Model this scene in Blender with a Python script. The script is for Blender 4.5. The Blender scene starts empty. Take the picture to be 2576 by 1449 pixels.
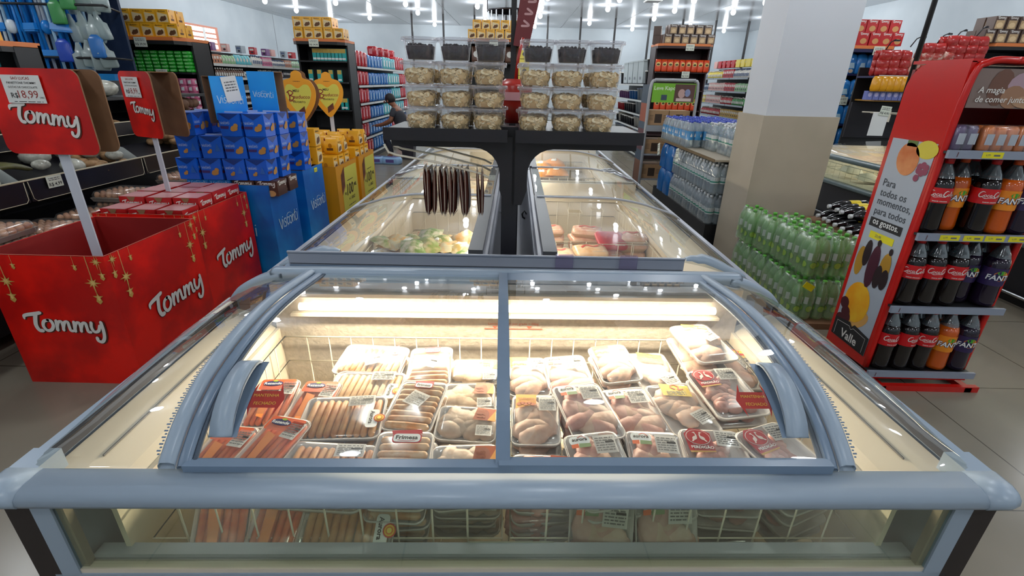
import bpy, math, random
from mathutils import Vector, Matrix
PI = math.pi
S = bpy.context.scene
COL = S.collection
RND = random.Random(11)
# ---------------------------------------------------------------- camera
def basis():
    p, r = math.radians(23.2), math.radians(1.3)
    fwd = Vector((0, math.cos(p), -math.sin(p))); right = Vector((1, 0, 0)); up = right.cross(fwd)
    return right*math.cos(r)+up*math.sin(r), up*math.cos(r)-right*math.sin(r), fwd
r_, u_, f_ = basis()
cd = bpy.data.cameras.new('camera'); cd.sensor_width = 36; cd.lens = 36*1213/2576; cd.clip_start = .02; cd.clip_end = 80
cam = bpy.data.objects.new('camera', cd); COL.objects.link(cam)
cam.matrix_world = Matrix(((r_.x, u_.x, -f_.x, 0), (r_.y, u_.y, -f_.y, 0), (r_.z, u_.z, -f_.z, 1.6), (0, 0, 0, 1)))
S.camera = cam
S.view_settings.view_transform = 'Standard'; S.view_settings.look = 'None'
S.view_settings.exposure = 0.32; S.view_settings.gamma = 1
S.render.film_transparent = False
cy = S.cycles
cy.max_bounces = 7; cy.diffuse_bounces = 3; cy.glossy_bounces = 3; cy.transmission_bounces = 3; cy.transparent_max_bounces = 20
cy.caustics_reflective = False; cy.caustics_refractive = False; cy.sample_clamp_indirect = 3; cy.sample_clamp_direct = 12
cy.use_light_tree = True
w = bpy.data.worlds.new('world'); S.world = w; w.use_nodes = True
w.node_tree.nodes['Background'].inputs[0].default_value = (.8, .9, 1, 1); w.node_tree.nodes['Background'].inputs[1].default_value = .3
LAMP_W = 26.0          # each ceiling bulb
TUBE_W = 21           # the tube inside the display freezer
# ---------------------------------------------------------------- materials
def lin(h):
    if isinstance(h, str):
        h = h.lstrip('#'); c = [int(h[i:i+2], 16)/255 for i in (0, 2, 4)]
    else: c = list(h)
    return [x/12.92 if x <= .04045 else ((x+.055)/1.055)**2.4 for x in c]
MATS = {}
def mat(name, col, rough=.5, metal=0, spec=.5, coat=0):
    if name in MATS: return MATS[name]
    m = bpy.data.materials.new(name); m.use_nodes = True; b = m.node_tree.nodes['Principled BSDF']
    b.inputs['Base Color'].default_value = (*lin(col), 1); b.inputs['Roughness'].default_value = rough
    b.inputs['Metallic'].default_value = metal; b.inputs['Specular IOR Level'].default_value = spec
    b.inputs['Coat Weight'].default_value = coat
    MATS[name] = m; return m
def C(h, rough=.45, **k):            # a plain coloured material named after its colour
    return mat('paint_%s_%d' % (h, int(rough*100)), h, rough, **k)
def noisy(name, c1, c2, scale=5, rough=.5, bump=0, detail=3, lo=.35, hi=.65, coord='Object', spec=.5, stretch=None):
    if name in MATS: return MATS[name]
    m = mat(name, c1, rough, spec=spec); nt = m.node_tree; b = nt.nodes['Principled BSDF']
    tc = nt.nodes.new('ShaderNodeTexCoord'); n = nt.nodes.new('ShaderNodeTexNoise'); r = nt.nodes.new('ShaderNodeValToRGB')
    n.inputs['Scale'].default_value = scale; n.inputs['Detail'].default_value = detail
    src = tc.outputs[coord]
    if stretch:
        mp = nt.nodes.new('ShaderNodeMapping'); mp.inputs['Scale'].default_value = stretch
        nt.links.new(src, mp.inputs[0]); src = mp.outputs[0]
    nt.links.new(src, n.inputs['Vector'])
    r.color_ramp.elements[0].position = lo; r.color_ramp.elements[1].position = hi
    r.color_ramp.elements[0].color = (*lin(c1), 1); r.color_ramp.elements[1].color = (*lin(c2), 1)
    nt.links.new(n.outputs['Fac'], r.inputs[0]); nt.links.new(r.outputs[0], b.inputs['Base Color'])
    if bump:
        bp = nt.nodes.new('ShaderNodeBump'); bp.inputs['Strength'].default_value = bump; bp.inputs['Distance'].default_value = .01
        nt.links.new(n.outputs['Fac'], bp.inputs['Height']); nt.links.new(bp.outputs[0], b.inputs['Normal'])
    return m
def clear(name, tint='ffffff', refl=.06, haze=0.0, hazecol='ffffff', rough=.02, edge=.5):
    """thin clear sheet: transparent + fresnel-like gloss + a little haze"""
    if name in MATS: return MATS[name]
    m = bpy.data.materials.new(name); m.use_nodes = True; nt = m.node_tree; nt.nodes.clear()
    N = nt.nodes.new; L = nt.links.new
    out = N('ShaderNodeOutputMaterial'); tr = N('ShaderNodeBsdfTransparent'); gl = N('ShaderNodeBsdfGlossy'); mx = N('ShaderNodeMixShader')
    tr.inputs[0].default_value = (*lin(tint), 1); gl.inputs[0].default_value = (1, 1, 1, 1); gl.inputs['Roughness'].default_value = rough
    lw = N('ShaderNodeLayerWeight'); lw.inputs[0].default_value = .25
    mr = N('ShaderNodeMapRange'); mr.inputs['To Min'].default_value = refl; mr.inputs['To Max'].default_value = edge
    L(lw.outputs['Facing'], mr.inputs[0]); L(mr.outputs[0], mx.inputs[0]); L(tr.outputs[0], mx.inputs[1]); L(gl.outputs[0], mx.inputs[2])
    last = mx
    if haze:
        d = N('ShaderNodeBsdfDiffuse'); d.inputs[0].default_value = (*lin(hazecol), 1)
        m2 = N('ShaderNodeMixShader'); m2.inputs[0].default_value = haze
        L(mx.outputs[0], m2.inputs[1]); L(d.outputs[0], m2.inputs[2]); last = m2
    L(last.outputs[0], out.inputs[0]); MATS[name] = m; return m
def glow(name, col, s):
    if name in MATS: return MATS[name]
    m = bpy.data.materials.new(name); m.use_nodes = True; b = m.node_tree.nodes['Principled BSDF']
    b.inputs['Base Color'].default_value = (*lin(col), 1); b.inputs['Emission Color'].default_value = (*lin(col), 1); b.inputs['Emission Strength'].default_value = s
    try: m.cycles.emission_sampling = 'NONE'
    except Exception: pass
    MATS[name] = m; return m
BLUE = mat('freezer_blue_plastic', '#98a8b8', .32)
BLUE2 = mat('freezer_door_frame', '#74879c', .3)
GREYP = mat('grey_profile', '#a0a5b0', .35)
DKGREY = mat('dark_grey_rail', '#45474b', .4)
BLACK = mat('black_powder_coat', '#15131a', .45)
BLK2 = mat('black_shelf_steel', '#121215', .5)
CREAM = mat('cream_liner', '#d8cdb9', .4)
CHROME = mat('steel', '#b9bbbe', .25, 1)
WIRE = mat('white_wire', '#efe6d2', .4)
WHITE = mat('white_card', '#eceeec', .6)
CARD = noisy('brown_cardboard', '#7d5a3e', '#8a6647', 6, .85)
RAILW = mat('price_rail_white', '#c9cdcb', .35)
ORNG = mat('orange_shelf_edge', '#d97a3c', .5)
RED = mat('rack_red', '#c4160f', .25)
TINYT = mat('print_grey', '#6b6b6b', .6)
INK = mat('print_black', '#1b1a1c', .6)
PRICE = mat('price_card', '#dfe5d6', .6)
YPRICE = mat('yellow_price_card', '#e6da1d', .5)
GLASS = clear('lid_glass', 'f4f6f2', .035, .012, 'ffffff', .015, .55)
GLASSF = clear('front_glass', 'f3f8ef', .04, .0, 'ffffff', .02, .4)
FILM = clear('shrink_film', 'ffffff', .07, .03, 'ffffff', .12, .5)
TUBP = clear('tub_plastic', 'fafafa', .05, .05, 'f2f0f4', .06, .55)
PETC = clear('clear_bottle_plastic', 'e4eef3', .09, .20, 'e2edf2', .08, .75)
PETG = clear('green_bottle_plastic', 'dff5d4', .07, .34, 'b4e29c', .1, .6)
PETN = clear('neck_plastic', 'c9d2d6', .12, .10, '9fb0b8', .05, .8)
# ---------------------------------------------------------------- mesh builder
TXT = {}
def text_mesh(s, bold=0.0, shear=0.0):
    k = (s, bold, shear)
    if k not in TXT:
        cu = bpy.data.curves.new('t', 'FONT'); cu.body = s; cu.size = 1; cu.offset = bold; cu.shear = shear; cu.resolution_u = 2
        ob = bpy.data.objects.new('t', cu); COL.objects.link(ob); bpy.context.view_layer.update()
        me = bpy.data.meshes.new_from_object(ob.evaluated_get(bpy.context.evaluated_depsgraph_get()))
        v = [tuple(p.co) for p in me.vertices]; f = [tuple(p.vertices) for p in me.polygons]
        bpy.data.objects.remove(ob); bpy.data.curves.remove(cu); bpy.data.meshes.remove(me)
        xs = [p[0] for p in v] or [0]; ys = [p[1] for p in v] or [0]
        TXT[k] = (v, f, min(xs), max(xs), min(ys), max(ys))
    return TXT[k]
def spline(pts, n=6, closed=False):
    P = [Vector(p) for p in pts]; out = []; m = len(P)
    rng = range(m if closed else m-1)
    for i in rng:
        p0 = P[(i-1) % m] if closed or i > 0 else P[0]; p1 = P[i]; p2 = P[(i+1) % m]; p3 = P[(i+2) % m] if closed or i+2 < m else P[-1]
        for k in range(n):
            t = k/n
            out.append(.5*((2*p1)+(p2-p0)*t+(2*p0-5*p1+4*p2-p3)*t*t+(3*p1-p0-3*p2+p3)*t**3))
    if not closed: out.append(P[-1])
    return out
class MB:
    def __init__(s): s.v = []; s.f = []; s.mi = []; s.sm = []; s.mats = []; s.M = Matrix()
    def mat(s, m):
        if m not in s.mats: s.mats.append(m)
        return s.mats.index(m)
    def add(s, v, f, m, smooth=False, M=None):
        o = len(s.v); T = s.M @ M if M is not None else s.M
        s.v += [tuple(T @ Vector(p)) for p in v]; k = s.mat(m)
        for q in f: s.f.append(tuple(o+i for i in q)); s.mi.append(k); s.sm.append(smooth)
        return s
    def box(s, x0, x1, y0, y1, z0, z1, m, M=None, taper=0):
        t = taper
        v = [(x0+t, y0+t, z0), (x1-t, y0+t, z0), (x1-t, y1-t, z0), (x0+t, y1-t, z0), (x0, y0, z1), (x1, y0, z1), (x1, y1, z1), (x0, y1, z1)]
        return s.add(v, [(3, 2, 1, 0), (4, 5, 6, 7), (0, 1, 5, 4), (1, 2, 6, 5), (2, 3, 7, 6), (3, 0, 4, 7)], m, False, M)
    def prism(s, pts, z0, z1, m, M=None, smooth=False, cap=True, scale_top=1, scale_bot=1):
        n = len(pts); cx = sum(p[0] for p in pts)/n; cy_ = sum(p[1] for p in pts)/n
        f = lambda p, k, z: (cx+(p[0]-cx)*k, cy_+(p[1]-cy_)*k, z)
        v = [f(p, scale_bot, z0) for p in pts]+[f(p, scale_top, z1) for p in pts]
        s.add(v, [(i, (i+1) % n, n+(i+1) % n, n+i) for i in range(n)], m, smooth, M)
        if cap: s.add(v, [tuple(reversed(range(n))), tuple(range(n, 2*n))], m, False, M)
        return s
    def flat(s, pts, m, M=None): return s.add(pts if len(pts[0]) == 3 else [(p[0], p[1], 0) for p in pts], [tuple(range(len(pts)))], m, False, M)
    def rings(s, rings, m, closed=True, smooth=True, M=None, cap0=False, cap1=False):
        n = len(rings[0]); v = [p for r in rings for p in r]; f = []
        for j in range(len(rings)-1):
            for i in range(n if closed else n-1):
                a, b = j*n+i, j*n+(i+1) % n; f.append((a, b, b+n, a+n))
        if cap0: f.append(tuple(reversed(range(n))))
        if cap1: k = (len(rings)-1)*n; f.append(tuple(range(k, k+n)))
        return s.add(v, f, m, smooth, M)
    def lathe(s, prof, m, n=16, M=None, smooth=True, cap0=True, cap1=True, sq=0):
        rs = []
        for r, z in prof:
            ring = []
            for i in range(n):
                a = 2*PI*(i+.5)/n; c, d = math.cos(a), math.sin(a)
                k = 1
                if sq: k = 1/((abs(c)**(2+sq)+abs(d)**(2+sq))**(1/(2+sq)))
                ring.append((r*k*c, r*k*d, z))
            rs.append(ring)
        return s.rings(rs, m, True, smooth, M, cap0, cap1)
    def tube(s, pts, r, m, n=6, M=None, closed=False):
        P = [Vector(p) for p in pts]; rs = []; N = len(P); prev = None
        for i in range(N):
            t = (P[(i+1) % N]-P[i-1]) if closed else (P[min(i+1, N-1)]-P[max(i-1, 0)])
            t.normalize()
            if prev is None:
                a = Vector((0, 0, 1)) if abs(t.z) < .9 else Vector((1, 0, 0)); x = t.cross(a).normalized()
            else: x = (prev-t*prev.dot(t)).normalized()
            prev = x; y = t.cross(x); rr = r[i] if isinstance(r, (list, tuple)) else r
            rs.append([tuple(P[i]+(x*math.cos(2*PI*k/n)+y*math.sin(2*PI*k/n))*rr) for k in range(n)])
        if closed: rs.append(rs[0])
        return s.rings(rs, m, True, True, M, not closed, not closed)
    def ell(s, c, r, m, n=8, k=5, M=None, jit=0, rnd=None):
        rs = []
        for j in range(1, k):
            a = PI*j/k; q = 1+(rnd.uniform(-jit, jit) if rnd else 0)
            rs.append([(c[0]+r[0]*math.sin(a)*math.cos(2*PI*i/n)*q, c[1]+r[1]*math.sin(a)*math.sin(2*PI*i/n)*q, c[2]-r[2]*math.cos(a)) for i in range(n)])
        v = [p for q in rs for p in q]; b = len(v); v += [(c[0], c[1], c[2]-r[2]), (c[0], c[1], c[2]+r[2])]; f = []
        for j in range(k-2):
            for i in range(n): a, d = j*n+i, j*n+(i+1) % n; f.append((a, d, d+n, a+n))
        for i in range(n): f.append((b, (i+1) % n, i)); f.append((b+1, (k-2)*n+i, (k-2)*n+(i+1) % n))
        return s.add(v, f, m, True, M)
    def sheet(s, g, m, smooth=True, M=None, thick=0):
        R_, K = len(g), len(g[0]); v = [tuple(p) for r in g for p in r]
        f = [(j*K+i, j*K+i+1, (j+1)*K+i+1, (j+1)*K+i) for j in range(R_-1) for i in range(K-1)]
        return s.add(v, f, m, smooth, M)
    def ribbon(s, pts, wd, m, M=None, z=0, n=6, raw=False, ends=True):
        P = [Vector((p[0], p[1])) for p in (pts if raw else spline([(p[0], p[1], 0) for p in pts], n))]
        W = wd if isinstance(wd, (list, tuple)) else [wd]*2
        L_, R_ = [], []; N = len(P)
        for i in range(N):
            t = P[min(i+1, N-1)]-P[max(i-1, 0)]; t = t.normalized() if t.length > 1e-9 else Vector((1, 0)); q = Vector((-t.y, t.x))
            k = i/(N-1)*(len(W)-1); a = int(min(k, len(W)-2)); ww = (W[a]+(W[a+1]-W[a])*(k-a))/2
            if i == 0 and ends: L_.append((P[i]-t*ww*.8+q*ww*.4)); R_.append((P[i]-t*ww*.8-q*ww*.4))
            L_.append(P[i]+q*ww); R_.append(P[i]-q*ww)
            if i == N-1 and ends: L_.append(P[i]+t*ww*.8+q*ww*.4); R_.append(P[i]+t*ww*.8-q*ww*.4)
        v = [(p.x, p.y, z) for p in L_]+[(p.x, p.y, z) for p in R_]; K = len(L_)
        return s.add(v, [(i, K+i, K+i+1, i+1) for i in range(K-1)], m, False, M)
    def text(s, t, size, m, M=None, bold=0.0, shear=0.0, at='c', fit=None, z=0):
        v, f, a, b, c, d = text_mesh(t, bold, shear)
        if not v: return s
        k = size
        if fit: k = min(size, fit/(b-a))
        ox = {'c': -(a+b)/2, 'l': -a, 'r': -b}[at]; oy = -(c+d)/2
        return s.add([((p[0]+ox)*k, (p[1]+oy)*k, z) for p in v], f, m, False, M)
    def star(s, x, y, r, m, M=None, k=8, z=0, q=.42):
        pts = []
        for i in range(2*k):
            a = PI/2+PI*i/k; rr = (r if (i % 4 == 0 or k < 8) else r*.72) if i % 2 == 0 else r*q*.75
            if i == k: rr = r*1.4
            pts.append((x+rr*math.cos(a), y+rr*math.sin(a), z))
        o = [(x, y, z)]+pts
        return s.add(o, [(0, 1+i, 1+(i+1) % (2*k)) for i in range(2*k)], m, False, M)
    def disc(s, x, y, rx, ry, m, M=None, n=14, z=0, rot=0):
        c_, d_ = math.cos(rot), math.sin(rot)
        return s.add([(x+rx*math.cos(2*PI*i/n)*c_-ry*math.sin(2*PI*i/n)*d_, y+rx*math.cos(2*PI*i/n)*d_+ry*math.sin(2*PI*i/n)*c_, z) for i in range(n)], [tuple(range(n))], m, False, M)
    def mesh(s, name):
        me = bpy.data.meshes.new(name); me.from_pydata(s.v, [], s.f)
        for m in s.mats: me.materials.append(m)
        me.polygons.foreach_set('material_index', s.mi); me.polygons.foreach_set('use_smooth', s.sm); me.update(); return me
    def build(s, name, parent=None, loc=None, rot=None):
        o = bpy.data.objects.new(name, s.mesh(name)); COL.objects.link(o)
        if parent is not None: o.parent = parent
        if loc: o.location = loc
        if rot: o.rotation_euler = rot
        return o
# local frames for lettering: x right, y up, z out of the face
def FM(loc, face='front', s=1, roll=0):
    b = {'front': Matrix(((1, 0, 0), (0, 0, -1), (0, 1, 0))), 'right': Matrix(((0, 0, 1), (1, 0, 0), (0, 1, 0))),
         'left': Matrix(((0, 0, -1), (-1, 0, 0), (0, 1, 0))), 'top': Matrix.Identity(3), 'back': Matrix(((-1, 0, 0), (0, 0, 1), (0, 1, 0)))}[face]
    return Matrix.Translation(loc) @ b.to_4x4() @ Matrix.Rotation(roll, 4, 'Z') @ Matrix.Scale(s, 4)
def rrect(w, h, r, n=4, x=0, y=0):
    p = []
    for cx, cy_, a0 in ((w/2-r, h/2-r, 0), (-w/2+r, h/2-r, PI/2), (-w/2+r, -h/2+r, PI), (w/2-r, -h/2+r, 3*PI/2)):
        for i in range(n+1): a = a0+PI/2*i/n; p.append((x+cx+r*math.cos(a), y+cy_+r*math.sin(a)))
    return p
def tag(o, label=None, cat=None, group=None, kind=None):
    if label: o['label'] = label
    if cat: o['category'] = cat
    if group: o['group'] = group
    if kind: o['kind'] = kind
    return o
def thing(name, label, cat, loc=(0, 0, 0), rz=0, group=None):
    o = bpy.data.objects.new(name, None); COL.objects.link(o); o.location = loc; o.rotation_euler = (0, 0, rz); o.empty_display_size = .1
    return tag(o, label, cat, group)
KIDS = {}
def dup(o, loc=None, rot=None, label=None, group=None, scale=None, parent=None):
    c = o.copy(); COL.objects.link(c)
    if parent is not None: c.parent = parent
    if loc is not None: c.location = loc
    if rot is not None: c.rotation_euler = rot if isinstance(rot, (tuple, list)) else (0, 0, rot)
    if scale is not None: c.scale = (scale,)*3 if not isinstance(scale, (tuple, list)) else scale
    if label: c['label'] = label
    if group: c['group'] = group
    if o.name not in KIDS: KIDS[o.name] = list(o.children)
    for k in KIDS[o.name]: dup(k, parent=c)
    return c
class Put:
    """places the prototype itself the first time, then copies"""
    def __init__(s, o): s.o = o; s.used = False; KIDS[o.name] = list(o.children)
    def __call__(s, loc, rot=(0, 0, 0), label=None, group=None, scale=None):
        if not isinstance(rot, (tuple, list)): rot = (0, 0, rot)
        if not s.used:
            s.used = True; o = s.o; o.location = loc; o.rotation_euler = rot
            if scale: o.scale = (scale,)*3 if not isinstance(scale, (tuple, list)) else scale
            if label: o['label'] = label
            if group: o['group'] = group
            return o
        return dup(s.o, loc, rot, label, group, scale)
def place(me_name, me, loc, rot, label, cat, group=None, scale=None):
    o = bpy.data.objects.new(me_name, me); COL.objects.link(o); o.location = loc; o.rotation_euler = rot if isinstance(rot, (tuple, list)) else (0, 0, rot)
    if scale: o.scale = (scale,)*3 if not isinstance(scale, (tuple, list)) else scale
    return tag(o, label, cat, group)
def ordn(i): return ['first', 'second', 'third', 'fourth', 'fifth', 'sixth', 'seventh', 'eighth', 'ninth', 'tenth', 'eleventh', 'twelfth'][i]
def tiny(mb, M, w_, h_, rows=3, m=None, seed=1):      # rows of unreadably small print as dashes
    r = random.Random(seed)
    for i in range(rows):
        y = h_/2-(i+.5)*h_/rows; x = -w_/2
        while x < w_/2-.001:
            l = r.uniform(.08, .3)*w_; x1 = min(x+l, w_/2); t = h_/rows*.22
            mb.flat([(x, y-t, 0), (x1, y-t, 0), (x1, y+t, 0), (x, y+t, 0)], m or TINYT, M); x = x1+.05*w_
# ---------------------------------------------------------------- script lettering drawn as strokes
TOMMY = [([(-.1, 3.0), (.0, 3.5), (.6, 3.75), (1.6, 3.95), (2.5, 4.2)], [.25, .5, .55, .6, .5]),
         ([(1.75, 3.9), (1.45, 2.9), (1.3, 2.0), (1.55, 1.25), (2.05, 1.2)], .6),
         ([(3.3, 3.05), (2.65, 2.8), (2.35, 2.0), (2.7, 1.3), (3.4, 1.45), (3.85, 2.2), (3.7, 2.95), (3.25, 3.05)], .48),
         ([(4.5, 3.05), (4.4, 2.2), (4.3, 1.45)], .5), ([(4.4, 2.0), (4.75, 2.8), (5.2, 2.95), (5.3, 2.3), (5.2, 1.5)], .46),
         ([(5.3, 2.0), (5.7, 2.85), (6.15, 2.95), (6.2, 2.2), (6.25, 1.55), (6.6, 1.5)], .46),
         ([(7.1, 3.05), (7.0, 2.2), (6.9, 1.45)], .5), ([(7.0, 2.0), (7.35, 2.8), (7.8, 2.95), (7.9, 2.3), (7.8, 1.5)], .46),
         ([(7.9, 2.0), (8.3, 2.85), (8.75, 2.95), (8.8, 2.2), (8.85, 1.55), (9.2, 1.5)], .46),
         ([(9.65, 3.15), (9.5, 2.3), (9.75, 1.6), (10.4, 1.8), (10.8, 2.7)], .46),
         ([(11.1, 3.3), (11.15, 2.0), (11.0, .7), (10.5, -.05), (9.95, .1), (9.9, .6)], .5)]
VISC = [([(0, 3), (.5, 1.2), (.85, .2), (1.3, 1.6), (1.6, 2.6)], .3), ([(2, 2.3), (2.1, .4)], .28), ([(1.95, 3.1), (2.1, 3.15)], .3),
        ([(3.6, 2.4), (2.9, 2.4), (2.8, 1.7), (3.5, 1.2), (3.3, .4), (2.6, .4)], .26),
        ([(5.4, 2.2), (4.6, 2.3), (4.2, 1.3), (4.7, .4), (5.4, .8)], .26),
        ([(6.3, 2.4), (5.7, 1.9), (5.8, .7), (6.4, .3), (7, 1), (6.9, 2.0), (6.3, 2.4)], .26),
        ([(7.4, 2.4), (7.5, .4)], .26), ([(7.5, 1.5), (8.1, 2.4), (8.5, 1.8), (8.6, .4)], .26),
        ([(9.3, 3.4), (9.2, 1.2), (9.5, .3), (10, .6)], .26), ([(8.9, 2.5), (9.9, 2.6)], .22), ([(10.6, 2.4), (10.5, .4)], .26), ([(10.6, 3.1), (10.7, 3.15)], .3),
        ([(4.3, -.1), (3.7, 1.3), (4.6, 3.1), (6, 3.4), (7.4, 2.9)], [.05, .16, .05])]
COKE = [([(2.6, 3.6), (1.6, 3.9), (.5, 2.9), (.2, 1.5), (.9, .7), (2.0, 1.2), (2.6, 2.0)], [.2, .5, .45, .5, .2]),
        ([(3.3, 2.2), (2.7, 1.9), (2.7, 1.1), (3.2, .9), (3.6, 1.6), (3.3, 2.2)], .28),
        ([(4.9, 2.1), (4.3, 2.1), (4.0, 1.3), (4.5, .9), (5.1, 1.4)], .28),
        ([(6.1, 2.1), (5.5, 2.1), (5.3, 1.2), (5.8, .95), (6.2, 1.8), (6.1, 1.1), (6.6, 1.0)], .28), ([(6.7, 1.6), (7.2, 1.7)], .3),
        ([(9.6, 3.6), (8.6, 3.9), (7.6, 2.9), (7.3, 1.5), (8, .7), (9, 1.2), (9.5, 2)], [.2, .5, .45, .5, .2]),
        ([(10.2, 2.2), (9.7, 1.9), (9.6, 1.1), (10.1, .9), (10.5, 1.6), (10.2, 2.2)], .28),
        ([(10.9, 1.3), (11.6, 3.0), (11.5, 3.7), (11.1, 3.2), (11.2, 1.3), (11.6, .95)], .26),
        ([(12.9, 2.1), (12.3, 2.1), (12, 1.2), (12.5, .95), (12.9, 1.8), (12.9, 1.1), (13.4, 1.2)], .28),
        ([(1.6, 1.0), (3.2, .1), (5.4, .4), (8.4, .5), (9.0, .9)], [.1, .35, .2, .3, .05])]
def script(mb, strokes, w_, m, M, x0=0, x1=11.2, ym=1.8, shadow=None, z=0, thick=1, n=5):
    k = w_/(x1-x0); cx = (x0+x1)/2
    for si, (pts, wd) in enumerate(strokes):
        dz = si*w_*.0006
        q = [((p[0]-cx)*k, (p[1]-ym)*k) for p in pts]; ww = [a*k*thick for a in wd] if isinstance(wd, list) else wd*k*thick
        if shadow: mb.ribbon([(a+.1*k, b-.1*k) for a, b in q], [a*1.25 for a in ww] if isinstance(ww, list) else ww*1.25, shadow, M, z+dz, n)
        mb.ribbon(q, ww, m, M, (z+w_*.009 if shadow else z)+dz, n)
def price_card(mb, M, w_=.11, h_=.075, val='18,99', m=PRICE, col=None):
    mb.prism([(-w_/2, -h_/2), (w_/2, -h_/2), (w_/2, h_/2), (-w_/2, h_/2)], -.001, .001, m, M)
    T = M @ Matrix.Translation((0, 0, .0018))
    tiny(mb, T @ Matrix.Translation((0, h_*.22, 0)), w_*.75, h_*.3, 2, TINYT)
    mb.text('R$ '+val, h_*.42, col or INK, T @ Matrix.Translation((0, -h_*.24, 0)), .01, 0, 'c', w_*.85)
# ---------------------------------------------------------------- the room
def floor_mat():
    m = mat('porcelain_floor', '#857d6d', .22, spec=.35); nt = m.node_tree; b = nt.nodes['Principled BSDF']; N = nt.nodes.new; L = nt.links.new
    tc = N('ShaderNodeTexCoord'); br = N('ShaderNodeTexBrick'); br.offset = 0; br.inputs['Scale'].default_value = 1
    br.inputs['Brick Width'].default_value = .9; br.inputs['Row Height'].default_value = .9; br.inputs['Mortar Size'].default_value = .0035
    mp = N('ShaderNodeMapping'); mp.inputs['Location'].default_value = (.35, .3, 0)
    n = N('ShaderNodeTexNoise'); n.inputs['Scale'].default_value = 1.3; n.inputs['Detail'].default_value = 6
    r = N('ShaderNodeValToRGB'); r.color_ramp.elements[0].color = (*lin('#7b7363'), 1); r.color_ramp.elements[1].color = (*lin('#938b7c'), 1)
    L(tc.outputs['Object'], mp.inputs[0]); L(mp.outputs[0], br.inputs[0]); L(tc.outputs['Object'], n.inputs['Vector']); L(n.outputs['Fac'], r.inputs[0])
    L(r.outputs[0], br.inputs['Color1']); L(r.outputs[0], br.inputs['Color2']); br.inputs['Mortar'].default_value = (*lin('#4a4436'), 1)
    L(br.outputs[0], b.inputs['Base Color']); return m
PAINT = noisy('wall_paint', '#b9c3ca', '#c3ccd2', 1.2, .7)
CEIL = mat('ceiling_pvc', '#b6b9bf', .16, spec=.6)
X0, X1, Y0, Y1, ZC = -8.7, 9.2, -4.0, 21.8, 3.6
def wallbox(name, *a, m=PAINT):
    b = MB(); b.box(*a, m); return tag(b.build(name), kind='structure')
wallbox('floor', X0-.2, X1+.2, Y0-.2, Y1+.2, -.1, 0, m=floor_mat())
b = MB(); b.box(X0-.2, X1+.2, Y0-.2, Y1+.2, ZC, ZC+.1, CEIL)
SEAM = mat('ceiling_seam', '#9fa3aa', .4)
for i in range(9): x = X0+2*i+.4; b.box(x, x+.02, Y0, Y1, ZC-.004, ZC+.001, SEAM)
tag(b.build('ceiling'), kind='structure')
wallbox('wall_back', X0-.2, X1+.2, Y1, Y1+.2, 0, ZC)
wallbox('wall_front', X0-.2, X1+.2, Y0-.2, Y0, 0, ZC)
wallbox('wall_left', X0-.2, X0, Y0, Y1, 0, ZC)
wallbox('wall_right', X1, X1+.2, Y0, Y1, 0, ZC)
b = MB(); b.box(X0, X0+.01, 19.4, 19.42, 0, ZC, SEAM); tag(b.build('trim_1'), kind='structure')
TILE = noisy('pillar_tile', '#b0a591', '#baae9a', 2.0, .35, spec=.4)
b = MB(); b.box(2.14, 2.74, 4.4, 4.86, 0, ZC, mat('pillar_paint', '#d0d4da', .6)); b.box(2.115, 2.765, 4.375, 4.885, 0, 1.375, TILE)
tag(b.build('pillar'), kind='structure')
# windows on the left wall: breeze-block grid with daylight behind
DAY = glow('daylight_pane', '#fff1ea', 2.2); PEACH = mat('window_frame_salmon', '#d9927c', .6)
for nm, ya, yb, za, zb, nc in (('window_1', 13.7, 15.6, 2.28, 2.79, 3), ('window_2', 10.7, 11.7, 2.28, 2.79, 2)):
    f = MB(); f.box(X0-.03, X0+.03, ya-.06, yb+.06, za-.06, za, PEACH); f.box(X0-.03, X0+.03, ya-.06, yb+.06, zb, zb+.05, PEACH)
    for k in range(nc+1): y = ya+(yb-ya)*k/nc; f.box(X0-.03, X0+.03, y-.05, y+.05, za, zb, PEACH if k in (0, nc) else WHITE)
    for k in range(1, 4): z = za+(zb-za)*k/4; f.box(X0, X0+.025, ya, yb, z-.02, z+.02, PEACH)
    fo = tag(f.build(nm), kind='structure')
    p = MB(); p.box(X0+.001, X0+.01, ya, yb, za, zb, DAY); p.build('pane', fo)
# ---------------------------------------------------------------- ceiling lamps
BULB = glow('bulb_light', '#f4f8ff', 12)
lp = thing('ceiling_lamp', 'white bulb lamp on the ceiling grid', 'lamp')
bb = MB(); bb.lathe([(.012, -.02), (.035, -.03), (.062, -.075), (.066, -.11), (.05, -.15), (.02, -.17)], BULB, 12); bb.build('bulb', lp)
bb = MB(); bb.lathe([(.055, 0), (.055, -.012), (.03, -.02), (.025, -.05)], WHITE, 12); bb.build('socket', lp)
PL = Put(lp)
ROWS = [-2.6, -.6, 1.4, 3.4, 5.4, 7.4, 9.4, 11.4, 13.6, 15.4, 17.2, 18.95, 20.5]
COLSX = [-7.0, -5.1, -3.1, -1.1, .67, 2.5, 4.3, 6.0, 7.7]
lt = bpy.data.lights.new('bulb_light', 'POINT'); lt.energy = LAMP_W; lt.color = (.93, .97, 1); lt.shadow_soft_size = .07
for j, y in enumerate(ROWS):
    for i, x in enumerate(COLSX):
        if (i+j) % 2 and y < 12: continue
        if y > 16 and (i+j) % 2: continue
        xx, yy = x+RND.uniform(-.05, .05), y+RND.uniform(-.1, .1)
        PL((xx, yy, ZC), 0, 'white bulb lamp on the ceiling, one of an even grid', 'ceiling bulb lamps')
        lo = bpy.data.objects.new('lamp_light', lt); COL.objects.link(lo); lo.location = (xx, yy, ZC-.2)
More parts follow.
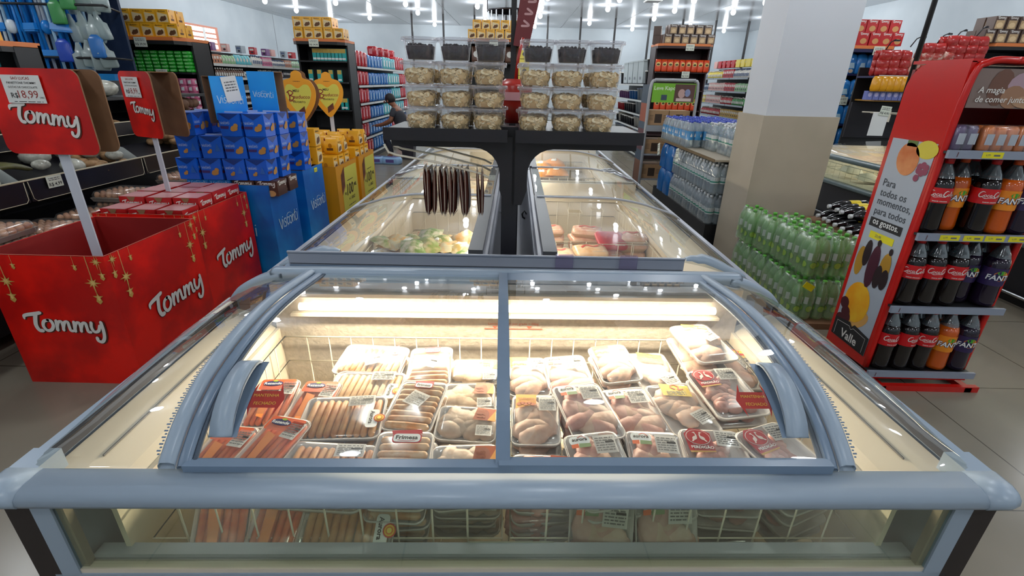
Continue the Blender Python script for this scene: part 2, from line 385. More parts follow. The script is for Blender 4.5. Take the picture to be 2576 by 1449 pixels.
# slim black power poles between shelving and ceiling
pm = MB(); pm.box(-.03, .03, -.03, .03, 0, 2.2, BLK2); pme = pm.mesh('power_pole')
for i, x in enumerate([-3.55, -2.5, -1.45, -.4, 1.0, 2.1, 3.25, 4.4, 5.5, 6.6, 7.7]):
    place('power_pole', pme, (x+ (.0), 18.3, 1.4), 0, 'slim black pole rising to the ceiling at the far end, one of an even row', 'pole', 'black poles at the far end')
b = MB(); b.box(-.016, .016, -.016, .016, .9, ZC, BLK2)
tag(b.build('power_pole', loc=(-.025, 3.3, 0)), 'thin black pole rising from the freezer row to the ceiling, behind the snack tubs', 'pole')
b = MB(); b.tube([(0, 0, 1.5), (0, 0, 3.6)], .02, BLK2); tag(b.build('power_pole', loc=(3.345, 4.5, 0)), 'slanting-looking black pole nearest the red drinks rack, rising to the ceiling', 'pole')
b = MB(); b.box(-.03, .03, -.03, .03, 0, 1.5, BLK2)
# air vents on the ceiling
for i, (x, y) in enumerate(((-1.9, 12.9), (-.4, 12.6), (1.7, 13.2), (2.4, 13.6), (3.5, 14.5))):
    v = thing('ceiling_vent', ['square grille vent leftmost on the ceiling above the tubs', 'square grille vent directly above the tubs', 'square grille vent right of the thin pole', 'square grille vent above the grey plastic tubs', 'square grille vent rightmost, nearest the pillar'][i], 'vent', (x, y, ZC))
    b = MB(); b.box(-.2, .2, -.2, .2, -.02, 0, WHITE); b.build('frame', v)
    b = MB()
    for k in range(6): b.box(-.17, .17, -.16+k*.056, -.14+k*.056, -.028, -.018, TINYT)
    b.build('grille', v)
# ---------------------------------------------------------------- display freezer nearest the camera (island end)
FZ = thing('display_freezer', 'wide blue and glass display freezer with front window, filled with packed meat trays', 'freezer', (0, 1.2, 0), math.radians(1.5))
def fy(y): return y-1.2
def F(): m = MB(); m.M = Matrix.Translation((0, -1.2, 0)); return m
LP = [(.795, .832), (.815, .85), (.87, .888), (.93, .916), (1.0, .938), (1.12, .958), (1.26, .965), (1.42, .958), (1.66, .932)]   # lid profile y,z
def lid_profile(n=3): return [(p.x, p.y) for p in spline([(a, b_, 0) for a, b_ in LP], n)]
def zlid(y):
    for (a, za), (c, zc) in zip(LP, LP[1:]):
        if a <= y <= c: return za+(zc-za)*(y-a)/(c-a)
    return LP[-1][1] if y > 1 else LP[0][1]
AR = [(1.035, .825), (1.005, .856), (.955, .887), (.905, .908), (.83, .926), (.74, .932)]        # side curve |x|,z at the back
def side_curve(x, y):
    """height of the fixed side glass at |x|"""
    top = zlid(max(y, .8)); k = 0
    for (a, za), (c, zc) in zip(AR, AR[1:]):
        if c <= x <= a: k = (za+(zc-za)*(a-x)/(a-c)-.825)/(.932-.825); break
    if x < .74: k = 1
    return .825+(top-.825)*k
m = F()   # body
m.box(-.95, .95, .76, 1.68, .08, .385, BLUE); m.box(-.9, .9, .8, 1.66, 0, .08, BLK2)
m.box(-1.0, 1.0, .742, .76, .1, .585, BLUE)
m.box(-1.03, -.95, .76, 1.68, .1, .76, BLUE); m.box(.95, 1.03, .76, 1.68, .1, .76, BLUE)
m.build('cabinet_body', FZ)
m = F(); RP = [(.80, .795), (.735, .795), (.725, .799), (.721, .808), (.723, .820), (.732, .829), (.75, .834), (.797, .834)]
m.rings([[(x, y, z) for y, z in RP] for x in (-.985, .985)], BLUE, True, True, cap0=True, cap1=True); m.build('front_rail', FZ)
for s in (-1, 1):
    m = F(); o = [(p[0], p[1]) for p in RP]
    m.rings([[(s*x, y+dy, z+dz) for (y, z) in [((yy-.76)*k+.76, (zz-.815)*k+.815) for yy, zz in o]] for x, k, dy, dz in ((.987, 1.03, 0, 0), (1.04, 1.03, 0, 0), (1.058, .97, .004, 0), (1.066, .8, .01, 0))], BLUE, True, True, cap0=True, cap1=True)
    m.box(s*1.0-.0 if s > 0 else -1.06, 1.06 if s > 0 else -1.0, .79, .86, .77, .832, BLUE)
    m.build('corner_cap', FZ)
    m = F(); a, c = (.985, 1.035) if s > 0 else (-1.035, -.985)
    m.box(a, c, .742, .765, 0.0, .797, mat('dark_corner_strip', '#241c1c', .5)); m.build('corner_strip', FZ)
    m = F(); a, c = (.945, .985) if s > 0 else (-.985, -.945); m.box(a, c, .742, .765, .1, .797, BLUE); m.build('corner_post', FZ)
    m = F(); a, c = (1.03, 1.062) if s > 0 else (-1.062, -1.03)      # outer side rail
    m.box(a, c, .82, 1.69, .775, .822, GREYP if 0 else BLUE); m.build('side_rail', FZ)
    m = F(); a, c = (1.018, 1.03) if s > 0 else (-1.03, -1.018); m.box(a, c, .82, 1.66, .80, .827, BLACK); m.build('rail_gasket', FZ)
    m = F()    # cream ledge and inner wall
    xs = [1.02, .965, .90, .872]; zs = [.79, .775, .745, .725]
    for k in range(3): m.add([(s*xs[k], .79, zs[k]), (s*xs[k+1], .79, zs[k+1]), (s*xs[k+1], 1.66, zs[k+1]), (s*xs[k], 1.66, zs[k])], [(0, 1, 2, 3)], CREAM)
    m.box(min(s*.872, s*.86), max(s*.872, s*.86), .79, 1.64, .40, .728, CREAM)
    m.box(min(s*.955, s*.958), max(s*.955, s*.958), .9, 1.6, .772, .7765, TINYT)
    m.build('inner_liner', FZ)
    # fixed side glass
    m = F(); ys = [p[0] for p in lid_profile(2)]; g = []
    for y in ys:
        g.append([(s*x, y, side_curve(x, y)+.002) for x in (1.03, 1.0, .95, .9, .83, .76, .742)])
    m.sheet(g, GLASS); m.build('side_glass', FZ)
    # curved door-side rail
    m = F(); pf = lid_profile(4)
    for xo, wd, hh, mm in ((.728, .036, .016, BLUE), (.694, .028, .009, BLUE2), (.6745, .010, .006, mat('gasket', '#3c4a5a', .5))):
        g = []
        for y, z in pf: g.append([(s*(xo-wd/2), y, z), (s*(xo-wd/2), y, z+hh), (s*(xo-wd*.2), y, z+hh*1.25), (s*(xo+wd*.3), y, z+hh*1.2), (s*(xo+wd/2), y, z+hh*.7), (s*(xo+wd/2), y, z)])
        m.rings(g, mm, True, True)
    m.build('lid_rail', FZ)
    # dotted print border along the side glass
    m = F()
    for k in range(140):
        y = .815+k*.0059; m.add([(s*.752, y, side_curve(.752, y)+.0045), (s*(.757+.004*(k%2)), y, side_curve(.757, y)+.0045), (s*(.757+.004*(k%2)), y+.003, side_curve(.757, y+.003)+.0045), (s*.752, y+.003, side_curve(.752, y+.003)+.0045)], [(0, 1, 2, 3)], mat('glass_print_blue', '#5d7793', .5))
    m.build('glass_print', FZ)
# back arch
m = F(); arch = [(-x, z) for x, z in AR]+[(x, z) for x, z in reversed(AR)]; arch = [(p.x, p.y) for p in spline([(a, c, 0) for a, c in arch], 4)]
m.rings([[(x, 1.655, z-.02), (x, 1.65, z+.012), (x, 1.67, z+.02), (x, 1.705, z+.016), (x, 1.71, z-.03)] for x, z in arch], BLUE, True, True, cap0=True, cap1=True)
m.build('back_arch', FZ)
m = F(); m.box(-.742, .742, 1.60, 1.66, .905, .938, BLUE); m.box(-.742, .742, 1.585, 1.60, .912, .934, BLUE); m.box(-.03, .742, 1.585, 1.66, .938, .95, BLUE2); m.build('top_frame', FZ)
# sliding lids
pf = [p for p in lid_profile(3)]
for s, nm in ((-1, 0), (1, 1)):
    dz = .004+.006*nm
    lid = thing('sliding_lid', None, None); lid.parent = FZ; lid.location = (0, 0, 0)
    xa, xb = (-.69, .0) if s < 0 else (-.03, .69)
    m = F(); m.sheet([[(x, y, z+dz) for x in (xa, (xa+xb)/2, xb)] for y, z in pf], GLASS); m.build('lid_pane', lid)
    m = F()      # near frame, mullion
    m.box(xa, xb, .787, .812, .834, .846+dz, BLUE2)
    xm = -.012 if s < 0 else -.022
    wdt = .012 if s < 0 else .03
    m.rings([[(xm-wdt/2, y, z+dz-.004), (xm-wdt/2, y, z+dz+.008), (xm+wdt/2, y, z+dz+.008), (xm+wdt/2, y, z+dz-.004)] for y, z in pf], BLUE2, True, False)
    m.build('lid_frame', lid)
    # handle: curved scoop
    m = F(); g = []
    for k in range(13):
        t = k/12; y = .845+t*.19; z0 = zlid(y)+dz; wd_ = .050-.006*t; hh = .030*math.sin(PI*t)**.6
        xo = s*(.660-.0*t); g.append([(xo, y, z0+.001), (xo, y, z0+.004+hh), (xo-s*wd_, y, z0+.006+hh), (xo-s*wd_, y, z0+.001+hh*.85)])
    m.rings(g, BLUE, False, True); m.rings([[(p[0], p[1], p[2]-.0022) for p in r] for r in g], BLUE, False, True)
    m.sheet([[(s*.662, .845+.19*q/8, zlid(.845+.19*q/8)+dz+.002), (s*.600, .845+.19*q/8, zlid(.845+.19*q/8)+dz+.002)] for q in range(9)], BLUE2)
    m.build('handle', lid)
    # MANTENHA FECHADO arrow sticker
    m = F(); ax = s*.568; ay = .908; az = zlid(ay)+dz+.003; sl = math.atan2(zlid(.98)-zlid(.91), .07)
    T = Matrix.Translation((ax, ay+.02, az+.004)) @ Matrix.Rotation(sl+.1, 4, 'X')
    ww, hh = .043, .043
    m.flat([(-ww, 0), (-ww*.62, -hh), (-ww*.66, -hh*.5), (ww*.66, -hh*.5), (ww*.62, -hh), (ww, 0), (ww*.62, hh), (ww*.66, hh*.5), (-ww*.66, hh*.5), (-ww*.62, hh)], mat('sticker_red', '#c81e0c', .5), T)
    m.text('MANTENHA', .022, mat('sticker_yellow', '#ffd23a', .5), T @ Matrix.Translation((0, .0095, .001)), 0, 0, 'c', .058)
    m.text('FECHADO', .022, mat('sticker_yellow', '#ffd23a', .5), T @ Matrix.Translation((.002, -.0105, .001)), 0, 0, 'c', .050)
    m.build('sticker', lid)
# front window: pane, sills
m = F(); m.box(-.945, .945, .747, .751, .585, .797, GLASSF); m.build('front_window', FZ)
m = F(); m.box(-.945, .945, .745, .768, .585, .597, CREAM); m.box(-.93, .93, .77, .80, .598, .612, GREYP); m.box(-.945, .945, .765, .77, .588, .602, CHROME)
m.box(-.945, -.93, .752, .77, .597, .797, mat('window_edge', '#8f8574', .4)); m.box(.93, .945, .752, .77, .597, .797, mat('window_edge', '#8f8574', .4))
m.build('window_sill', FZ)
m = F(); m.box(-.872, .872, .80, .806, .44, .582, mat('inner_front_pane', '#d5dccb', .3)); m.box(-.872, .872, .8, 1.64, .40, .42, CREAM); m.build('liner_front', FZ)
# back wall with lamp
m = F(); m.box(-.87, .87, 1.625, 1.65, .40, .905, noisy('frosted_back_wall', '#b4aa9d', '#c3b9ab', 60, .45, .25)); m.box(-.80, .78, 1.598, 1.625, .868, .882, CREAM)
m.box(-.80, .79, 1.60, 1.625, .79, .80, CREAM); m.build('liner_back', FZ)
LMP = glow('freezer_tube', '#fff0d8', 7)
m = F(); m.tube([(-.76, 1.598, .832), (.765, 1.598, .832)], .014, LMP, 10); m.build('lamp_tube', FZ)
al = bpy.data.lights.new('freezer_tube_light', 'AREA'); al.shape = 'RECTANGLE'; al.size = 1.5; al.size_y = .03; al.energy = TUBE_W; al.color = (1, .86, .66)
ao = bpy.data.objects.new('freezer_tube_light', al); COL.objects.link(ao); ao.parent = FZ; ao.location = (0, fy(1.575), .835); ao.rotation_euler = (math.radians(-48), 0, 0)
# load limit print on the back wall
m = F(); T = FM((.02, 1.6235, .735), 'front'); rd = mat('limit_red', '#c96a55', .6)
m.flat([(-.11, -.002), (.11, -.002), (.11, .002), (-.11, .002)], rd, T)
for dx in (-.07, .06): m.flat([(dx-.01, .012), (dx+.01, .012), (dx, 0)], rd, T)
m.text('Limite de carga por grade = 06kg', .02, rd, T @ Matrix.Translation((0, .02, 0)), 0, 0, 'c', .19)
m.build('load_limit_print', FZ)
m = F(); T = FM((0, .799, .60), 'front'); rd2 = mat('limit_red', '#c96a55', .6)
m.flat([(-.10, -.012), (.10, -.012), (.10, .016), (-.10, .016)], mat('limit_card', '#b9b7a6', .5), T)
T = T @ Matrix.Translation((0, 0, .001))
for dx in (-.06, .055): m.flat([(dx-.008, 0), (dx+.008, 0), (dx, .012)], rd2, T)
m.text('Limite de carga por grade = 06kg', .012, rd2, T @ Matrix.Translation((0, -.007, 0)), 0, 0, 'c', .15)
m.build('load_limit_print', FZ)
# round sticker + white label on the left side glass
m = F(); yq = 1.33; xq = -.925; T = Matrix.Translation((xq, yq, side_curve(.925, yq)+.006)) @ Matrix.Rotation(math.radians(-38), 4, 'Y')
m.disc(0, 0, .021, .021, mat('round_sticker', '#8693a6', .5), T); T2 = T @ Matrix.Translation((.002, .075, 0)) @ Matrix.Rotation(PI/2, 4, 'Z')
m.flat([(-.05, -.014), (.055, -.014), (.055, .014), (-.05, .014)], WHITE, T2); tiny(m, T2 @ Matrix.Translation((.012, 0, .001)), .06, .02, 3)
m.build('glass_sticker', FZ)
# wire baskets
def basket(parent, x0, x1, y0, y1, z0, z1, step=.075, M=None, walls='fblr', floor=True):
    m = MB(); m.M = M or Matrix(); r = .0028
    rect = lambda z: [(x0, y0, z), (x1, y0, z), (x1, y1, z), (x0, y1, z)]
    m.tube(rect(z1), r*1.3, WIRE, 5, closed=True); m.tube(rect((z0+z1)/2+.02), r, WIRE, 4, closed=True); m.tube(rect(z0), r, WIRE, 4, closed=True)
    n = max(1, round((x1-x0)/step))
    for i in range(1, n):
        x = x0+(x1-x0)*i/n; m.tube([(x, y1+.004, z1-.012), (x, y1, z1), (x, y1, z0), (x, y0, z0), (x, y0, z1), ], r*.9, WIRE, 4)
    n = max(1, round((y1-y0)/step))
    for i in range(1, n):
        y = y0+(y1-y0)*i/n; m.tube([(x0, y, z1), (x0, y, z0), (x1, y, z0), (x1, y, z1)], r*.9, WIRE, 4)
    return m.build('wire_basket', parent)
TI = Matrix.Translation((0, -1.2, 0))
basket(FZ, -.84, -.02, .825, 1.61, .45, .70, .085, TI)
basket(FZ, .0, .84, .825, 1.61, .45, .70, .085, TI)
# ---------------------------------------------------------------- grey price profile bar across the freezers
pb = thing('price_profile_bar', 'long grey extruded price profile bar lying across the freezers behind the near lid', 'bar', (-.1, 1.81, .9), math.radians(.6))
m = MB(); g = [(0, 0), (0, .056), (-.006, .063), (-.006, .068), (.004, .068), (.012, .0)]
m.rings([[(x, y-.005, z) for y, z in g] for x in (-.79, .785)], GREYP, True, False, cap0=True, cap1=True)
m.box(-.785, .78, -.012, 0, -.004, .012, BLUE2); m.box(-.785, .78, -.008, -.004, .016, .018, DKGREY)
m.build('profile', pb)
VIO = clear('violet_clear_clip', 'eee6f4', .06, .12, 'b9aecb')
for x in (.305, .56): m = MB(); m.box(x-.035, x+.035, -.014, .0, .0, .074, VIO); m.build('plastic_clip', pb)
m = MB(); m.box(-.92, .72, 1.72, 1.84, .80, .897, BLUE2); m.box(-.75, .7, 1.71, 1.735, .885, .9, BLACK)
tag(m.build('joint_cover'), 'blue grey strip covering the joint between the near freezer and the long rows', 'cover')
# ---------------------------------------------------------------- long island rows
IA = [(.14, .945), (.49, .945), (.63, .94), (.78, .915), (.88, .886), (.97, .858), (1.025, .826)]
IAs = [(p.x, p.y) for p in spline([(a, c, 0) for a, c in IA], 3)]
def island(side, y0, y1, idx):
    s = side; where = 'left' if s < 0 else 'right'
    t = thing('island_freezer', ['%s-hand curved glass island freezer, first behind the grey profile bar', '%s-hand curved glass island freezer, second in the long row', '%s-hand curved glass island freezer, third in the long row', '%s-hand curved glass island freezer at the far end of the long row'][idx] % where, 'freezer', (0, y0, 0))
    L = y1-y0; X = lambda a, c: (min(s*a, s*c), max(s*a, s*c))
    m = MB(); m.box(*X(.98, 1.04), 0.02, L-.02, .08, .76, GREYP); m.box(*X(.13, .15), .02, L-.02, .1, .9, GREYP); m.box(*X(.2, 1.0), .05, L-.05, 0, .1, BLK2)
    m.box(*X(.15, .98), .02, L-.02, .1, .38, CREAM); m.box(*X(.15, 1.0), .02, .05, .38, .84, CREAM); m.box(*X(.15, 1.0), L-.05, L-.02, .38, .84, CREAM)
    m.build('cabinet_body', t)
    m = MB(); xs = [1.02, .96, .90, .87]; zs = [.79, .775, .74, .72]
    for k in range(3): m.add([(s*xs[k], .02, zs[k]), (s*xs[k+1], .02, zs[k+1]), (s*xs[k+1], L-.02, zs[k+1]), (s*xs[k], L-.02, zs[k])], [(0, 1, 2, 3)], CREAM)
    m.box(*X(.86, .87), .02, L-.02, .38, .72, CREAM); m.build('inner_liner', t)
    m = MB(); m.box(*X(1.03, 1.06), 0, L, .78, .822, GREYP); m.box(*X(1.02, 1.03), 0, L, .8, .826, BLACK); m.build('side_rail', t)
    m = MB(); m.box(*X(.125, .185), 0.03, L/2+.02, .93, .957, DKGREY); m.box(*X(.13, .19), L/2+.02, L, .92, .947, DKGREY); m.box(*X(.105, .125), 0, L, .9, .935, GREYP); m.build('inner_rail', t)
    for q, (a, c, dz) in enumerate(((.0, L/2+.02, .0), (L/2-.04, L, .008))):
        lid = thing('sliding_lid', None, None); lid.parent = t
        g = MB(); g.sheet([[(s*x, y, z+dz) for x, z in IAs] for y in (a+.01, c)], GLASS); g.build('lid_pane', lid)
        fr = [c, a+.012] if q else [c]
        for yy in fr:
            g = MB(); g.rings([[(s*x, yy-.012, z+dz), (s*x, yy-.012, z+dz+.01), (s*x, yy+.012, z+dz+.01), (s*x, yy+.012, z+dz)] for x, z in IAs], clear('frame_clear', 'b8b4a8', .15, .55, 'b0a89a') if yy is c and not q else GREYP, True, True)
            g.build('lid_frame', lid)
        yh = c-.03 if q else a+.03; dy = -1 if q else 1
        g = MB(); gg = []
        for k in range(11):
            u = k/10; x = .72+u*.26; z = [zz for zz in [IAs[min(range(len(IAs)), key=lambda i: abs(IAs[i][0]-x))][1]]][0]
            h = math.sin(PI*u); gg.append([(s*x, yh, z+dz+.004), (s*x, yh, z+dz+.012+.022*h), (s*x, yh+dy*(.02+.035*h), z+dz+.014+.022*h), (s*x, yh+dy*(.02+.035*h), z+dz+.006)])
        g.rings(gg, BLUE if idx == 0 and not q else CHROME, False, True); g.build('handle', lid)
    for a, c in ((.07, .98), (1.02, L-.07)):
        x0, x1 = X(.17, .84); basket(t, x0, x1, a, c, .42, .69, .09)
    return t
for s in (-1, 1):
    for i, (a, c) in enumerate(((1.86, 4.03), (4.05, 6.22), (6.24, 8.41), (8.43, 10.6))): island(s, a, c, i)
il = bpy.data.lights.new('island_tube_light', 'AREA'); il.shape = 'RECTANGLE'; il.size = .03; il.size_y = 2.0; il.energy = 5.0; il.color = (1, .88, .7)
tm = MB(); tm.tube([(0, -.98, 0), (0, .98, 0)], .011, glow('island_tube', '#fff0d8', 6), 8); tme = tm.mesh('lamp_tube')
for s in (-1, 1):
    for i, yc in enumerate((2.95, 5.13, 7.32)):
        o = bpy.data.objects.new('island_tube_light', il); COL.objects.link(o); o.location = (s*.21, yc, .885); o.rotation_euler = (0, math.radians(-40*s), 0)
        place('tube_lamp', tme, (s*.19, yc, .9), 0, '%s row tube lamp under the inner edge of the glass, %s from the front' % ('left' if s < 0 else 'right', ordn(i)), 'lamp')
# service channel between the rows
m = MB(); m.box(-.104, .104, 1.86, 10.6, .60, .62, GREYP); m.box(-.104, -.095, 1.86, 10.6, .62, .9, GREYP); m.box(.095, .104, 1.86, 10.6, .62, .9, GREYP)
m.add([(-.095, 1.88, .86), (-.05, 1.88, .64), (-.05, 10.6, .64), (-.095, 10.6, .86)], [(0, 1, 2, 3)], mat('galv', '#8d8f96', .3, .6))
m.add([(.095, 1.88, .86), (.05, 1.88, .64), (.05, 10.6, .64), (.095, 10.6, .86)], [(3, 2, 1, 0)], mat('galv', '#8d8f96', .3, .6))
ch = tag(m.build('service_channel'), 'grey metal channel with vents and hooks between the two freezer rows', 'channel')
m = MB()
for s in (-1, 1):
    for y in (2.05, 3.1, 4.2, 5.3): m.tube([(s*.085, y, .80), (s*.07, y-.01, .825), (s*.055, y, .80), (s*.06, y+.02, .775), (s*.08, y+.03, .76)], .006, BLACK, 5)
    for k in range(26):
        for j in range(2): m.box(s*.045-.006+j*.012-.004, s*.045-.006+j*.012+.004, 2.1+k*.022, 2.11+k*.022, .6205, .622, BLACK)
m.build('hook_and_slots', ch)
# ---------------------------------------------------------------- meat trays
FOAM = mat('foam_tray', '#ece7e2', .5)
def capsule(m, a, c, r, mt, n=7):
    a, c = Vector(a), Vector(c); d = (c-a).normalized(); L = (c-a).length
    m.tube([a-d*r*.9, a-d*r*.55, a, a+d*L*.5+Vector((0, 0, .0015)), c, c+d*r*.55, c+d*r*.9], [r*.25, r*.75, r, r*1.03, r, r*.75, r*.25], mt, n)
def lumps(m, w_, d_, mts, seed, n=9, z=.018, big=.042):
    r = random.Random(seed)
    for i in range(n):
        x = r.uniform(-w_/2+.03, w_/2-.03); y = r.uniform(-d_/2+.03, d_/2-.03); a = r.uniform(0, PI)
        m.ell((0, 0, 0), (big*r.uniform(.55, .9), big*r.uniform(.8, 1.35), .016), r.choice(mts), 9, 6, Matrix.Translation((x, y, z)) @ Matrix.Rotation(a, 4, 'Z'), .12, r)
def birds(m, T, k, mt):
    for s in (-1, 1):
        B = T @ Matrix.Scale(k, 4) @ Matrix.Translation((s*.46, 0, 0)) @ (Matrix.Scale(-1, 4, (1, 0, 0)) if s > 0 else Matrix())
        m.disc(.0, -.18, .36, .26, mt, B, 12, rot=.75); m.flat([(-.2, -.25), (-.5, -.72), (-.3, -.75), (.02, -.35)], mt, B @ Matrix.Translation((0, 0, .01)))
        m.ribbon([(.2, .05), (.22, .35), (.12, .6)], [.26, .14, .13], mt, B @ Matrix.Translation((0, 0, .02))); m.disc(.1, .66, .13, .12, mt, B @ Matrix.Translation((0, 0, .03)), 8); m.flat([(.0, .72), (.0, .6), (-.2, .62)], mt, B @ Matrix.Translation((0, 0, .04)))
PAPER = mat('label_paper', '#d9d5ce', .6)
def paper(m, x, y, w_, h_, rot=0, z=.0375, seed=3):
    T = Matrix.Translation((x, y, z)) @ Matrix.Rotation(rot, 4, 'Z')
    m.flat([(-w_/2, -h_/2), (w_/2, -h_/2), (w_/2, h_/2), (-w_/2, h_/2)], PAPER, T)
    U = T @ Matrix.Translation((0, 0, .0008)); tiny(m, U, w_*.85, h_*.8, 6, TINYT, seed)
    m.flat([(w_*.02, h_*.05), (w_*.42, h_*.05), (w_*.42, h_*.15), (w_*.02, h_*.15)], INK, U)
TR = {}
def tray(kind, w_, d_, food, seed=1, h=.03):
    t = thing('meat_tray', 'tray', 'meat tray'); rim = rrect(w_, d_, .022, 4)
    m = MB(); ins = rrect(w_*.9, d_*.9, .018, 4); bot = rrect(w_*.82, d_*.84, .015, 4); n = len(rim)
    m.rings([[(x, y, 0) for x, y in bot], [(x*1.0, y*1.0, .022) for x, y in rim], [(x, y, .026) for x, y in rim], [(x*.97, y*.97, .026) for x, y in rim], [(x, y, .006) for x, y in ins]], FOAM, True, True, cap0=True, cap1=True)
    m.build('foam_tray', t); m = MB(); food(m, w_*.86, d_*.86); m.build('food', t)
    m = MB(); g = []
    for sc, z in ((1.0, .018), (1.005, .027), (.93, h+.005), (.72, h+.0075), (.01, h+.008)): g.append([(x*sc, y*sc, z) for x, y in rim])
    m.rings(g, FILM, True, True); m.build('shrink_film', t)
    return t
def saus_food(c, along='y', n=10, r=.0095, c2=None):
    M1 = noisy('sausage_'+c, c, c2 or c, 30, .35)
    def f(m, w_, d_):
        rr = random.Random(n)
        for i in range(n):
            if along == 'y': x = -w_/2+(i+.5)*w_/n; capsule(m, (x+rr.uniform(-.002, .002), -d_/2+.01, .02), (x+.004, d_/2-.01, .02+rr.uniform(-.001, .003)), w_/n/2*1.02, M1)
            else: y = -d_/2+(i+.5)*d_/n; capsule(m, (-w_/2+.01, y, .02), (w_/2-.01, y+rr.uniform(-.003, .003), .021), d_/n/2*1.0, M1)
    return f
def lump_food(cols, seed, n=12, big=.04):
    ms = [noisy('meat_'+c, c, d, 25, .4, .3) for c, d in cols]
    return lambda m, w_, d_: lumps(m, w_, d_, ms, seed, n, .018, big)
SKIN = [('#d9b7a0', '#c99c86'), ('#e0c2ae', '#d2a894')]; RAW = [('#cf9a8c', '#b9786c'), ('#d8a99a', '#c88d80')]
def lab(t, f, name='label'): m = MB(); f(m); m.build(name, t)
def rezende(m, T, k):
    m.disc(0, 0, .030*k, .012*k, mat('logo_navy', '#2b2a5e', .4), T, 18); m.text('Rezende', .0165*k, WHITE, T @ Matrix.Translation((0, -.001, .0008)), .02, 0, 'c', .052*k)
    m.disc(.004*k, .011*k, .008*k, .004*k, mat('logo_leaf', '#9bb52c', .5), T @ Matrix.Translation((0, 0, .0006)), 10)
def mk_frank():
    t = tray('frank', .125, .215, saus_food('#d2521f', 'y', 6, c2='#e2743a')); OR = mat('label_orange', '#e2612f', .4)
    def f(m):
        m.flat(rrect(.105, .05, .008, 3, 0, .07), OR, Matrix.Translation((0, 0, .0375))); rezende(m, Matrix.Translation((-.015, .075, .0385)), 1); paper(m, .035, .055, .045, .06, -.1)
        m.flat([(-.02, -.07), (.0, -.08), (-.0, .03), (-.03, .04)], mat('label_flame', '#ee8a3a', .4), Matrix.Translation((0, 0, .0376)))
    lab(t, f); return t
def aurora_side(m, x, y, k=1, rot=-PI/2):
    T = Matrix.Translation((x, y, .038)) @ Matrix.Rotation(rot, 4, 'Z'); m.flat(rrect(.07*k, .032*k, .009*k, 3), WHITE, T)
    U = T @ Matrix.Translation((0, 0, .0008)); m.text('Aurora', .02*k, INK, U @ Matrix.Translation((-.004*k, -.003*k, 0)), .03, 0, 'c', .05*k)
    for q, (rr, c) in enumerate(((.016, '#c8452a'), (.0125, '#f2c63c'), (.009, '#e07a2a'), (.006, '#f6e36a'))):
        m.disc(0, .019*k, rr*k, rr*k, mat('arc_'+c, c, .5), U @ Matrix.Translation((0, 0, .0005*(q+1))), 14)
def mk_aur(c, c2, seed):
    t = tray('aur', .232, .168, saus_food(c, 'y', 10, c2=c2))
    lab(t, lambda m: (aurora_side(m, .088, -.02), paper(m, .045, .055, .075, .042, .05, seed=seed))); return t
def frimesa(m, T, k):
    m.flat([(-.034*k, .010*k), (.034*k, .014*k), (.03*k, .026*k), (-.038*k, .022*k)], mat('logo_red', '#b8202c', .4), T)
    m.flat(rrect(.066*k, .028*k, .009*k, 3, 0, 0), mat('logo_red', '#b8202c', .4), T @ Matrix.Translation((0, 0, .0006))); m.flat(rrect(.061*k, .024*k, .008*k, 3, 0, 0), WHITE, T @ Matrix.Translation((0, 0, .0012)))
    m.text('Frimesa', .017*k, INK, T @ Matrix.Translation((0, .001*k, .0018)), .03, 0, 'c', .05*k); m.ribbon([(-.02*k, -.007*k), (0, -.0095*k), (.02*k, -.007*k)], .0012*k, mat('logo_red', '#b8202c', .4), T @ Matrix.Translation((0, 0, .0018)))
def mk_frim(port, big=False):
    w_, d_ = (.15, .215) if port else (.232, .168)
    t = tray('frim', w_, d_, saus_food('#e8c6a0', 'x' if port else 'y', 8 if port else 10, c2='#cf8a4a'))
    def f(m):
        if port: frimesa(m, Matrix.Translation((.005, .075, .038)), 1.15 if big else .85); paper(m, .0, -.055 if big else .015, .06, .04 if big else .06, -.4 if not big else 0)
        else: frimesa(m, Matrix.Translation((.07, .045, .038)) @ Matrix.Rotation(-1.2, 4, 'Z'), .8); paper(m, .01, -.01, .06, .05, .5)
    lab(t, f); return t
def mk_meat(cols, seed, pic='#b5582f', w_=.175, d_=.135, side=True):
    t = tray('meat', w_, d_, lump_food(cols, seed, 10, .05))
    def f(m):
        T = Matrix.Translation((w_*.27, d_*.2, .0375)); m.flat([(-.03, -.02), (.035, -.025), (.035, .025), (-.02, .028)], mat('pic_'+pic, pic, .5), T)
        m.flat([(.012, -.022), (.035, -.025), (.035, .02)], mat('pic_orange', '#eea04a', .5), T @ Matrix.Translation((0, 0, .0006)))
        for q in range(6): m.disc(-.015+.008*(q % 3), -.008+.012*(q//3), .006, .004, mat('pic_grill', '#8a4426', .6), T @ Matrix.Translation((0, 0, .0006)), 7, rot=q)
        paper(m, w_*.3, -d_*.25, .045, .04)
    lab(t, f); return t
def mk_chk(seed):
    t = tray('chk', .14, .20, lump_food(SKIN, seed, 10, .05))
    def f(m):
        T = Matrix.Translation((-.028, .06, .0375)); m.flat([(-.03, -.03), (.03, -.012), (.032, .03), (-.03, .03)], mat('pic_amber', '#f0a23c', .5), T)
        m.text('CHURRASCO', .011, mat('pic_brown', '#7b3a17', .5), T @ Matrix.Translation((0, .012, .001)), .02, 0, 'c', .05)
        for q in range(5): m.disc(-.02+.01*q, -.012+.004*(q % 2), .008, .006, mat('pic_grill2', '#b3623a', .6), T @ Matrix.Translation((0, 0, .0006)), 7)
        paper(m, .035, .05, .05, .055)
    lab(t, f); return t
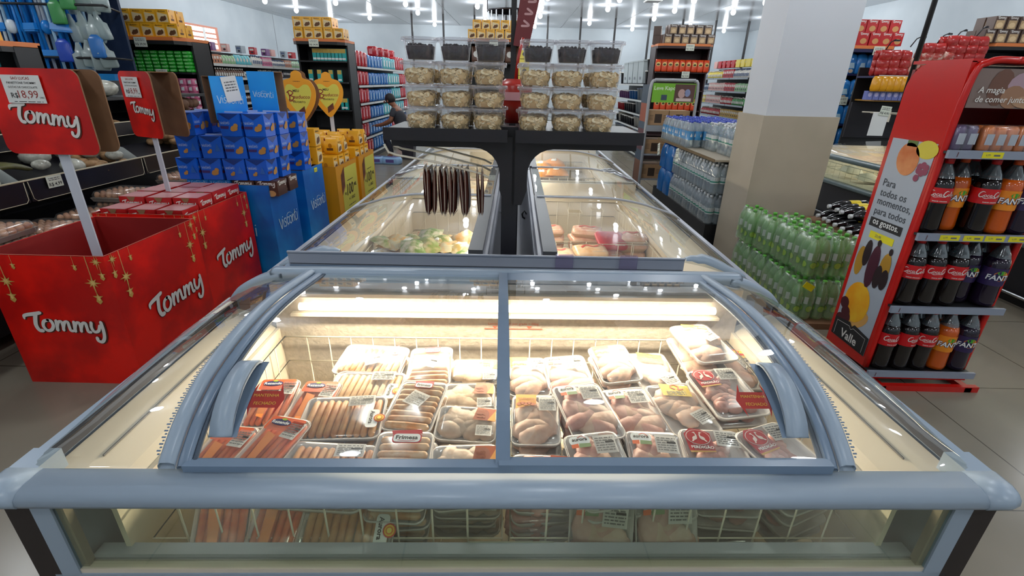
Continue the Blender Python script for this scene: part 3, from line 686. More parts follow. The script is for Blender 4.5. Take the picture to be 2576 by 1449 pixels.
def small_aurora(m, x, y):
    T = Matrix.Translation((x, y, .038)); m.flat(rrect(.056, .03, .012, 3), WHITE, T); U = T @ Matrix.Translation((0, 0, .0007))
    m.text('aurora', .0165, INK, U @ Matrix.Translation((0, .002, 0)), .03, .2, 'c', .042); m.ribbon([(-.004, .009), (.008, .014), (.018, .006)], .002, mat('arc_red', '#c8452a', .5), U)
    m.flat([(-.026, -.012), (-.006, -.01), (-.008, -.024), (-.026, -.024)], mat('pic_carrot', '#d9683a', .5), U); m.flat([(-.004, -.01), (.026, -.012), (.026, -.024), (-.006, -.024)], mat('pic_herb', '#7f9468', .5), U)
def mk_aurp(seed):
    t = tray('aurp', .152, .235, lump_food(RAW+SKIN, seed, 11, .055)); lab(t, lambda m: (small_aurora(m, -.035, .085), paper(m, .03, .065, .058, .06, -.05, seed=seed))); return t
def mk_yel(seed, top=False):
    t = tray('yel', .155, .225, lump_food(SKIN, seed, 9, .055)); YL = mat('label_yellow', '#efd04a', .5)
    def f(m):
        T = Matrix.Translation((.01, .07, .0375)) @ Matrix.Rotation(-.15, 4, 'Z'); m.flat([(-.045, -.025), (.045, -.03), (.045, .02), (-.045, .03)], YL, T)
        U = T @ Matrix.Translation((0, 0, .0008)); m.ribbon([(.0, .004), (-.012, .014), (-.002, .024), (.014, .016), (.01, .002), (.026, .004)], .004, mat('swirl_red', '#c8392a', .5), U)
        if top: m.flat([(-.045, -.0), (.045, .006), (.045, -.004), (-.045, -.01)], mat('swirl_red', '#c8392a', .5), U)
        tiny(m, U @ Matrix.Translation((0, -.014, 0)), .06, .02, 3); paper(m, .035, -.05 if not top else .02, .055, .05, .35)
    lab(t, f); return t
def mk_perd(seed):
    t = tray('perd', .17, .22, lump_food(RAW, seed, 26, .028)); RD = mat('perdigao_red', '#b1262a', .4)
    def f(m):
        T = Matrix.Translation((-.04, .065, .0375)); m.flat([(-.034, -.045), (.034, -.04), (.036, .022), (.012, .036), (-.016, .038), (-.036, .018)], RD, T)
        U = T @ Matrix.Translation((0, 0, .0008)); m.disc(0, .006, .033, .027, mat('ring_white', '#e9d9d2', .5), U, 20); m.disc(0, .006, .031, .025, RD, U @ Matrix.Translation((0, 0, .0005)), 20)
        birds(m, U @ Matrix.Translation((0, .006, .001)), .022, mat('ring_white', '#e9d9d2', .5))
        m.text('PERDIGÃO', .014, WHITE, U @ Matrix.Translation((.002, -.028, .001)), .02, 0, 'c', .06); m.flat([(-.034, -.047), (.034, -.043), (.034, -.039), (-.034, -.041)], mat('label_gold', '#c9a35a', .5), U)
        paper(m, .038, .07, .062, .055, -.1, seed=9)
    lab(t, f); return t
PT = {'frank': mk_frank(), 'aur': mk_aur('#b8743f', '#cf9a62', 4), 'saus': mk_aur('#cfa06c', '#e2bc8e', 5), 'frim': mk_frim(0), 'frimp': mk_frim(1), 'frimb': mk_frim(1, True),
      'meat': mk_meat([('#cbb49f', '#b89a82')], 3), 'pale': mk_meat([('#d6b999', '#c6a27e')], 6, '#c46a42'), 'chk': mk_chk(8), 'aurp': mk_aurp(12), 'yel': mk_yel(21), 'yel2': mk_yel(23, True), 'perd': mk_perd(31), 'pink': mk_meat([('#e0a89c', '#cf8478')], 9, '#c05a3a', .16, .12)}
PT = {k: Put(v) for k, v in PT.items()}
ROT15 = Matrix.Translation((0, 1.2, 0)) @ Matrix.Rotation(math.radians(1.5), 4, 'Z') @ Matrix.Translation((0, -1.2, 0))
TRAYS = [
 ('frank', -.73, 1.235, .655, 5, 'red frankfurter tray at the back left corner, behind the left closed-lid arrow'),
 ('frank', -.597, 1.215, .662, -4, 'red frankfurter tray second from the left in the back row, with a navy oval logo'),
 ('frank', -.765, 1.0, .658, -8, 'red frankfurter tray in the front left corner beside the wire basket side'),
 ('frank', -.630, 1.01, .682, -14, 'fullest red frankfurter tray, tilted, in front of the two back ones'),
 ('frim', -.475, 1.455, .672, -6, 'large pale sausage tray at the very back under the lamp, lying crosswise'),
 ('frimp', -.27, 1.425, .668, 2, 'upright pale sausage tray at the very back, left of the centre bar'),
 ('pale', -.115, 1.42, .650, -2, 'pale crosswise meat tray at the back against the centre bar'),
 ('saus', -.455, 1.29, .668, -3, 'light brown sausage tray in the middle of the left bay, second from the back'),
 ('aur', -.475, 1.125, .688, 3, 'brown sausage tray with a side label, centre of the left bay'),
 ('frimp', -.277, 1.18, .690, -9, 'upright pale sausage tray with a tilted paper label, right of the brown sausages'),
 ('pale', -.13, 1.255, .662, 2, 'pale meat tray beside the centre bar, middle row'),
 ('meat', -.125, 1.125, .668, -3, 'greyish fish-like meat tray beside the centre bar, one row nearer'),
 ('aur', -.465, .945, .668, -2, 'brown sausage tray in the front row with a paper label at its right'),
 ('frimb', -.277, .942, .688, 0, 'upright pale sausage tray with a big red and white logo'),
 ('meat', -.115, .95, .676, 4, 'meat tray in the front row against the centre bar'),
 ('chk', .065, 1.375, .664, 2, 'chicken tray with an amber label at the back, right of the centre bar'),
 ('chk', .075, 1.13, .682, -3, 'chicken tray with an amber label one row nearer, right of the centre bar'),
 ('aurp', .205, 1.37, .664, 6, 'long raw chicken tray in the back row, second right of the centre bar'),
 ('chk', .365, 1.42, .690, 8, 'brightly lit white tray in the back row under the lamp, middle of the right bay'),
 ('yel', .505, 1.42, .652, 6, 'tray with a yellow label at the back, left of the raised pile'),
 ('yel2', .69, 1.49, .735, 12, 'topmost tray of the raised pile in the back right corner'),
 ('yel2', .665, 1.46, .697, 4, 'tray just beneath the topmost of the raised pile'),
 ('yel2', .815, 1.45, .655, -6, 'tray half hidden right of the raised pile, in the back corner'),
 ('aurp', .225, 1.145, .700, 12, 'large raw chicken tray tilted up in the right bay'),
 ('aurp', .375, 1.165, .672, 10, 'raw chicken tray right of the tilted one in the middle row'),
 ('yel', .522, 1.19, .676, 10, 'tray with yellow label and crumpled paper label, middle row'),
 ('perd', .672, 1.235, .705, 9, 'minced meat tray with a red bird label behind the right closed-lid arrow'),
 ('pink', .08, .935, .664, 0, 'pink meat tray lowest in the front row, right of the centre bar'),
 ('aurp', .232, .945, .676, 8, 'raw chicken tray in the front row, left of its twin'),
 ('aurp', .385, .955, .672, -3, 'raw chicken tray in the front row, left of the red bird labels'),
 ('perd', .545, .965, .678, -2, 'minced meat tray with a red bird label, front row, upright one'),
 ('perd', .722, .975, .686, 22, 'minced meat tray with a red bird label turned sideways, front right corner')]
for kd, x, y, z, a, lb in TRAYS:
    q = ROT15 @ Vector((x, y, z)); tl = .12 if y < 1.0 else .09
    PT[kd]((q.x, q.y, q.z), (tl, RND.uniform(-.04, .04), math.radians(a+1.5)), lb)
# layers beneath
for kd, x, y, z, a, lb in TRAYS:
    n = 5 if y < .98 else 1
    if 'topmost' in lb: continue
    for k in range(1, n+1):
        zz = z-.036*k
        if zz < .455: break
        q = ROT15 @ Vector((x+RND.uniform(-.006, .006), y+.003*(k if y < 1 else 0)+RND.uniform(-.006, .006), zz))
        if y < .98: PT[kd]((q.x, q.y, q.z), (.1, 0, math.radians(a+1.5+RND.uniform(-5, 5))), {'frank': 'red frankfurter tray', 'aur': 'brown sausage tray', 'frimb': 'pale sausage tray', 'meat': 'meat tray', 'pink': 'pink meat tray', 'aurp': 'raw chicken tray', 'perd': 'minced meat tray'}[kd]+' stacked beneath the front row, seen through the front window', kd.replace('frimb', 'pale sausage').replace('aurp', 'raw chicken').replace('aur', 'brown sausage').replace('perd', 'minced meat')+' trays stacked behind the front window')
        else: PT[kd]((q.x, q.y, q.z), (.08, 0, math.radians(a+RND.uniform(-6, 6))), 'meat tray lying hidden under another tray in the middle and back rows', 'hidden lower trays')
# trays leaning at the front window
for kd, x, z, a, rx, lb in (('frank', -.69, .60, 12, .75, 'red frankfurter tray leaning at the left end of the front window'), ('frank', -.56, .585, -4, .7, 'red frankfurter tray leaning second from the left at the front window'),
                            ('aur', -.39, .59, -2, .72, 'brown sausage tray leaning on the front window under the big brown tray'), ('aurp', .215, .60, -3, 1.25, 'raw chicken tray standing upright at the front window, left twin'), ('aurp', .37, .60, 6, 1.15, 'raw chicken tray standing upright at the front window, right twin')):
    if rx > 1:
        q = ROT15 @ Vector((x, .838, z)); PT[kd]((q.x, q.y, q.z), (rx, 0, math.radians(a)), lb)
    else:
        q = ROT15 @ Vector((x, .868, z+.01)); PT[kd]((q.x, q.y, q.z), (rx*.8, 0, math.radians(a)), lb)
# ---------------------------------------------------------------- contents of the long rows
def bag_mesh(w_, d_, h, mt, m2=None, seed=1, jit=.01):
    m = MB(); r = random.Random(seed); g = []
    for j in range(7):
        v = -1+2*j/6; row = []
        for i in range(7):
            u = -1+2*i/6; k = max(0, (1-abs(u)**3)*(1-abs(v)**4)); row.append((u*w_/2*(1-.08*k), v*d_/2, h*(.15+.85*k)+r.uniform(-jit, jit)*k))
        g.append(row)
    lo = [[(x, y, z*-.3+.2*h) for x, y, z in row] for row in g]
    m.sheet(g, mt); m.sheet([list(reversed(row)) for row in lo], mt)
    if m2: m.sheet([[(x*.5, y*.6-.01, z+.006) for x, y, z in row[1:6]] for row in g[1:6]], m2)
    return m
VEG = [noisy('veg_bag_'+c, c, d, 22, .3, .4, lo=.4, hi=.6) for c, d in (('#cfc7ae', '#6f8f3a'), ('#d8cfb4', '#b59a55'), ('#c9b78a', '#8a9a4a'), ('#d9a14e', '#c9c0a0'))]
VB = [bag_mesh(.15, .2, .04, v, WHITE if i == 1 else None, i, .012).mesh('vegetable_bag') for i, v in enumerate(VEG)]
for i in range(120):
    k = i//30; x = RND.uniform(-.78, -.24); y = RND.uniform(2.02, 2.85)
    place('vegetable_bag', VB[i % 4 if i % 5 else 3], (x, y, .49+.06*k+RND.uniform(0, .03)), (RND.uniform(-.3, .4), RND.uniform(-.3, .3), RND.uniform(-.9, .9)), 'clear bag of frozen mixed vegetables, loose in the pile of the first left freezer', 'frozen food bag', 'frozen vegetable bags in the left freezer')
RB = bag_mesh(.14, .18, .035, noisy('red_bag', '#b8303a', '#e8c890', 14, .3), None, 4).mesh('frozen_bag')
for i in range(10): place('frozen_bag', RB, (-.6+.045*i, 3.08+RND.uniform(-.05, .05), .60), (.3, 0, RND.uniform(-.6, .6)), 'red and cream frozen food bag behind the vegetable pile', 'frozen food bag', 'red frozen bags in the left freezer')
def mk_chtray(top, side, name='chicken_pack'):
    t = thing('chicken_pack', 'x', 'chicken pack'); m = MB(); rim = rrect(.2, .15, .03, 4)
    m.rings([[(x*.8, y*.8, 0) for x, y in rim], [(x, y, .03) for x, y in rim]], side, True, True, cap0=True); m.build('foam_tray', t)
    m = MB(); m.rings([[(x*k, y*k, z) for x, y in rim] for k, z in ((1, .03), (.97, .045), (.7, .055), (.01, .058))], top, True, True); m.build('wrapped_chicken', t)
    m = MB(); m.ribbon([(-.05, 0, 0), (-.02, .035, 0), (.02, .01, 0), (.05, .03, 0)], .014, mat('swirl_red', '#c8392a', .5), Matrix.Translation((0, 0, .059))); m.flat([(.0, -.06), (.07, -.06), (.07, -.04), (0, -.04)], PAPER, Matrix.Translation((0, 0, .0535))); m.build('label', t)
    return Put(t)
CT1 = mk_chtray(noisy('wrapped_chicken', '#dda878', '#e8c49c', 20, .25, .3), mat('tray_yellow', '#e8b92c', .4)); CT2 = mk_chtray(noisy('wrapped_chicken2', '#c99076', '#dcb49a', 20, .25, .3), mat('tray_beige', '#d8bd9a', .4)); CT3 = mk_chtray(mat('pack_red', '#b8222c', .35), mat('pack_red', '#b8222c', .35))
n_ = 0
for P_, x, y, z0, n, lb, g in ((CT1, .25, 2.62, .45, 5, 'yellow-trayed chicken pack in the leftmost stack of the first right freezer', 'yellow chicken packs left stack'), (CT1, .46, 2.70, .45, 5, 'yellow-trayed chicken pack in the second stack of the first right freezer', 'yellow chicken packs second stack'),
                             (CT2, .24, 3.12, .45, 5, 'beige chicken pack in the stack behind the yellow ones, inner side', 'beige chicken packs inner stack'), (CT2, .48, 3.12, .45, 5, 'beige chicken pack in the middle stack behind the yellow ones', 'beige chicken packs middle stack'),
                             (CT2, .76, 3.0, .45, 5, 'beige chicken pack in the stack by the outer side of the first right freezer', 'beige chicken packs outer stack')):
    for k in range(n): P_((x+RND.uniform(-.012, .012), y, z0+.052*k), (.03, 0, RND.uniform(-.2, .2)), lb, g)
CT3((.61, 2.93, .66), (.5, .1, .3), 'red wrapped pack with white birds print, between the beige stacks'); CT2((.61, 2.95, .56), (.1, 0, .2), 'beige chicken pack lying under the red wrapped pack')
BGY = bag_mesh(.25, .2, .05, noisy('chicken_bag', '#d9b48c', '#e6c8a4', 9, .3, .2), mat('bag_yellow', '#edc730', .4), 5); T = Matrix.Translation((0, .05, .062)); BGY.text('Aurora', .05, mat('bag_navy', '#3a3f6a', .5), T, .02); BGY = BGY.mesh('chicken_bag')
for i, (x, a) in enumerate(((.28, 0), (.52, -.1), (.77, -.25))):
    place('chicken_bag', BGY, (x, 2.26, .665), (.15, 0, a), ['large yellow and beige bag of chicken nearest the centre channel', 'large yellow and beige bag of chicken in the middle behind the clear clips', 'large yellow and beige bag of chicken by the outer side, skewed'][i], 'chicken bag')
    place('chicken_bag', BGY, (x, 2.27, .60), (.1, 0, -a), 'large bag of chicken under another in the first right freezer', 'chicken bag', 'lower chicken bags')
OB = bag_mesh(.26, .2, .07, mat('bag_orange', '#e0953e', .35), WHITE, 6).mesh('frozen_bag')
for i in range(6): place('frozen_bag', OB, (.3+.17*(i % 2), 5.5+.22*(i//2), .62+.03*(i % 3)), (.1, 0, RND.uniform(-.3, .3)), 'orange frozen food bag in the third right freezer', 'frozen food bag', 'orange bags in the right row')
# ---------------------------------------------------------------- T-shaped top shelf on a black post
ts = thing('t_shelf_stand', 'black T-shaped shelf stand rising between the freezer rows, carrying snack tubs', 'shelf stand', (0, 1.98, .638))
m = MB(); m.box(-.052, .012, -.03, .03, 0, .80, BLACK); m.build('post', ts)
for s in (-1, 1):
    m = MB(); xa = .03 if s > 0 else -.04
    x1 = xa+s*.44; ol = [(xa-s*.03, .765), (x1, .765), (x1, .722)]
    for k in range(7): a = PI/2*k/6; ol.append((xa+s*(.12-.06*math.sin(a)) if 0 else xa+s*(.02+.10*(1-math.sin(a))), .722-.10*(1-math.cos(a))))
    ol += [(xa+s*.02, .56), (xa-s*.0, .5), (xa-s*.03, .5)]
    if s < 0: ol = ol[::-1]
    v0 = [(x, -.045, z) for x, z in ol]; v1 = [(x, -.03, z) for x, z in ol]; n = len(ol)
    m.add(v0+v1, [tuple(range(n)), tuple(reversed(range(n, 2*n)))]+[(i, n+i, n+(i+1) % n, (i+1) % n) for i in range(n)], BLACK); m.build('bracket', ts)
    m = MB(); a, c = (.0, .475) if s > 0 else (-.49, -.03); m.box(a, c, -.12, .26, .765, .79, BLACK); m.box(a, c, -.122, -.118, .752, .797, BLACK); m.build('shelf_board', ts)
for k in range(3):
    hk = MB(); y = -.06+.10*k; z = .655+.012*k
    hk.tube([(-.10, y, z-.045), (-.13, y, z-.03), (-.30, y, z+.01), (-.46, y, z+.035), (-.49, y, z+.045), (-.505, y, z+.075)], .0045, WIRE, 6); hk.build('display_hook', ts)
BRN = noisy('jerky_pouch', '#3a1710', '#5a2a1c', 9, .25)
pz = MB(); g = [[(x, y, z) for x in (-.0055, .0055)] for y, z in ()]; pz.rings([[(-.006*t, -.05, z), (.006*t, -.05, z), (.006*t, .05, z), (-.006*t, .05, z)] for z, t in ((0, .3), (-.02, .8), (-.10, 1.4), (-.16, 1), (-.175, .2))], BRN, True, True, cap0=True, cap1=True)
pz.box(-.001, .001, -.052, .052, -.18, .012, mat('pouch_back', '#c9b9a6', .4)); pzm = pz.mesh('snack_pouch')
for k in range(11): place('snack_pouch', pzm, (-.36+.021*k+(.02 if k > 8 else 0), 1.96+RND.uniform(-.01, .01), 1.272), (0, RND.uniform(-.06, .06), RND.uniform(-.1, .1)), 'dark brown snack pouch hanging on the white hooks under the T-shaped shelf', 'snack pouch', 'brown pouches on the hooks')
# ---------------------------------------------------------------- snack tubs
def mk_tub(kind):
    dk = kind == 'dark'; t = thing('snack_tub', 'x', 'snack tub'); H = .064 if dk else .067; sq = 1.2
    m = MB(); m.lathe([(.046, 0), (.049, .004), (.0575 if not dk else .056, H-.004), (.058, H)], TUBP, 20, sq=sq, cap1=False); m.build('tub', t)
    m = MB(); m.lathe([(.064, H-.004), (.066, H+.002), (.064, H+.008), (.058, H+.009), (.055, H+.004), (.001, H+.005)], clear('tub_lid', 'fafafc', .08, .12, 'f0eef6', .08, .6), 20, sq=sq, cap0=False, cap1=False); m.build('lid', t)
    m = MB(); r = random.Random(7 if dk else 5)
    if dk:
        mt = [noisy('dark_dried_fruit', '#15101c', '#241b2c', 40, .5, .5)]; m.lathe([(.044, .003), (.051, .044), (.047, .046)], mt[0], 16, sq=sq)
        for i in range(55): a = r.uniform(0, 2*PI); q = r.uniform(0, .046); m.ell((q*math.cos(a), q*math.sin(a), .045+r.uniform(-.003, .006)), (.006, .005, .005), mt[0], 6, 4)
        top = .055
    else:
        ms = [mat('chip_a', '#fbe3b4', .55), mat('chip_b', '#eccb92', .6), mat('chip_c', '#ffefc8', .55)]
        m.lathe([(.041, .003), (.047, .038), (.03, .045)], ms[1], 14, sq=sq)
        for i in range(210):
            a = r.uniform(0, 2*PI); z = r.uniform(.006, .044); R = .0425+.0075*z/.05
            if i > 140: q = r.uniform(0, .045); z = .043+r.uniform(-.003, .008); el = r.uniform(-.6, .6)
            else: q = R*1.02; el = r.uniform(.7, 2.2)
            T = Matrix.Translation((q*math.cos(a), q*math.sin(a), z)) @ Matrix.Rotation(a, 4, 'Z') @ Matrix.Rotation(el, 4, 'Y') @ Matrix.Rotation(r.uniform(-.5, .5), 4, 'X')
            rr = r.uniform(.006, .0105); m.lathe([(rr, -.0007), (rr*.96, .0008)], r.choice(ms), 7, T, False)
    o = m.build('dried_fruit_filling' if dk else 'banana_chips_filling', t); o['kind'] = 'stuff'; return Put(t)
TC, TD = mk_tub('chips'), mk_tub('dark')
sx = [-.352, -.226, -.100, .070, .192, .314]; cols = ['far left', 'second from left', 'left of the post', 'right of the post', 'second from right', 'far right']
for i, x in enumerate(sx):
    for lv in range(3):
        TC((x+RND.uniform(-.006, .006), 1.925+RND.uniform(-.004, .006), 1.430+.0775*lv), (0, 0, RND.uniform(-.1, .1)), 'clear tub of banana chips, %s row, %s column' % (['bottom', 'middle', 'upper'][lv], cols[i]))
        TC((x+RND.uniform(-.006, .006)+(.0), 2.075+RND.uniform(-.004, .006), 1.430+.0775*lv), (0, 0, RND.uniform(-.1, .1)), 'clear tub of banana chips in the rear column behind the front tubs', 'rear tubs of banana chips')
    TD((x+.004, 1.93, 1.6635), 0, 'clear tub of dark dried fruit on top of the stack, %s' % cols[i])
# ---------------------------------------------------------------- cardboard display bins on the left
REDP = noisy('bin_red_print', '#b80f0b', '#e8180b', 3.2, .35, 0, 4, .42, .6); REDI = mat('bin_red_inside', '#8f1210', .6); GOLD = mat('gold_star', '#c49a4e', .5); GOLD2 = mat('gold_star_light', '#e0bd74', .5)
SHD = mat('letter_edge_brown', '#5a2f22', .6); LW = mat('letter_white', '#e4e0da', .5)
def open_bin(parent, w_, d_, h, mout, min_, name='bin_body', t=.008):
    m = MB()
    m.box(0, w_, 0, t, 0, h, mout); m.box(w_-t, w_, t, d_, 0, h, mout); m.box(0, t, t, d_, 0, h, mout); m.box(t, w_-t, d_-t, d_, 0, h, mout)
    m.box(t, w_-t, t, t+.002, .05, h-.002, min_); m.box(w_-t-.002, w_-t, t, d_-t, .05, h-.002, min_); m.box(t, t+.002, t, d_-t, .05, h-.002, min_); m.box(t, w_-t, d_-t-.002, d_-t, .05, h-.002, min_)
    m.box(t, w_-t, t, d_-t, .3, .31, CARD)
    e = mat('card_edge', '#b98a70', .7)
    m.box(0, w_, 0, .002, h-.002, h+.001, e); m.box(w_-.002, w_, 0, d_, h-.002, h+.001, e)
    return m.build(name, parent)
def garland(m, T, sx):      # T origin: top corner, x runs inward (sx)
    U = T @ Matrix.Scale(sx, 4, (1, 0, 0)) if sx < 0 else T
    for x, z, r, k in ((.15, .055, .017, 5), (.085, .145, .044, 8), (.035, .03, .032, 8), (.082, .225, .028, 5), (.025, .10, .022, 5)):
        m.add([(x-.0008, 0, .001), (x+.0008, 0, .001), (x+.0008, -z, .001), (x-.0008, -z, .001)], [(0, 1, 2, 3)], GOLD2, False, U)
        m.star(x, -z, r, GOLD, U, k, .0015, .42 if k == 8 else .5); m.star(x-.002, -z+.002, r*.55, GOLD2, U, k, .0022, .45 if k == 8 else .5)
def tommy_bin(x, y, label):
    t = thing('display_bin', label, 'display bin', (x, y, 0)); w_, d_, h = .63, .73, .755
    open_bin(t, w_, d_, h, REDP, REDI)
    m = MB(); script(m, TOMMY, .40, LW, FM((.31, -.001, .345), 'front', 1, -.05), shadow=SHD); m.build('lettering', t)
    m = MB(); script(m, TOMMY, .46, LW, FM((w_+.001, .42, .335), 'right', 1, .02), shadow=SHD); m.build('lettering', t)
    for T, sg_ in ((FM((w_-.01, -.001, h), 'front'), -1), (FM((.01, -.001, h), 'front'), 1), (FM((w_+.001, .01, h), 'right'), 1), (FM((w_+.001, d_-.01, h), 'right'), -1)): m = MB(); garland(m, T, sg_); m.build('star_print', t)
    return t
tommy_bin(-2.67, 2.25, 'red cardboard bin with white script and gold stars, front one, nearly empty')
tommy_bin(-2.745, 3.05, 'red cardboard bin with white script and gold stars, second one, filled with red boxes')
def pbox(w_, d_, h, main, front, side=None, name='b'):
    m = MB(); m.box(-w_/2, w_/2, -d_/2, d_/2, 0, h, main); front(m, FM((0, -d_/2-.001, h/2), 'front'))
    if side: side(m, FM((w_/2+.001, 0, h/2), 'right'))
    return m.mesh(name)
TR_, TRD = mat('box_red', '#b51a1c', .35), mat('box_red_dark', '#7d1418', .35)
def fr_tommy(m, T): script(m, TOMMY, .13, LW, T @ Matrix.Translation((0, .03, 0)), n=3); m.disc(.03, -.04, .035, .025, mat('cake_tan', '#c9955c', .6), T)
def mk_tbox():
    m = MB(); m.box(-.085, .085, -.085, .085, 0, .16, TR_); fr_tommy(m, FM((0, -.086, .08), 'front')); fr_tommy(m, FM((.086, 0, .08), 'right'))
    m.flat([(-.08, -.08), (.08, -.08), (.08, .08), (-.08, .08)], mat('box_top_pink', '#cf8f8f', .4), Matrix.Translation((0, 0, .161))); m.flat([(-.03, 0), (.03, 0), (.012, -.03), (-.012, -.03)], mat('box_flap_tan', '#8a6a48', .6), FM((0, -.087, .16), 'front'))
    return m.mesh('boxed_cake')
TB = mk_tbox()
for j in range(4):
    for i in range(3):
        z = .615 if j < 1 else .655
        place('boxed_cake', TB, (-2.645+.185*i+.02, 3.165+.178*j, z+RND.uniform(0, .01)), RND.uniform(-.04, .04), 'red cake box in the second red bin, %s row, %s' % (ordn(j), ['left', 'middle', 'right'][i]), 'cake box')
for i, (x, y, a) in enumerate(((-2.45, 2.55, .3), (-2.18, 2.62, -.2), (-2.22, 2.8, .2))):
    place('boxed_cake', pbox(.16, .15, .15, mat('box_brown', '#4a2a20', .5), fr_tommy, name='boxed_cake'), (x, y, .31+.14*(i == 2)), a, 'dark brown cake box lying in the nearly empty bin, %s' % ['left', 'right', 'back right'][i], 'cake box')
for i, (x, y) in enumerate(((-2.5, 2.78), (-2.3, 2.42))): place('boxed_cake', TB, (x, y, .31), .1*i, 'red cake box deep in the nearly empty bin, %s' % ['back', 'front'][i], 'cake box')
def header(x, y, rz, w_, h_, z0, label, gap=.13):
    t = thing('bin_sign', label, 'sign', (x, y, 0), rz); o = [(p[0], p[1]+h_/2+z0) for p in rrect(w_, h_, .045, 5)]
    for nm, yy, mt in (('front_board', 0, REDP), ('back_board', gap, CARD)):
        m = MB(); n = len(o); v0 = [(a, yy, b_) for a, b_ in o]; v1 = [(a, yy+.008, b_) for a, b_ in o]
        m.add(v0, [tuple(range(n))], mt); m.add(v1, [tuple(reversed(range(n)))], CARD); m.add(v0+v1, [(i, n+i, n+(i+1) % n, (i+1) % n) for i in range(n)], CARD)
        if yy == 0: script(m, TOMMY, w_*.68, LW, FM((.01, -.001, z0+h_*.40), 'front', 1, -.12), shadow=SHD)
        m.build(nm, t)
    m = MB(); m.box(-w_*.3, w_*.3, .008, gap, z0+h_-.006, z0+h_, CARD); m.build('spacer', t)
    m = MB(); m.box(-.027+.02, .027+.02, .02, .028, .32, z0+.1, mat('white_pole_card', '#ccd0da', .6)); m.build('pole', t)
    m = MB(); T = FM((-.04, -.008, z0+h_*.765), 'front', .74, .0); m.prism([(-.125, -.085), (.125, -.085), (.125, .085), (-.125, .085)], -.001, .001, mat('price_sheet', '#e3e3df', .6), T)
    T = T @ Matrix.Translation((0, 0, .002)); DR = mat('price_red', '#9c3a33', .6)
    m.text('SAO LUCAS', .024, DR, T @ Matrix.Translation((0, .066, 0)), .01, 0, 'c', .12); m.text('PANETTONE THOMMY', .021, INK, T @ Matrix.Translation((0, .038, 0)), .01, 0, 'c', .19); m.text('GOTAS DE CHOCOLATE', .019, INK, T @ Matrix.Translation((0, .012, 0)), 0, 0, 'c', .19)
    m.text('R$', .042, INK, T @ Matrix.Translation((-.07, -.04, 0)), .01, 0, 'c'); m.text('18,99', .066, DR, T @ Matrix.Translation((.02, -.034, 0)), 0, 0, 'c', .13); m.text('UND', .014, INK, T @ Matrix.Translation((.105, -.05, 0))); tiny(m, T @ Matrix.Translation((.01, -.076, 0)), .19, .008, 1, INK)
    m.build('price_sheet', t); return t
header(-2.335, 2.5, 0, .47, .40, 1.21, 'red board sign with a price sheet on a white pole, standing in the front bin')
header(-2.53, 3.45, math.radians(-26), .36, .42, 1.19, 'red board sign turned sideways on a white pole, standing in the second bin', .17)
# blue bins
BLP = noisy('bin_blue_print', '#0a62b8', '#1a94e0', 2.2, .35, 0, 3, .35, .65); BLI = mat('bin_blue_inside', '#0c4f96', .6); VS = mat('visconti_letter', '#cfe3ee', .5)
def blue_bin(x, y, w_, d_, label, h=.80):
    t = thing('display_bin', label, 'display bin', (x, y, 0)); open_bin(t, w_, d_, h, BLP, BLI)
    m = MB()
    script(m, VISC, d_*.72, VS, FM((w_+.002, d_*.55, .455), 'right', 1, .0), 0, 10.8, 1.6, thick=1.1); m.build('lettering', t)
    m = MB(); script(m, VISC, .36, VS, FM((w_*.5, -.001, .42), 'front'), 0, 10.8, 1.6); m.build('lettering', t)
    return t
bt = blue_bin(-2.62, 3.82, .66, .48, 'blue cardboard bin with white lettering, front one, under the tall blue box stack')
b2 = blue_bin(-2.62, 4.50, .66, .48, 'blue cardboard bin with white lettering, second one, with a small yellow tag')
m = MB(); m.box(-.035, .035, -.02, .02, 0, .002, YPRICE, FM((.662, .30, .76), 'right')); tiny(m, FM((.665, .30, .76), 'right'), .05, .02, 2); m.build('yellow_tag', b2)
def mk_vbox(tree, c1='#1262d6'):
    m = MB(); B1, B2 = mat('vbox_blue', c1, .3), mat('vbox_navy', '#123a86', .3); m.box(-.083, .083, -.08, .08, 0, .165, B1, None, .004)
    for f, o in (('front', (0, -.0808, .083)), ('right', (.0838, 0, .083))):
        T = FM(o, f); m.flat([(-.078, .08), (.078, .08), (0, .035)], B2, T); script(m, VISC, .07, VS, T @ Matrix.Translation((-.035, .012, .001)), 0, 10.8, 1.6, n=2)
        TAN = mat('biscuit_tan', '#b9853f', .6); U = T @ Matrix.Translation((.03, -.025, .001)) if (f == 'right' or not tree) else T @ Matrix.Translation((-.02, -.035, .001))
        k = 1 if (f == 'right' or not tree) else .6
        for q in ((0, 0, .028, .02), (.015, .02, .018, .016), (-.012, -.008, .02, .015)): m.disc(q[0]*k, q[1]*k, q[2]*k, q[3]*k, TAN, U @ Matrix.Translation((0, 0, .0003*q[2]*100)), 9)
        if not (tree and f == 'front'): m.flat([(-.075, -.03), (-.015, -.03), (-.01, -.01), (-.075, -.01)], mat('vbox_flavor_'+('r' if f == 'front' else 'm'), '#5a2348' if f == 'right' else '#3a2a6a', .4), T @ Matrix.Translation((0, 0, .0008)))
        else: m.flat([(.02, -.03), (.065, -.03), (.042, .03)], mat('vbox_tree', '#2a66bd', .4), T @ Matrix.Translation((0, 0, .0008)))
    m.box(-.07, .07, -.002, .002, .165, .175, mat('vbox_fold', '#b9cbe6', .3)); return m.mesh('panettone_box')
V1, V2, V3 = mk_vbox(0), mk_vbox(1), mk_vbox(0, '#156bdc')
VT = MB(); VT.box(-.085, .085, -.08, .08, 0, .06, mat('tray_blue', '#1673bd', .35)); script(VT, VISC, .14, VS, FM((0, -.081, .03), 'front'), 0, 10.8, 1.6, n=3); VT = VT.mesh('panettone_box')
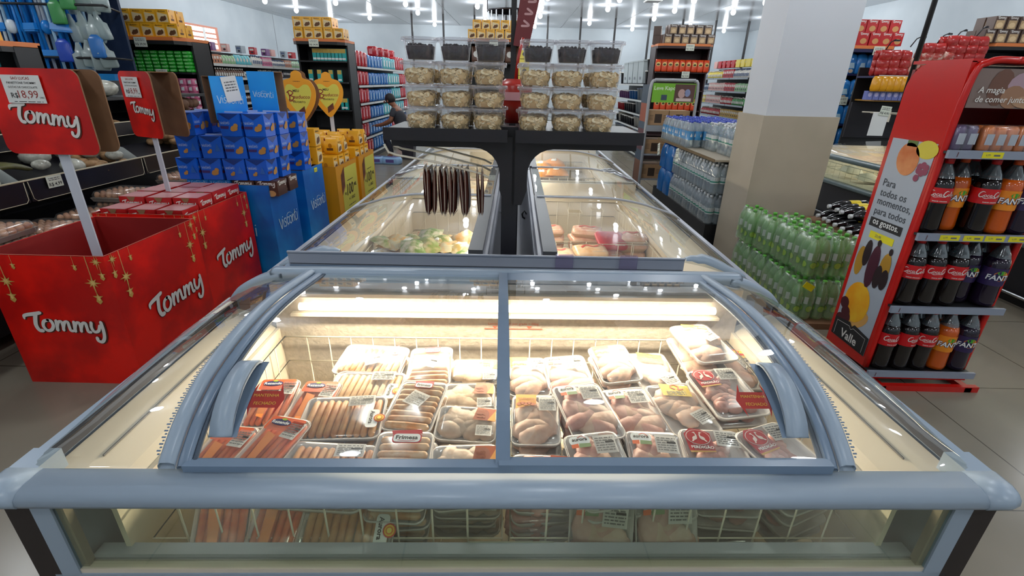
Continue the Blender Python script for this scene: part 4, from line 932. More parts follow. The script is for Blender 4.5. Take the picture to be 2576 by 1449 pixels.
BT = pbox(.17, .16, .12, mat('box_brown', '#4a2a20', .5), fr_tommy, lambda m, T: script(m, TOMMY, .13, LW, T @ Matrix.Translation((0, .03, 0)), n=3), 'boxed_cake')
c4 = ['leftmost', 'second from left', 'third from left', 'rightmost']
for i in range(4):
    if i < 2: place('panettone_box', VT, (-2.52+.175*i, 3.92, .77), 0, 'low blue carton with white lettering at the bin rim, %s' % ['left', 'right'][i], 'panettone box')
    else: place('boxed_cake', BT, (-2.53+.185*i, 3.92, .71), 0, 'dark brown cake box at the rim of the front blue bin, %s' % ['left of the corner', 'at the corner'][i-2], 'cake box')
    place('boxed_cake', BT, (-2.53+.185*i, 4.13, .71), 0, 'dark brown cake box under the back of the blue stack', 'cake box', 'brown boxes under the blue stack')
    for r in range(3):
        xo = -.035 if r == 0 else (.0 if r == 1 else .0)
        if r == 2 and i == 1: continue
        for dd in range(2):
            v = [V2, V1, V2, V2, V2, V2, V1, V1, V1, V1, V3, V1][r*4+i]
            x = -2.53+.182*i+xo+dd*.02; z = .833+.168*r
            lb = 'blue panettone box, %s layer from the rim, %s' % (['bottom', 'middle', 'top'][r], c4[i]) if dd == 0 else 'blue panettone box in the rear half of the stack'
            place('panettone_box', v, (x, 3.91+.19*dd, z+(.0 if dd == 0 else -.0)), RND.uniform(-.06, .06), lb, 'panettone box', None if dd == 0 else 'rear blue boxes')
for i in range(3):
    for r in range(3): place('panettone_box', V1, (-2.40+.185*i, 4.62, .80+.168*r), RND.uniform(-.05, .05), 'blue panettone box in the stack over the second blue bin', 'panettone box', 'blue boxes over the second blue bin')
# blue header boards
def board(name, x, y, rz, w_, h_, z0, mt, deco, label, gap=.12, pole=True):
    t = thing(name, label, 'sign', (x, y, 0), rz)
    m = MB(); m.box(-w_/2, w_/2, 0, .008, z0, z0+h_, mt); deco(m); m.build('front_board', t)
    m = MB(); m.box(-w_/2, w_/2, gap, gap+.008, z0-.03, z0+h_, CARD); m.box(-w_/2, w_/2, .008, gap, z0+h_-.005, z0+h_, CARD); m.build('back_board', t)
    if pole: m = MB(); m.box(-.025, .025, .03, .037, .32, z0+.02, WHITE); m.build('pole', t)
    return t
BLH = noisy('header_blue', '#1180da', '#22a2ee', 1.5, .3)
board('bin_sign', -2.03, 4.15, math.radians(2), .21, .33, 1.30, BLH, lambda m: script(m, VISC, .16, VS, FM((0, -.001, 1.46), 'front', 1, -.06), 0, 10.8, 1.6), 'tall blue board sign with white lettering facing forward above the blue boxes', .16)
def vdeco(m): script(m, VISC, .2, VS, FM((0, -.001, 1.42), 'front', 1, -.06), 0, 10.8, 1.6); m.box(-.06, .06, -.09, .09, 0, .002, mat('price_sheet', '#e3e3df', .6), FM((.02, -.003, 1.50), 'front', 1, .12)); tiny(m, FM((.02, -.006, 1.52), 'front', 1, .12), .09, .08, 4)
board('bin_sign', -2.22, 4.0, math.radians(58), .26, .31, 1.28, BLH, vdeco, 'blue board sign turned sideways with a white price sheet on it', .1)
# yellow bins
YB = mat('bin_amber', '#e39a14', .4); YL2 = mat('bin_lemon', '#d9cf52', .45); DBR = mat('print_dark_brown', '#3d2512', .5); CHOC = noisy('choc_cake', '#5b2a14', '#74391c', 20, .6); ORB = mat('bin_orange_edge', '#f0a21e', .4)
def yellow_bin(x, y, w_, d_, label):
    t = thing('display_bin', label, 'display bin', (x, y, 0)); h = .73; open_bin(t, w_, d_, h, YB, YB)
    m = MB(); T = FM((w_+.001, d_*.56, .40), 'right'); n = 12; e = [(-d_*.36+.0, -.36), (d_*.40, -.36), (d_*.40, .28), (-d_*.18, .28), (-d_*.36, .06)]
    m.flat(e, YL2, T); U = T @ Matrix.Translation((0, 0, .001))
    m.flat([(-d_*.38, .02), (-d_*.22, .10), (-d_*.20, .30), (-d_*.37, .22)], CHOC, U); m.flat([(-d_*.38, .02), (-d_*.22, .10), (-d_*.21, .08), (-d_*.37, .0)], mat('choc_edge', '#a86a3c', .5), U)
    tiny(m, U @ Matrix.Translation((.03, .13, 0)), .2, .02, 1, DBR); m.text('100', .17, DBR, U @ Matrix.Translation((.0, .03, 0)), .02, .15, 'c'); m.text('MIL', .06, DBR, U @ Matrix.Translation((.19, .05, 0)), .02, .1)
    m.text('R$', .04, DBR, U @ Matrix.Translation((-.16, .0, 0)), .02); m.text('+ 1 ANO', .055, DBR, U @ Matrix.Translation((.04, -.08, 0)), .02); tiny(m, U @ Matrix.Translation((.03, -.15, 0)), .25, .02, 1, DBR); tiny(m, U @ Matrix.Translation((.04, -.19, 0)), .22, .015, 1, DBR)
    m.disc(d_*.3, -.28, .05, .06, mat('fingertip', '#e0b08a', .5), U, 12); m.build('lettering', t)
    m = MB(); m.flat([(-.18, -.33), (.14, -.33)]+[(.14+(.012 if k % 2 else 0), -.33+.033*k) for k in range(1, 19)]+[(-.18, .28)], YL2, FM((w_*.5, -.001, .38), 'front')); m.build('panel_print', t)
    return t
yellow_bin(-2.52, 5.15, .63, .70, 'amber cardboard bin with large 100 print, nearer one'); yellow_bin(-2.52, 5.95, .63, .66, 'amber cardboard bin with large 100 print, farther one')
YBX = mat('panettone_yellow', '#eaaa1e', .35); YBX2 = mat('panettone_yellow_dark', '#b87a12', .4)
def yfront(m, T):
    m.flat([(-.065, -.07), (.065, -.07), (.065, .02), (-.065, .045)], mat('pan_cream', '#dfc99a', .5), T); U = T @ Matrix.Translation((0, 0, .0008))
    for q in ((0, -.03, .035, .03), (-.025, -.045, .022, .02), (.03, -.02, .02, .028)): m.disc(q[0], q[1], q[2], q[3], mat('pan_brown', '#5e3a18', .6), U @ Matrix.Translation((0, 0, q[3]*.02)), 8)
    m.text('Bauducco', .024, DBR, U @ Matrix.Translation((0, .058, 0)), .02, .2, 'c', .11)
def yside(m, T): m.disc(0, .0, .02, .025, YBX2, T, 10); m.flat([(-.04, -.05), (.03, -.05), (.03, -.025), (-.04, -.025)], mat('pan_brown', '#5e3a18', .6), T); m.flat([(-.06, .05), (-.045, .05), (-.045, .075), (-.06, .075)], mat('pan_red', '#7d1a12', .5), T)
YP = pbox(.165, .155, .165, YBX, yside, yfront, 'panettone_box'); YP2 = pbox(.165, .155, .165, YBX, yfront, yside, 'panettone_box')
ybag = MB(); ybag.rings([[(x*k, y*k*kk, z) for x, y in rrect(.16, .12, .02, 3)] for z, k, kk in ((0, .9, 1), (.03, 1, 1), (.13, .98, .9), (.165, .95, .3), (.175, .97, .1))], YBX, True, True, cap0=True, cap1=True); yside(ybag, FM((0, -.0625, .09), 'front')); yfront(ybag, FM((.083, 0, .08), 'right', .8)); ybag = ybag.mesh('panettone_bag')
for i, (x, y, z) in enumerate(((-2.18, 4.60, .80), (-2.18, 4.60, .97), (-2.04, 4.80, .80), (-2.04, 4.80, .97), (-2.22, 4.82, .97), (-2.22, 4.82, .80), (-2.4, 4.85, .97))):
    place('panettone_box', YP, (x+(.1 if i < 2 else 0), y+.15, z), .04, 'yellow panettone box in the group over the second blue bin', 'panettone box', 'yellow boxes over the second blue bin')
k = 0
for by, n in ((5.25, 3), (6.02, 3)):
    for j in range(n):
        for i in range(3):
            for lv in range(2):
                if lv and (i+j) % 3 == 2: continue
                k += 1; place('panettone_box' if not lv else 'panettone_bag', YP if not lv else ybag, (-2.37+.185*i, by+.19*j, .66+.168*lv), RND.uniform(-.15, .15), 'yellow panettone %s heaped over the %s amber bin' % ('box' if not lv else 'bag', 'nearer' if by < 5.5 else 'farther'), 'panettone box' if not lv else 'panettone bag', 'yellow panettones over the %s amber bin %s' % ('nearer' if by < 5.5 else 'farther', 'boxes' if not lv else 'bags'))
def heart(x, y, rz, label, s=1):
    t = thing('heart_sign', label, 'sign', (x, y, 0), rz)
    o = spline([(0, -.235, 0), (.07, -.17, 0), (.15, -.05, 0), (.172, .07, 0), (.13, .16, 0), (.06, .185, 0), (.048, .23, 0), (.0, .255, 0), (-.048, .23, 0), (-.06, .185, 0), (-.13, .16, 0), (-.172, .07, 0), (-.15, -.05, 0), (-.07, -.17, 0)], 4, True); o = [(p.x*s, p.y*s) for p in o]
    for nm, yy in (('front_board', 0), ('back_board', .11)):
        m = MB(); T = FM((0, yy, 1.40), 'front'); m.prism(o, -.008, 0, ORB if yy == 0 else CARD, T)
        if yy == 0:
            U = T @ Matrix.Translation((0, 0, .001)); h = spline([(0, -.15, 0), (.08, -.07, 0), (.128, .04, 0), (.11, .115, 0), (.06, .125, 0), (0, .09, 0), (-.06, .125, 0), (-.11, .115, 0), (-.128, .04, 0), (-.08, -.07, 0)], 4, True)
            m.flat([(p.x*s, p.y*s) for p in h], YL2, U); U = U @ Matrix.Translation((0, 0, .001))
            m.text('MEU', .032, DBR, U @ Matrix.Translation((-.02, .067, 0)), .02); m.text('auducco', .058, mat('bauducco_red', '#8c1d1a', .5), U @ Matrix.Translation((.028, .012, 0)), .01, .2, 'c', .165); m.text('FAVORITO', .03, DBR, U @ Matrix.Translation((0, -.038, 0)), .02, 0, 'c', .12)
            BR = mat('bauducco_red', '#8c1d1a', .5); m.ribbon([(-.10, .055), (-.088, .01), (-.095, -.025)], .011, BR, U); m.ribbon([(-.112, .05), (-.08, .068), (-.052, .045), (-.085, .022)], .009, BR, U); m.ribbon([(-.085, .022), (-.052, .01), (-.062, -.018), (-.098, -.02)], .009, BR, U); m.ribbon([(-.095, -.035), (-.06, -.028), (-.04, -.027)], .006, BR, U)
            m.flat([(-.02, -.19), (.05, -.14), (.045, -.075), (-.022, -.125)], CHOC, U); tiny(m, U @ Matrix.Translation((0, .155, 0)), .07, .01, 1, DBR)
        m.build(nm, t)
    m = MB(); m.box(-.022, .022, .03, .036, .35, 1.22, mat('white_pole_card', '#ccd0da', .6), Matrix.Translation((.01, 0, 0))); m.box(-.03, .03, .008, .11, 1.40, 1.41, CARD); m.build('pole', t)
heart(-2.19, 5.2, math.radians(3), 'heart-shaped amber sign on a white pole, nearer of the two'); heart(-2.19, 6.02, math.radians(18), 'heart-shaped amber sign on a white pole, farther of the two, half hidden')
# ---------------------------------------------------------------- produce rack
pr = thing('produce_rack', 'black tiered produce rack with pale trims along the left, behind the red bins', 'produce rack', (0, 0, 0)); TRIM = mat('trim_beige', '#cfc4a8', .5); BIN = mat('black_plastic', '#17161c', .35); DIV = mat('white_divider', '#c4cbc9', .5)
ys_ = [1.2, 2.35, 3.22, 4.32, 5.35, 6.3]
for i in range(5):
    a, c = ys_[i], ys_[i+1]
    for xx, zt, zb in ((-3.28, .915, .775), (-3.72, 1.165, 1.05)):
        m = MB(); m.box(xx-.012, xx, a+.008, c-.008, zb, zt, BIN); m.box(xx-.014, xx+.004, a, c, zt, zt+.007, TRIM)
        m.tube([(xx+.003, a+.015, zt-.005), (xx+.003, a+.02, zb+.02), (xx+.003, a+.04, zb), (xx+.003, c-.04, zb), (xx+.003, c-.02, zb+.02), (xx+.003, c-.015, zt-.005)], .0028, TRIM, 4); m.build('front_panel', pr)
        m = MB(); m.add([(xx, a, zt-.09), (xx, c, zt-.09), (xx-.42, c, zt+.05), (xx-.42, a, zt+.05)], [(0, 1, 2, 3)], BIN); m.build('sloped_tray', pr)
    if i: m = MB(); m.add([(-3.3, a, .90), (-3.3, a, .80), (-3.72, a, .95), (-3.72, a, 1.06), (-3.42, a, 1.0)], [(0, 1, 2, 3, 4)], DIV); m.box(-3.72, -3.3, a-.002, a+.002, .8, .9, DIV); m.build('divider', pr)
m = MB(); m.box(-4.2, -4.16, 1.2, 6.3, 0, 1.52, BLK2); m.box(-4.16, -3.5, 1.2, 6.3, 0, .35, BLK2); m.box(-3.62, -3.42, 1.2, 6.3, .35, .40, BLK2); m.box(-4.16, -3.75, 1.2, 6.3, 1.36, 1.385, BLK2); m.build('frame', pr)
m = MB(); m.box(-4.16, -2.93, 1.2, 6.3, .575, .60, BIN); m.box(-3.3, -3.1, 1.2, 6.3, .1, .575, BLK2); m.build('lower_shelf', pr)
for i, (x, y, z, v) in enumerate(((-3.266, 3.42, .88, '4,99'), (-3.706, 3.98, 1.13, '7,99'), (-3.266, 4.95, .88, '5,49'))):
    m = MB(); price_card(m, FM((x, y, z), 'right'), .12, .08, v); m.build('price_card', pr)
def produce(name, mt, rx, ry, rz, box_, n, label, cat, group, jit=.12, layers=3, seed=1):
    r = random.Random(seed); ms = []
    for k in range(4):
        m = MB(); m.ell((0, 0, 0), (rx*r.uniform(.85, 1.15), ry*r.uniform(.85, 1.1), rz), mt, 9, 6, None, jit, r); ms.append(m.mesh(name))
    x0, x1, y0, y1, zf = box_
    for i in range(n):
        x, y = r.uniform(x0, x1), r.uniform(y0, y1); l = int(i*layers/n)
        place(name, ms[i % 4], (x, y, zf(x)+rz*(.9+1.35*l)), (r.uniform(-.5, .5), r.uniform(-.5, .5), r.uniform(0, PI)), label, cat, group)
POT = noisy('potato_skin', '#a8825a', '#8a6843', 18, .75, .3); YAM = noisy('yam_skin', '#6b4d3a', '#553b2c', 14, .8, .4); GIN = noisy('ginger_skin', '#9c7b54', '#866642', 24, .8, .4)
s2 = lambda x: 1.075+(-3.72-x)*.33; s1 = lambda x: .825+(-3.28-x)*.33
produce('ginger_root', GIN, .055, .038, .03, (-4.0, -3.76, 4.02, 4.75, s2), 60, 'knobbly brown ginger root heaped on the upper tier of the produce rack', 'ginger', 'ginger on the upper tier', .3, 3, 2)
produce('cassava_root', YAM, .05, .12, .045, (-4.05, -3.78, 3.3, 4.0, s2), 12, 'brown cassava root on the upper tier left of the ginger', 'cassava', 'cassava roots', .1, 2, 3)
produce('yam', YAM, .065, .095, .05, (-4.05, -3.78, 5.25, 6.1, s2), 34, 'dark brown yam heaped at the right end of the upper tier', 'yam', 'yams on the upper tier', .12, 3, 4)
produce('potato', POT, .05, .04, .035, (-3.68, -3.32, 4.9, 6.0, s1), 90, 'brown potato heaped at the right end of the lower tier', 'potato', 'potatoes on the lower tier', .1, 3, 5)
produce('potato', POT, .05, .04, .035, (-3.6, -3.32, 3.9, 4.3, s1), 14, 'brown root lying loose beside the white divider', 'potato', 'loose roots by the divider', .1, 1, 6)
NET = noisy('wrapped_white_veg', '#8f8f84', '#c9c9bc', 14, .15, .5, lo=.3, hi=.7); EGGC = [mat('egg_a', '#c58f6a', .5), mat('egg_b', '#d3a37e', .5)]
wb = MB(); wb.ell((0, 0, 0), (.09, .12, .075), NET, 12, 7, None, .06, random.Random(3)); wb = wb.mesh('wrapped_cauliflower')
for i, (x, y, z) in enumerate(((-3.95, 3.35, 1.52), (-3.95, 3.6, 1.5), (-3.95, 3.85, 1.52), (-3.93, 4.1, 1.5), (-3.95, 4.4, 1.51), (-3.95, 4.65, 1.5), (-3.9, 4.9, 1.5))):
    place('wrapped_cauliflower', wb, (x, y, z-.04), RND.uniform(-1, 1), 'film-wrapped white vegetable on the top shelf of the produce rack', 'vegetable pack', 'wrapped vegetables on the top shelf')
for i, (x, y, z) in enumerate(((-3.4, 2.62, .93), (-3.6, 2.7, 1.0), (-3.58, 2.9, 1.0), (-3.36, 3.02, .92), (-3.6, 3.12, 1.01), (-3.4, 3.75, .93), (-3.62, 3.7, 1.0), (-3.62, 3.98, 1.0))):
    place('wrapped_cauliflower', wb, (x, y, z), .9*i, 'film-wrapped white bag piled on the lower tier of the produce rack', 'vegetable pack', 'wrapped bags on the lower tier', .8)
for i, (x, y, z, s) in enumerate(((-3.42, 2.9, .99, .8), (-3.45, 3.1, .97, .75), (-3.5, 4.05, .99, .62), (-3.42, 4.2, .95, .55), (-3.45, 3.55, .97, .5))):
    place('wrapped_cauliflower', wb, (x, y, z), .7*i, ['film-wrapped white bag at the left edge on the lower tier', 'second film-wrapped white bag at the left on the lower tier', 'film-wrapped pale bag behind the white pole', 'small film-wrapped pale bag right of the white pole', 'small wrapped pack by the plantain bag'][i], 'vegetable pack', None, s)
pb_ = MB(); 
for k in range(5): pb_.tube(spline([(-.13, .02*k-.04, 0), (-.02, .022*k-.045, .035), (.12, .018*k-.03, .01)], 4), [.008]+[.017]*7+[.009], noisy('green_plantain', '#6b6a3c', '#4e4a2c', 12, .4), 7)
pb_.build('plantain_bunch', loc=(-3.5, 3.35, .96), rot=(.1, .1, 1.2)); tag(bpy.data.objects['plantain_bunch'], 'clear-wrapped bunch of dark green plantains on the lower tier', 'plantains')
# egg trays
et = thing('egg_tray', 'x', 'egg tray'); m = MB(); m.box(-.15, .15, -.15, .15, 0, .03, mat('egg_tray_grey', '#8d8378', .8), None, .01)
m.build('pulp_tray', et); eg = MB(); eg.ell((0, 0, 0), (.021, .021, .027), EGGC[0], 9, 6); eg = eg.mesh('egg'); eg2 = MB(); eg2.ell((0, 0, 0), (.021, .021, .027), EGGC[1], 9, 6); eg2 = eg2.mesh('egg')
for i in range(6):
    for j in range(5):
        o = bpy.data.objects.new('egg', eg if (i*3+j) % 2 else eg2); COL.objects.link(o); o.parent = et; o.location = (-.122+.049*i, -.11+.055*j, .043)
m = MB(); m.rings([[(x*k, y*k, z) for x, y in rrect(.30, .30, .04, 3)] for z, k in ((0.005, 1.02), (.05, 1.02), (.075, .93), (.078, .01))], FILM, True, True); m.build('wrap_film', et)
PE = Put(et)
for i, (x, y, z) in enumerate(((-3.09, 2.72, .595), (-3.09, 2.72, .675), (-3.09, 3.05, .595), (-3.09, 3.42, .595), (-3.09, 3.78, .595), (-3.09, 3.78, .675), (-3.09, 4.15, .595), (-3.09, 4.5, .595), (-3.09, 4.5, .675), (-3.09, 4.85, .595), (-3.09, 2.38, .595), (-3.09, 2.38, .675))):
    PE((x, y, z+.006), RND.uniform(-.1, .1), 'film-wrapped tray of brown eggs on the low shelf, %s from the front%s' % (ordn(sorted({2.38, 2.72, 3.05, 3.42, 3.78, 4.15, 4.5, 4.85}).index(y)), ', upper one' if z > .65 else ', lower one'))
# ---------------------------------------------------------------- small shelf goods
NAMES = {'#b3202a': 'red', '#2f6fb5': 'blue', '#5fb6c0': 'turquoise', '#d8d6cf': 'white', '#c9a24a': 'gold', '#7d4f86': 'purple', '#c76b8e': 'pink', '#3d8a4a': 'green', '#5a3a2a': 'brown', '#e07b2a': 'orange', '#26262e': 'black', '#b9b3c6': 'lilac grey', '#8fb98a': 'pale green', '#e3cf55': 'yellow', '#9aa6b0': 'grey', '#d9a7a0': 'salmon', '#c5876a': 'tan'}
MC = {}
def prod(kind, col, w_, d_, h):
    k = (kind, col, round(w_, 3), round(h, 3))
    if k in MC: return MC[k]
    m = MB(); a = C(col.lstrip('#'), .35); b_ = C('d9d7d0' if col not in ('#d8d6cf', '#9aa6b0') else '5a6a8a', .5); dk = C('2a2630', .5)
    if kind == 'bottle':
        m.lathe([(w_*.42, 0), (w_*.46, h*.04), (w_*.46, h*.62), (w_*.2, h*.78), (w_*.17, h*.84)], a, 8, cap1=False); m.lathe([(w_*.2, h*.83), (w_*.2, h)], b_, 8); m.box(-w_*.3, w_*.3, -w_*.47, -w_*.40, h*.18, h*.5, b_)
    elif kind == 'box':
        m.box(-w_/2, w_/2, -d_/2, d_/2, 0, h, a)
        for f, o in (('front', (0, -d_/2-.001, h*.5)), ('left', (-w_/2-.001, 0, h*.5)), ('right', (w_/2+.001, 0, h*.5))):
            T = FM(o, f); ww = (w_ if f == 'front' else d_); m.flat([(-ww*.35, .02*h), (ww*.35, .02*h), (ww*.35, h*.3), (-ww*.35, h*.3)], b_, T); m.disc(ww*.05, -h*.22, ww*.22, h*.14, dk, T, 8)
    elif kind == 'pouch':
        m.rings([[(x*k1, y*k2, z) for x, y in rrect(w_, d_, min(w_, d_)*.3, 2)] for z, k1, k2 in ((0, .9, .9), (h*.1, 1, 1), (h*.7, .96, .75), (h*.93, .95, .12), (h, .98, .08))], a, True, True, cap0=True, cap1=True)
        m.disc(0, 0, w_*.3, h*.2, b_, FM((0, -d_*.5, h*.5), 'front'), 8); m.disc(0, 0, d_*.3, h*.2, b_, FM((w_*.5+.001, 0, h*.45), 'right'), 8); m.disc(0, 0, d_*.3, h*.2, b_, FM((-w_*.5-.001, 0, h*.45), 'left'), 8)
    elif kind == 'pack':      # soft pack with gloss folds
        r = random.Random(hash(col) % 99); g = []
        m.rings([[(x*k1+r.uniform(-.004, .004), y*k1+r.uniform(-.004, .004), z) for x, y in rrect(w_, d_, min(w_, d_)*.22, 2)] for z, k1 in ((0, .93), (h*.12, 1), (h*.5, .985), (h*.86, 1), (h, .9))], C(col.lstrip('#'), .2), True, True, cap0=True, cap1=True)
        for f, o, ww in (('front', (0, -d_/2-.002, h*.5), w_), ('right', (w_/2+.002, 0, h*.5), d_), ('left', (-w_/2-.002, 0, h*.5), d_)):
            T = FM(o, f); m.flat([(-ww*.3, -h*.25), (ww*.1, -h*.3), (ww*.15, h*.28), (-ww*.25, h*.2)], C({'#b3202a': 'd9828a', '#2f6fb5': '8fb4dc'}.get(col, 'e6e9ec'), .3), T)
    elif kind == 'tub':
        m.lathe([(w_*.36, 0), (w_*.45, h*.9), (w_*.48, h*.9), (w_*.48, h)], a, 10, sq=1); m.lathe([(w_*.49, h*.93), (w_*.49, h)], b_, 10, sq=1)
    MC[k] = m.mesh(kind); return MC[k]
NM = {'bottle': 'product_bottle', 'box': 'product_box', 'pouch': 'product_pouch', 'pack': 'product_pack', 'tub': 'product_tub'}
def steel_shelves(t, x0, x1, y0, y1, zs, face, back=True, rail=RAILW, top=None, rail_h=.035):
    """boards and price rails facing 'front' (-y), 'right' (+x) or 'left' (-x)"""
    for z in zs:
        m = MB(); m.box(x0, x1, y0, y1, z-.02, z, BLK2); m.build('shelf_board', t); m = MB()
        if face == 'front': m.box(x0, x1, y0-.008, y0, z-rail_h, z+.004, rail)
        elif face == 'right':
            y = y0
            while y < y1-.1: m.box(x1, x1+.008, y+.008, min(y+1, y1)-.008, z-rail_h, z+.004, rail); y += 1
        else:
            y = y0
            while y < y1-.1: m.box(x0-.008, x0, y+.008, min(y+1, y1)-.008, z-rail_h, z+.004, rail); y += 1
        m.build('price_rail', t)
def side_stock(xf, face, y0, y1, levels, plan, where, seed=1, ydep=.0, fill=.94):
    """plan: list per level of runs (kind, colour, count, w, h)"""
    r = random.Random(seed); s = 1 if face == 'right' else -1
    for li, (z, runs) in enumerate(zip(levels, plan)):
        y = y0+.03
        lv = ordn(li)+' shelf from the top'
        ri = 0
        while y < y1-.05:
            kind, col, n, w_, h = runs[ri % len(runs)]; ri += 1
            me = prod(kind, col, w_, w_*.8 if kind != 'pack' else w_*.8, h)
            for _ in range(n):
                if y+w_ > y1: break
                hh = 1+r.uniform(-.04, .04)
                place(NM[kind], me, (xf-s*(w_*.55+.02), y+w_/2, z+.001), (0, 0, (PI/2 if s > 0 else -PI/2)+r.uniform(-.06, .06)), '%s %s on the %s of %s' % (NAMES[col], NM[kind].split('_')[1], lv, where), kind if kind != 'pouch' else 'pouch', '%s %s run, %s, %s' % (NAMES[col], kind, lv, where), (1, 1, hh))
                y += w_*1.03
            y += r.uniform(0, .02)
def row_front(kind, col, x0, x1, y, z, w_, h, label, group, d_=None, deep=1, gap=1.03, me=None, name=None, cat=None, jit=.03):
    me = me or prod(kind, col, w_, d_ or w_*.8, h); x = x0+w_/2; n = 0
    while x+w_/2 <= x1+.01:
        for k in range(deep): place(name or NM[kind], me, (x+RND.uniform(-.004, .004), y+k*(d_ or w_*.8)*1.03, z), RND.uniform(-jit, jit), label, cat or kind, group)
        x += w_*gap; n += 1
def end_rack(label, x0, x1, y, ztop, zs, dep=.45, body=BLK2, orange=True, card='39,90', cx=.45, top_w=.0):
    t = thing('end_shelf', label, 'shelf unit', ((x0+x1)/2, y, 0)); hw = (x1-x0)/2
    m = MB(); m.box(-hw, hw, dep-.03, dep, 0, ztop-.02, body); m.build('back_panel', t)
    for s in (-1, 1): m = MB(); m.box(min(s*(hw-.03), s*hw), max(s*(hw-.03), s*hw), .12, dep, 0, ztop-.04, body); m.build('side_panel', t)
    for z in zs: m = MB(); m.box(-hw+.03, hw-.03, .02, dep-.03, z-.025, z, body); m.build('shelf_board', t)
    if orange:
        m = MB(); ol = [(-hw-top_w, .0), (-hw+.10, -.13), (hw-.10, -.13), (hw+top_w, .0), (hw+top_w, dep), (-hw-top_w, dep)]
        m.prism(ol, ztop-.045, ztop, ORNG); m.prism([(x*.995, y_+.004) for x, y_ in ol], ztop-.09, ztop-.045, body); m.build('top_shelf', t)
        m = MB(); price_card(m, FM((hw*(cx*2-1), -.14, ztop-.07), 'front'), .17, .12, card); m.build('price_card', t)
    return t
# cleaning rack with blue brooms far left
cr = thing('cleaning_rack', 'tall dark rack holding hanging blue brooms and mops at the far left', 'rack', (0, 0, 0))
m = MB(); m.box(-7.6, -5.05, 6.95, 6.99, 0, 3.0, mat('rack_slate_blue', '#1b2c48', .6)); m.build('back_panel', cr); m = MB()
for z in (1.75, 2.3, 2.8): m.tube([(-7.6, 6.3, z), (-4.75, 6.3, z)], .014, BLK2, 5); m.tube([(-7.6, 6.3, z), (-7.6, 6.95, z)], .012, BLK2, 5); m.tube([(-4.75, 6.3, z), (-5.05, 6.95, z)], .012, BLK2, 5)
m.build('hanging_rails', cr); m = MB(); m.box(-7.6, -4.75, 6.3, 6.95, 1.42, 1.45, BLK2); m.box(-7.6, -5.0, 6.35, 6.95, 0, .2, BLK2); m.build('shelf_board', cr)
def mk_broom(hc, headc, kind):
    t = thing('broom', 'x', 'broom'); m = MB(); m.tube([(0, 0, .06), (0, 0, 1.35)], .017, hc, 6); m.build('handle', t); m = MB()
    if kind == 0: m.box(-.12, .12, -.025, .025, .02, .09, hc, None, -.01); m.box(-.11, .11, -.03, .03, 0, .03, headc)
    elif kind == 1: m.box(-.15, .15, -.012, .012, 1.30, 1.34, hc); m.box(-.15, .15, -.004, .004, 1.34, 1.38, headc)
    else: m.ell((0, 0, .05), (.06, .05, .08), headc, 8, 5)
    m.build('head', t); return Put(t)
HB = [mat('broom_blue', '#1a7fd0', .3), mat('broom_paleblue', '#a9cfe8', .3), mat('broom_white', '#d9e2e8', .35), mat('broom_navy', '#2347b0', .35)]
BRM = [mk_broom(HB[0], HB[0], 0), mk_broom(HB[0], HB[3], 1), mk_broom(HB[1], HB[0], 0), mk_broom(HB[2], HB[0], 2), mk_broom(HB[0], HB[2], 2)]
bn = ['blue', 'blue squeegee', 'pale blue', 'white', 'blue and white']
for rr_, y in enumerate((6.36, 6.56, 6.76)):
    for k in range(30):
        x = -7.3+.068*k-.02*rr_; b_ = [0, 2, 1, 0, 4, 0, 3, 0][(k*3+rr_) % 8]
        BRM[b_]((x, y, 1.46+.28*((k+rr_) % 3)), (RND.uniform(-.04, .04), RND.uniform(-.02, .05), RND.uniform(-.4, .4)), '%s long-handled broom hanging in the %s row of the cleaning rack' % (bn[b_], ['front', 'middle', 'back'][rr_]), '%s brooms, %s row' % (bn[b_], ['front', 'middle', 'back'][rr_]))
m = MB(); m.rings([[(x*k, y*k, z) for x, y in rrect(.16, .06, .015, 2)] for z, k in ((0, .9), (.02, 1), (.17, 1), (.19, .6), (.3, .2))], clear('scoop_plastic', 'dfe9e6', .1, .55, 'b9c9c8', .2), True, True, cap0=True, cap1=True); dpm = m.mesh('dustpan')
for i in range(15): place('dustpan', dpm, (-5.22+.11*(i % 4), 6.36+.05*(i//4), 1.62+.30*(i//4)+.03*(i % 2)), (.2, RND.uniform(-.1, .1), RND.uniform(-.5, .5)), 'whitish plastic dustpan hanging at the right end of the cleaning rack', 'dustpan', 'dustpans on the cleaning rack')
for i, (x, z, c) in enumerate(((-5.15, 2.25, '3d8a4a'), (-5.3, 2.1, '3d8a4a'), (-4.95, 1.75, '2f6fb5'), (-5.35, 1.7, '2347b0'))): m = MB(); m.rings([[(x_*k, y_*k, zz) for x_, y_ in rrect(.16, .05, .015, 2)] for zz, k in ((0, .9), (.02, 1), (.2, 1), (.25, .4))], C(c, .3), True, True, cap0=True, cap1=True); place('cloth_pack', m.mesh('cloth_pack'), (x, 6.30, z), 0, '%s cloth pack hanging among the dustpans, %s' % (['green', 'green', 'blue', 'navy'][i], ['higher', 'lower', 'right', 'left'][i]), 'cloth pack')
m = MB(); m.box(-.22, .22, -.15, .15, 0, .13, mat('basin_blue', '#2a86c8', .3), None, .02); place('basin', m.mesh('basin'), (-5.15, 6.45, 1.45), .3, 'blue plastic basin low at the right of the brooms', 'basin')
m = MB(); m.rings([[(.02, 0, 0), (.3, -.04, .01), (.55, 0, 0), (.3, .04, .02)], [(.02, 0, .06), (.3, -.04, .09), (.55, 0, .03), (.3, .04, .1)]], mat('tool_teal', '#1c7f80', .4), True, True, cap0=True, cap1=True); place('cover_sheet', m.mesh('cover_sheet'), (-5.1, 6.8, 2.56), 0, 'teal and dark folded sheet lying on top of the cleaning rack', 'sheet')
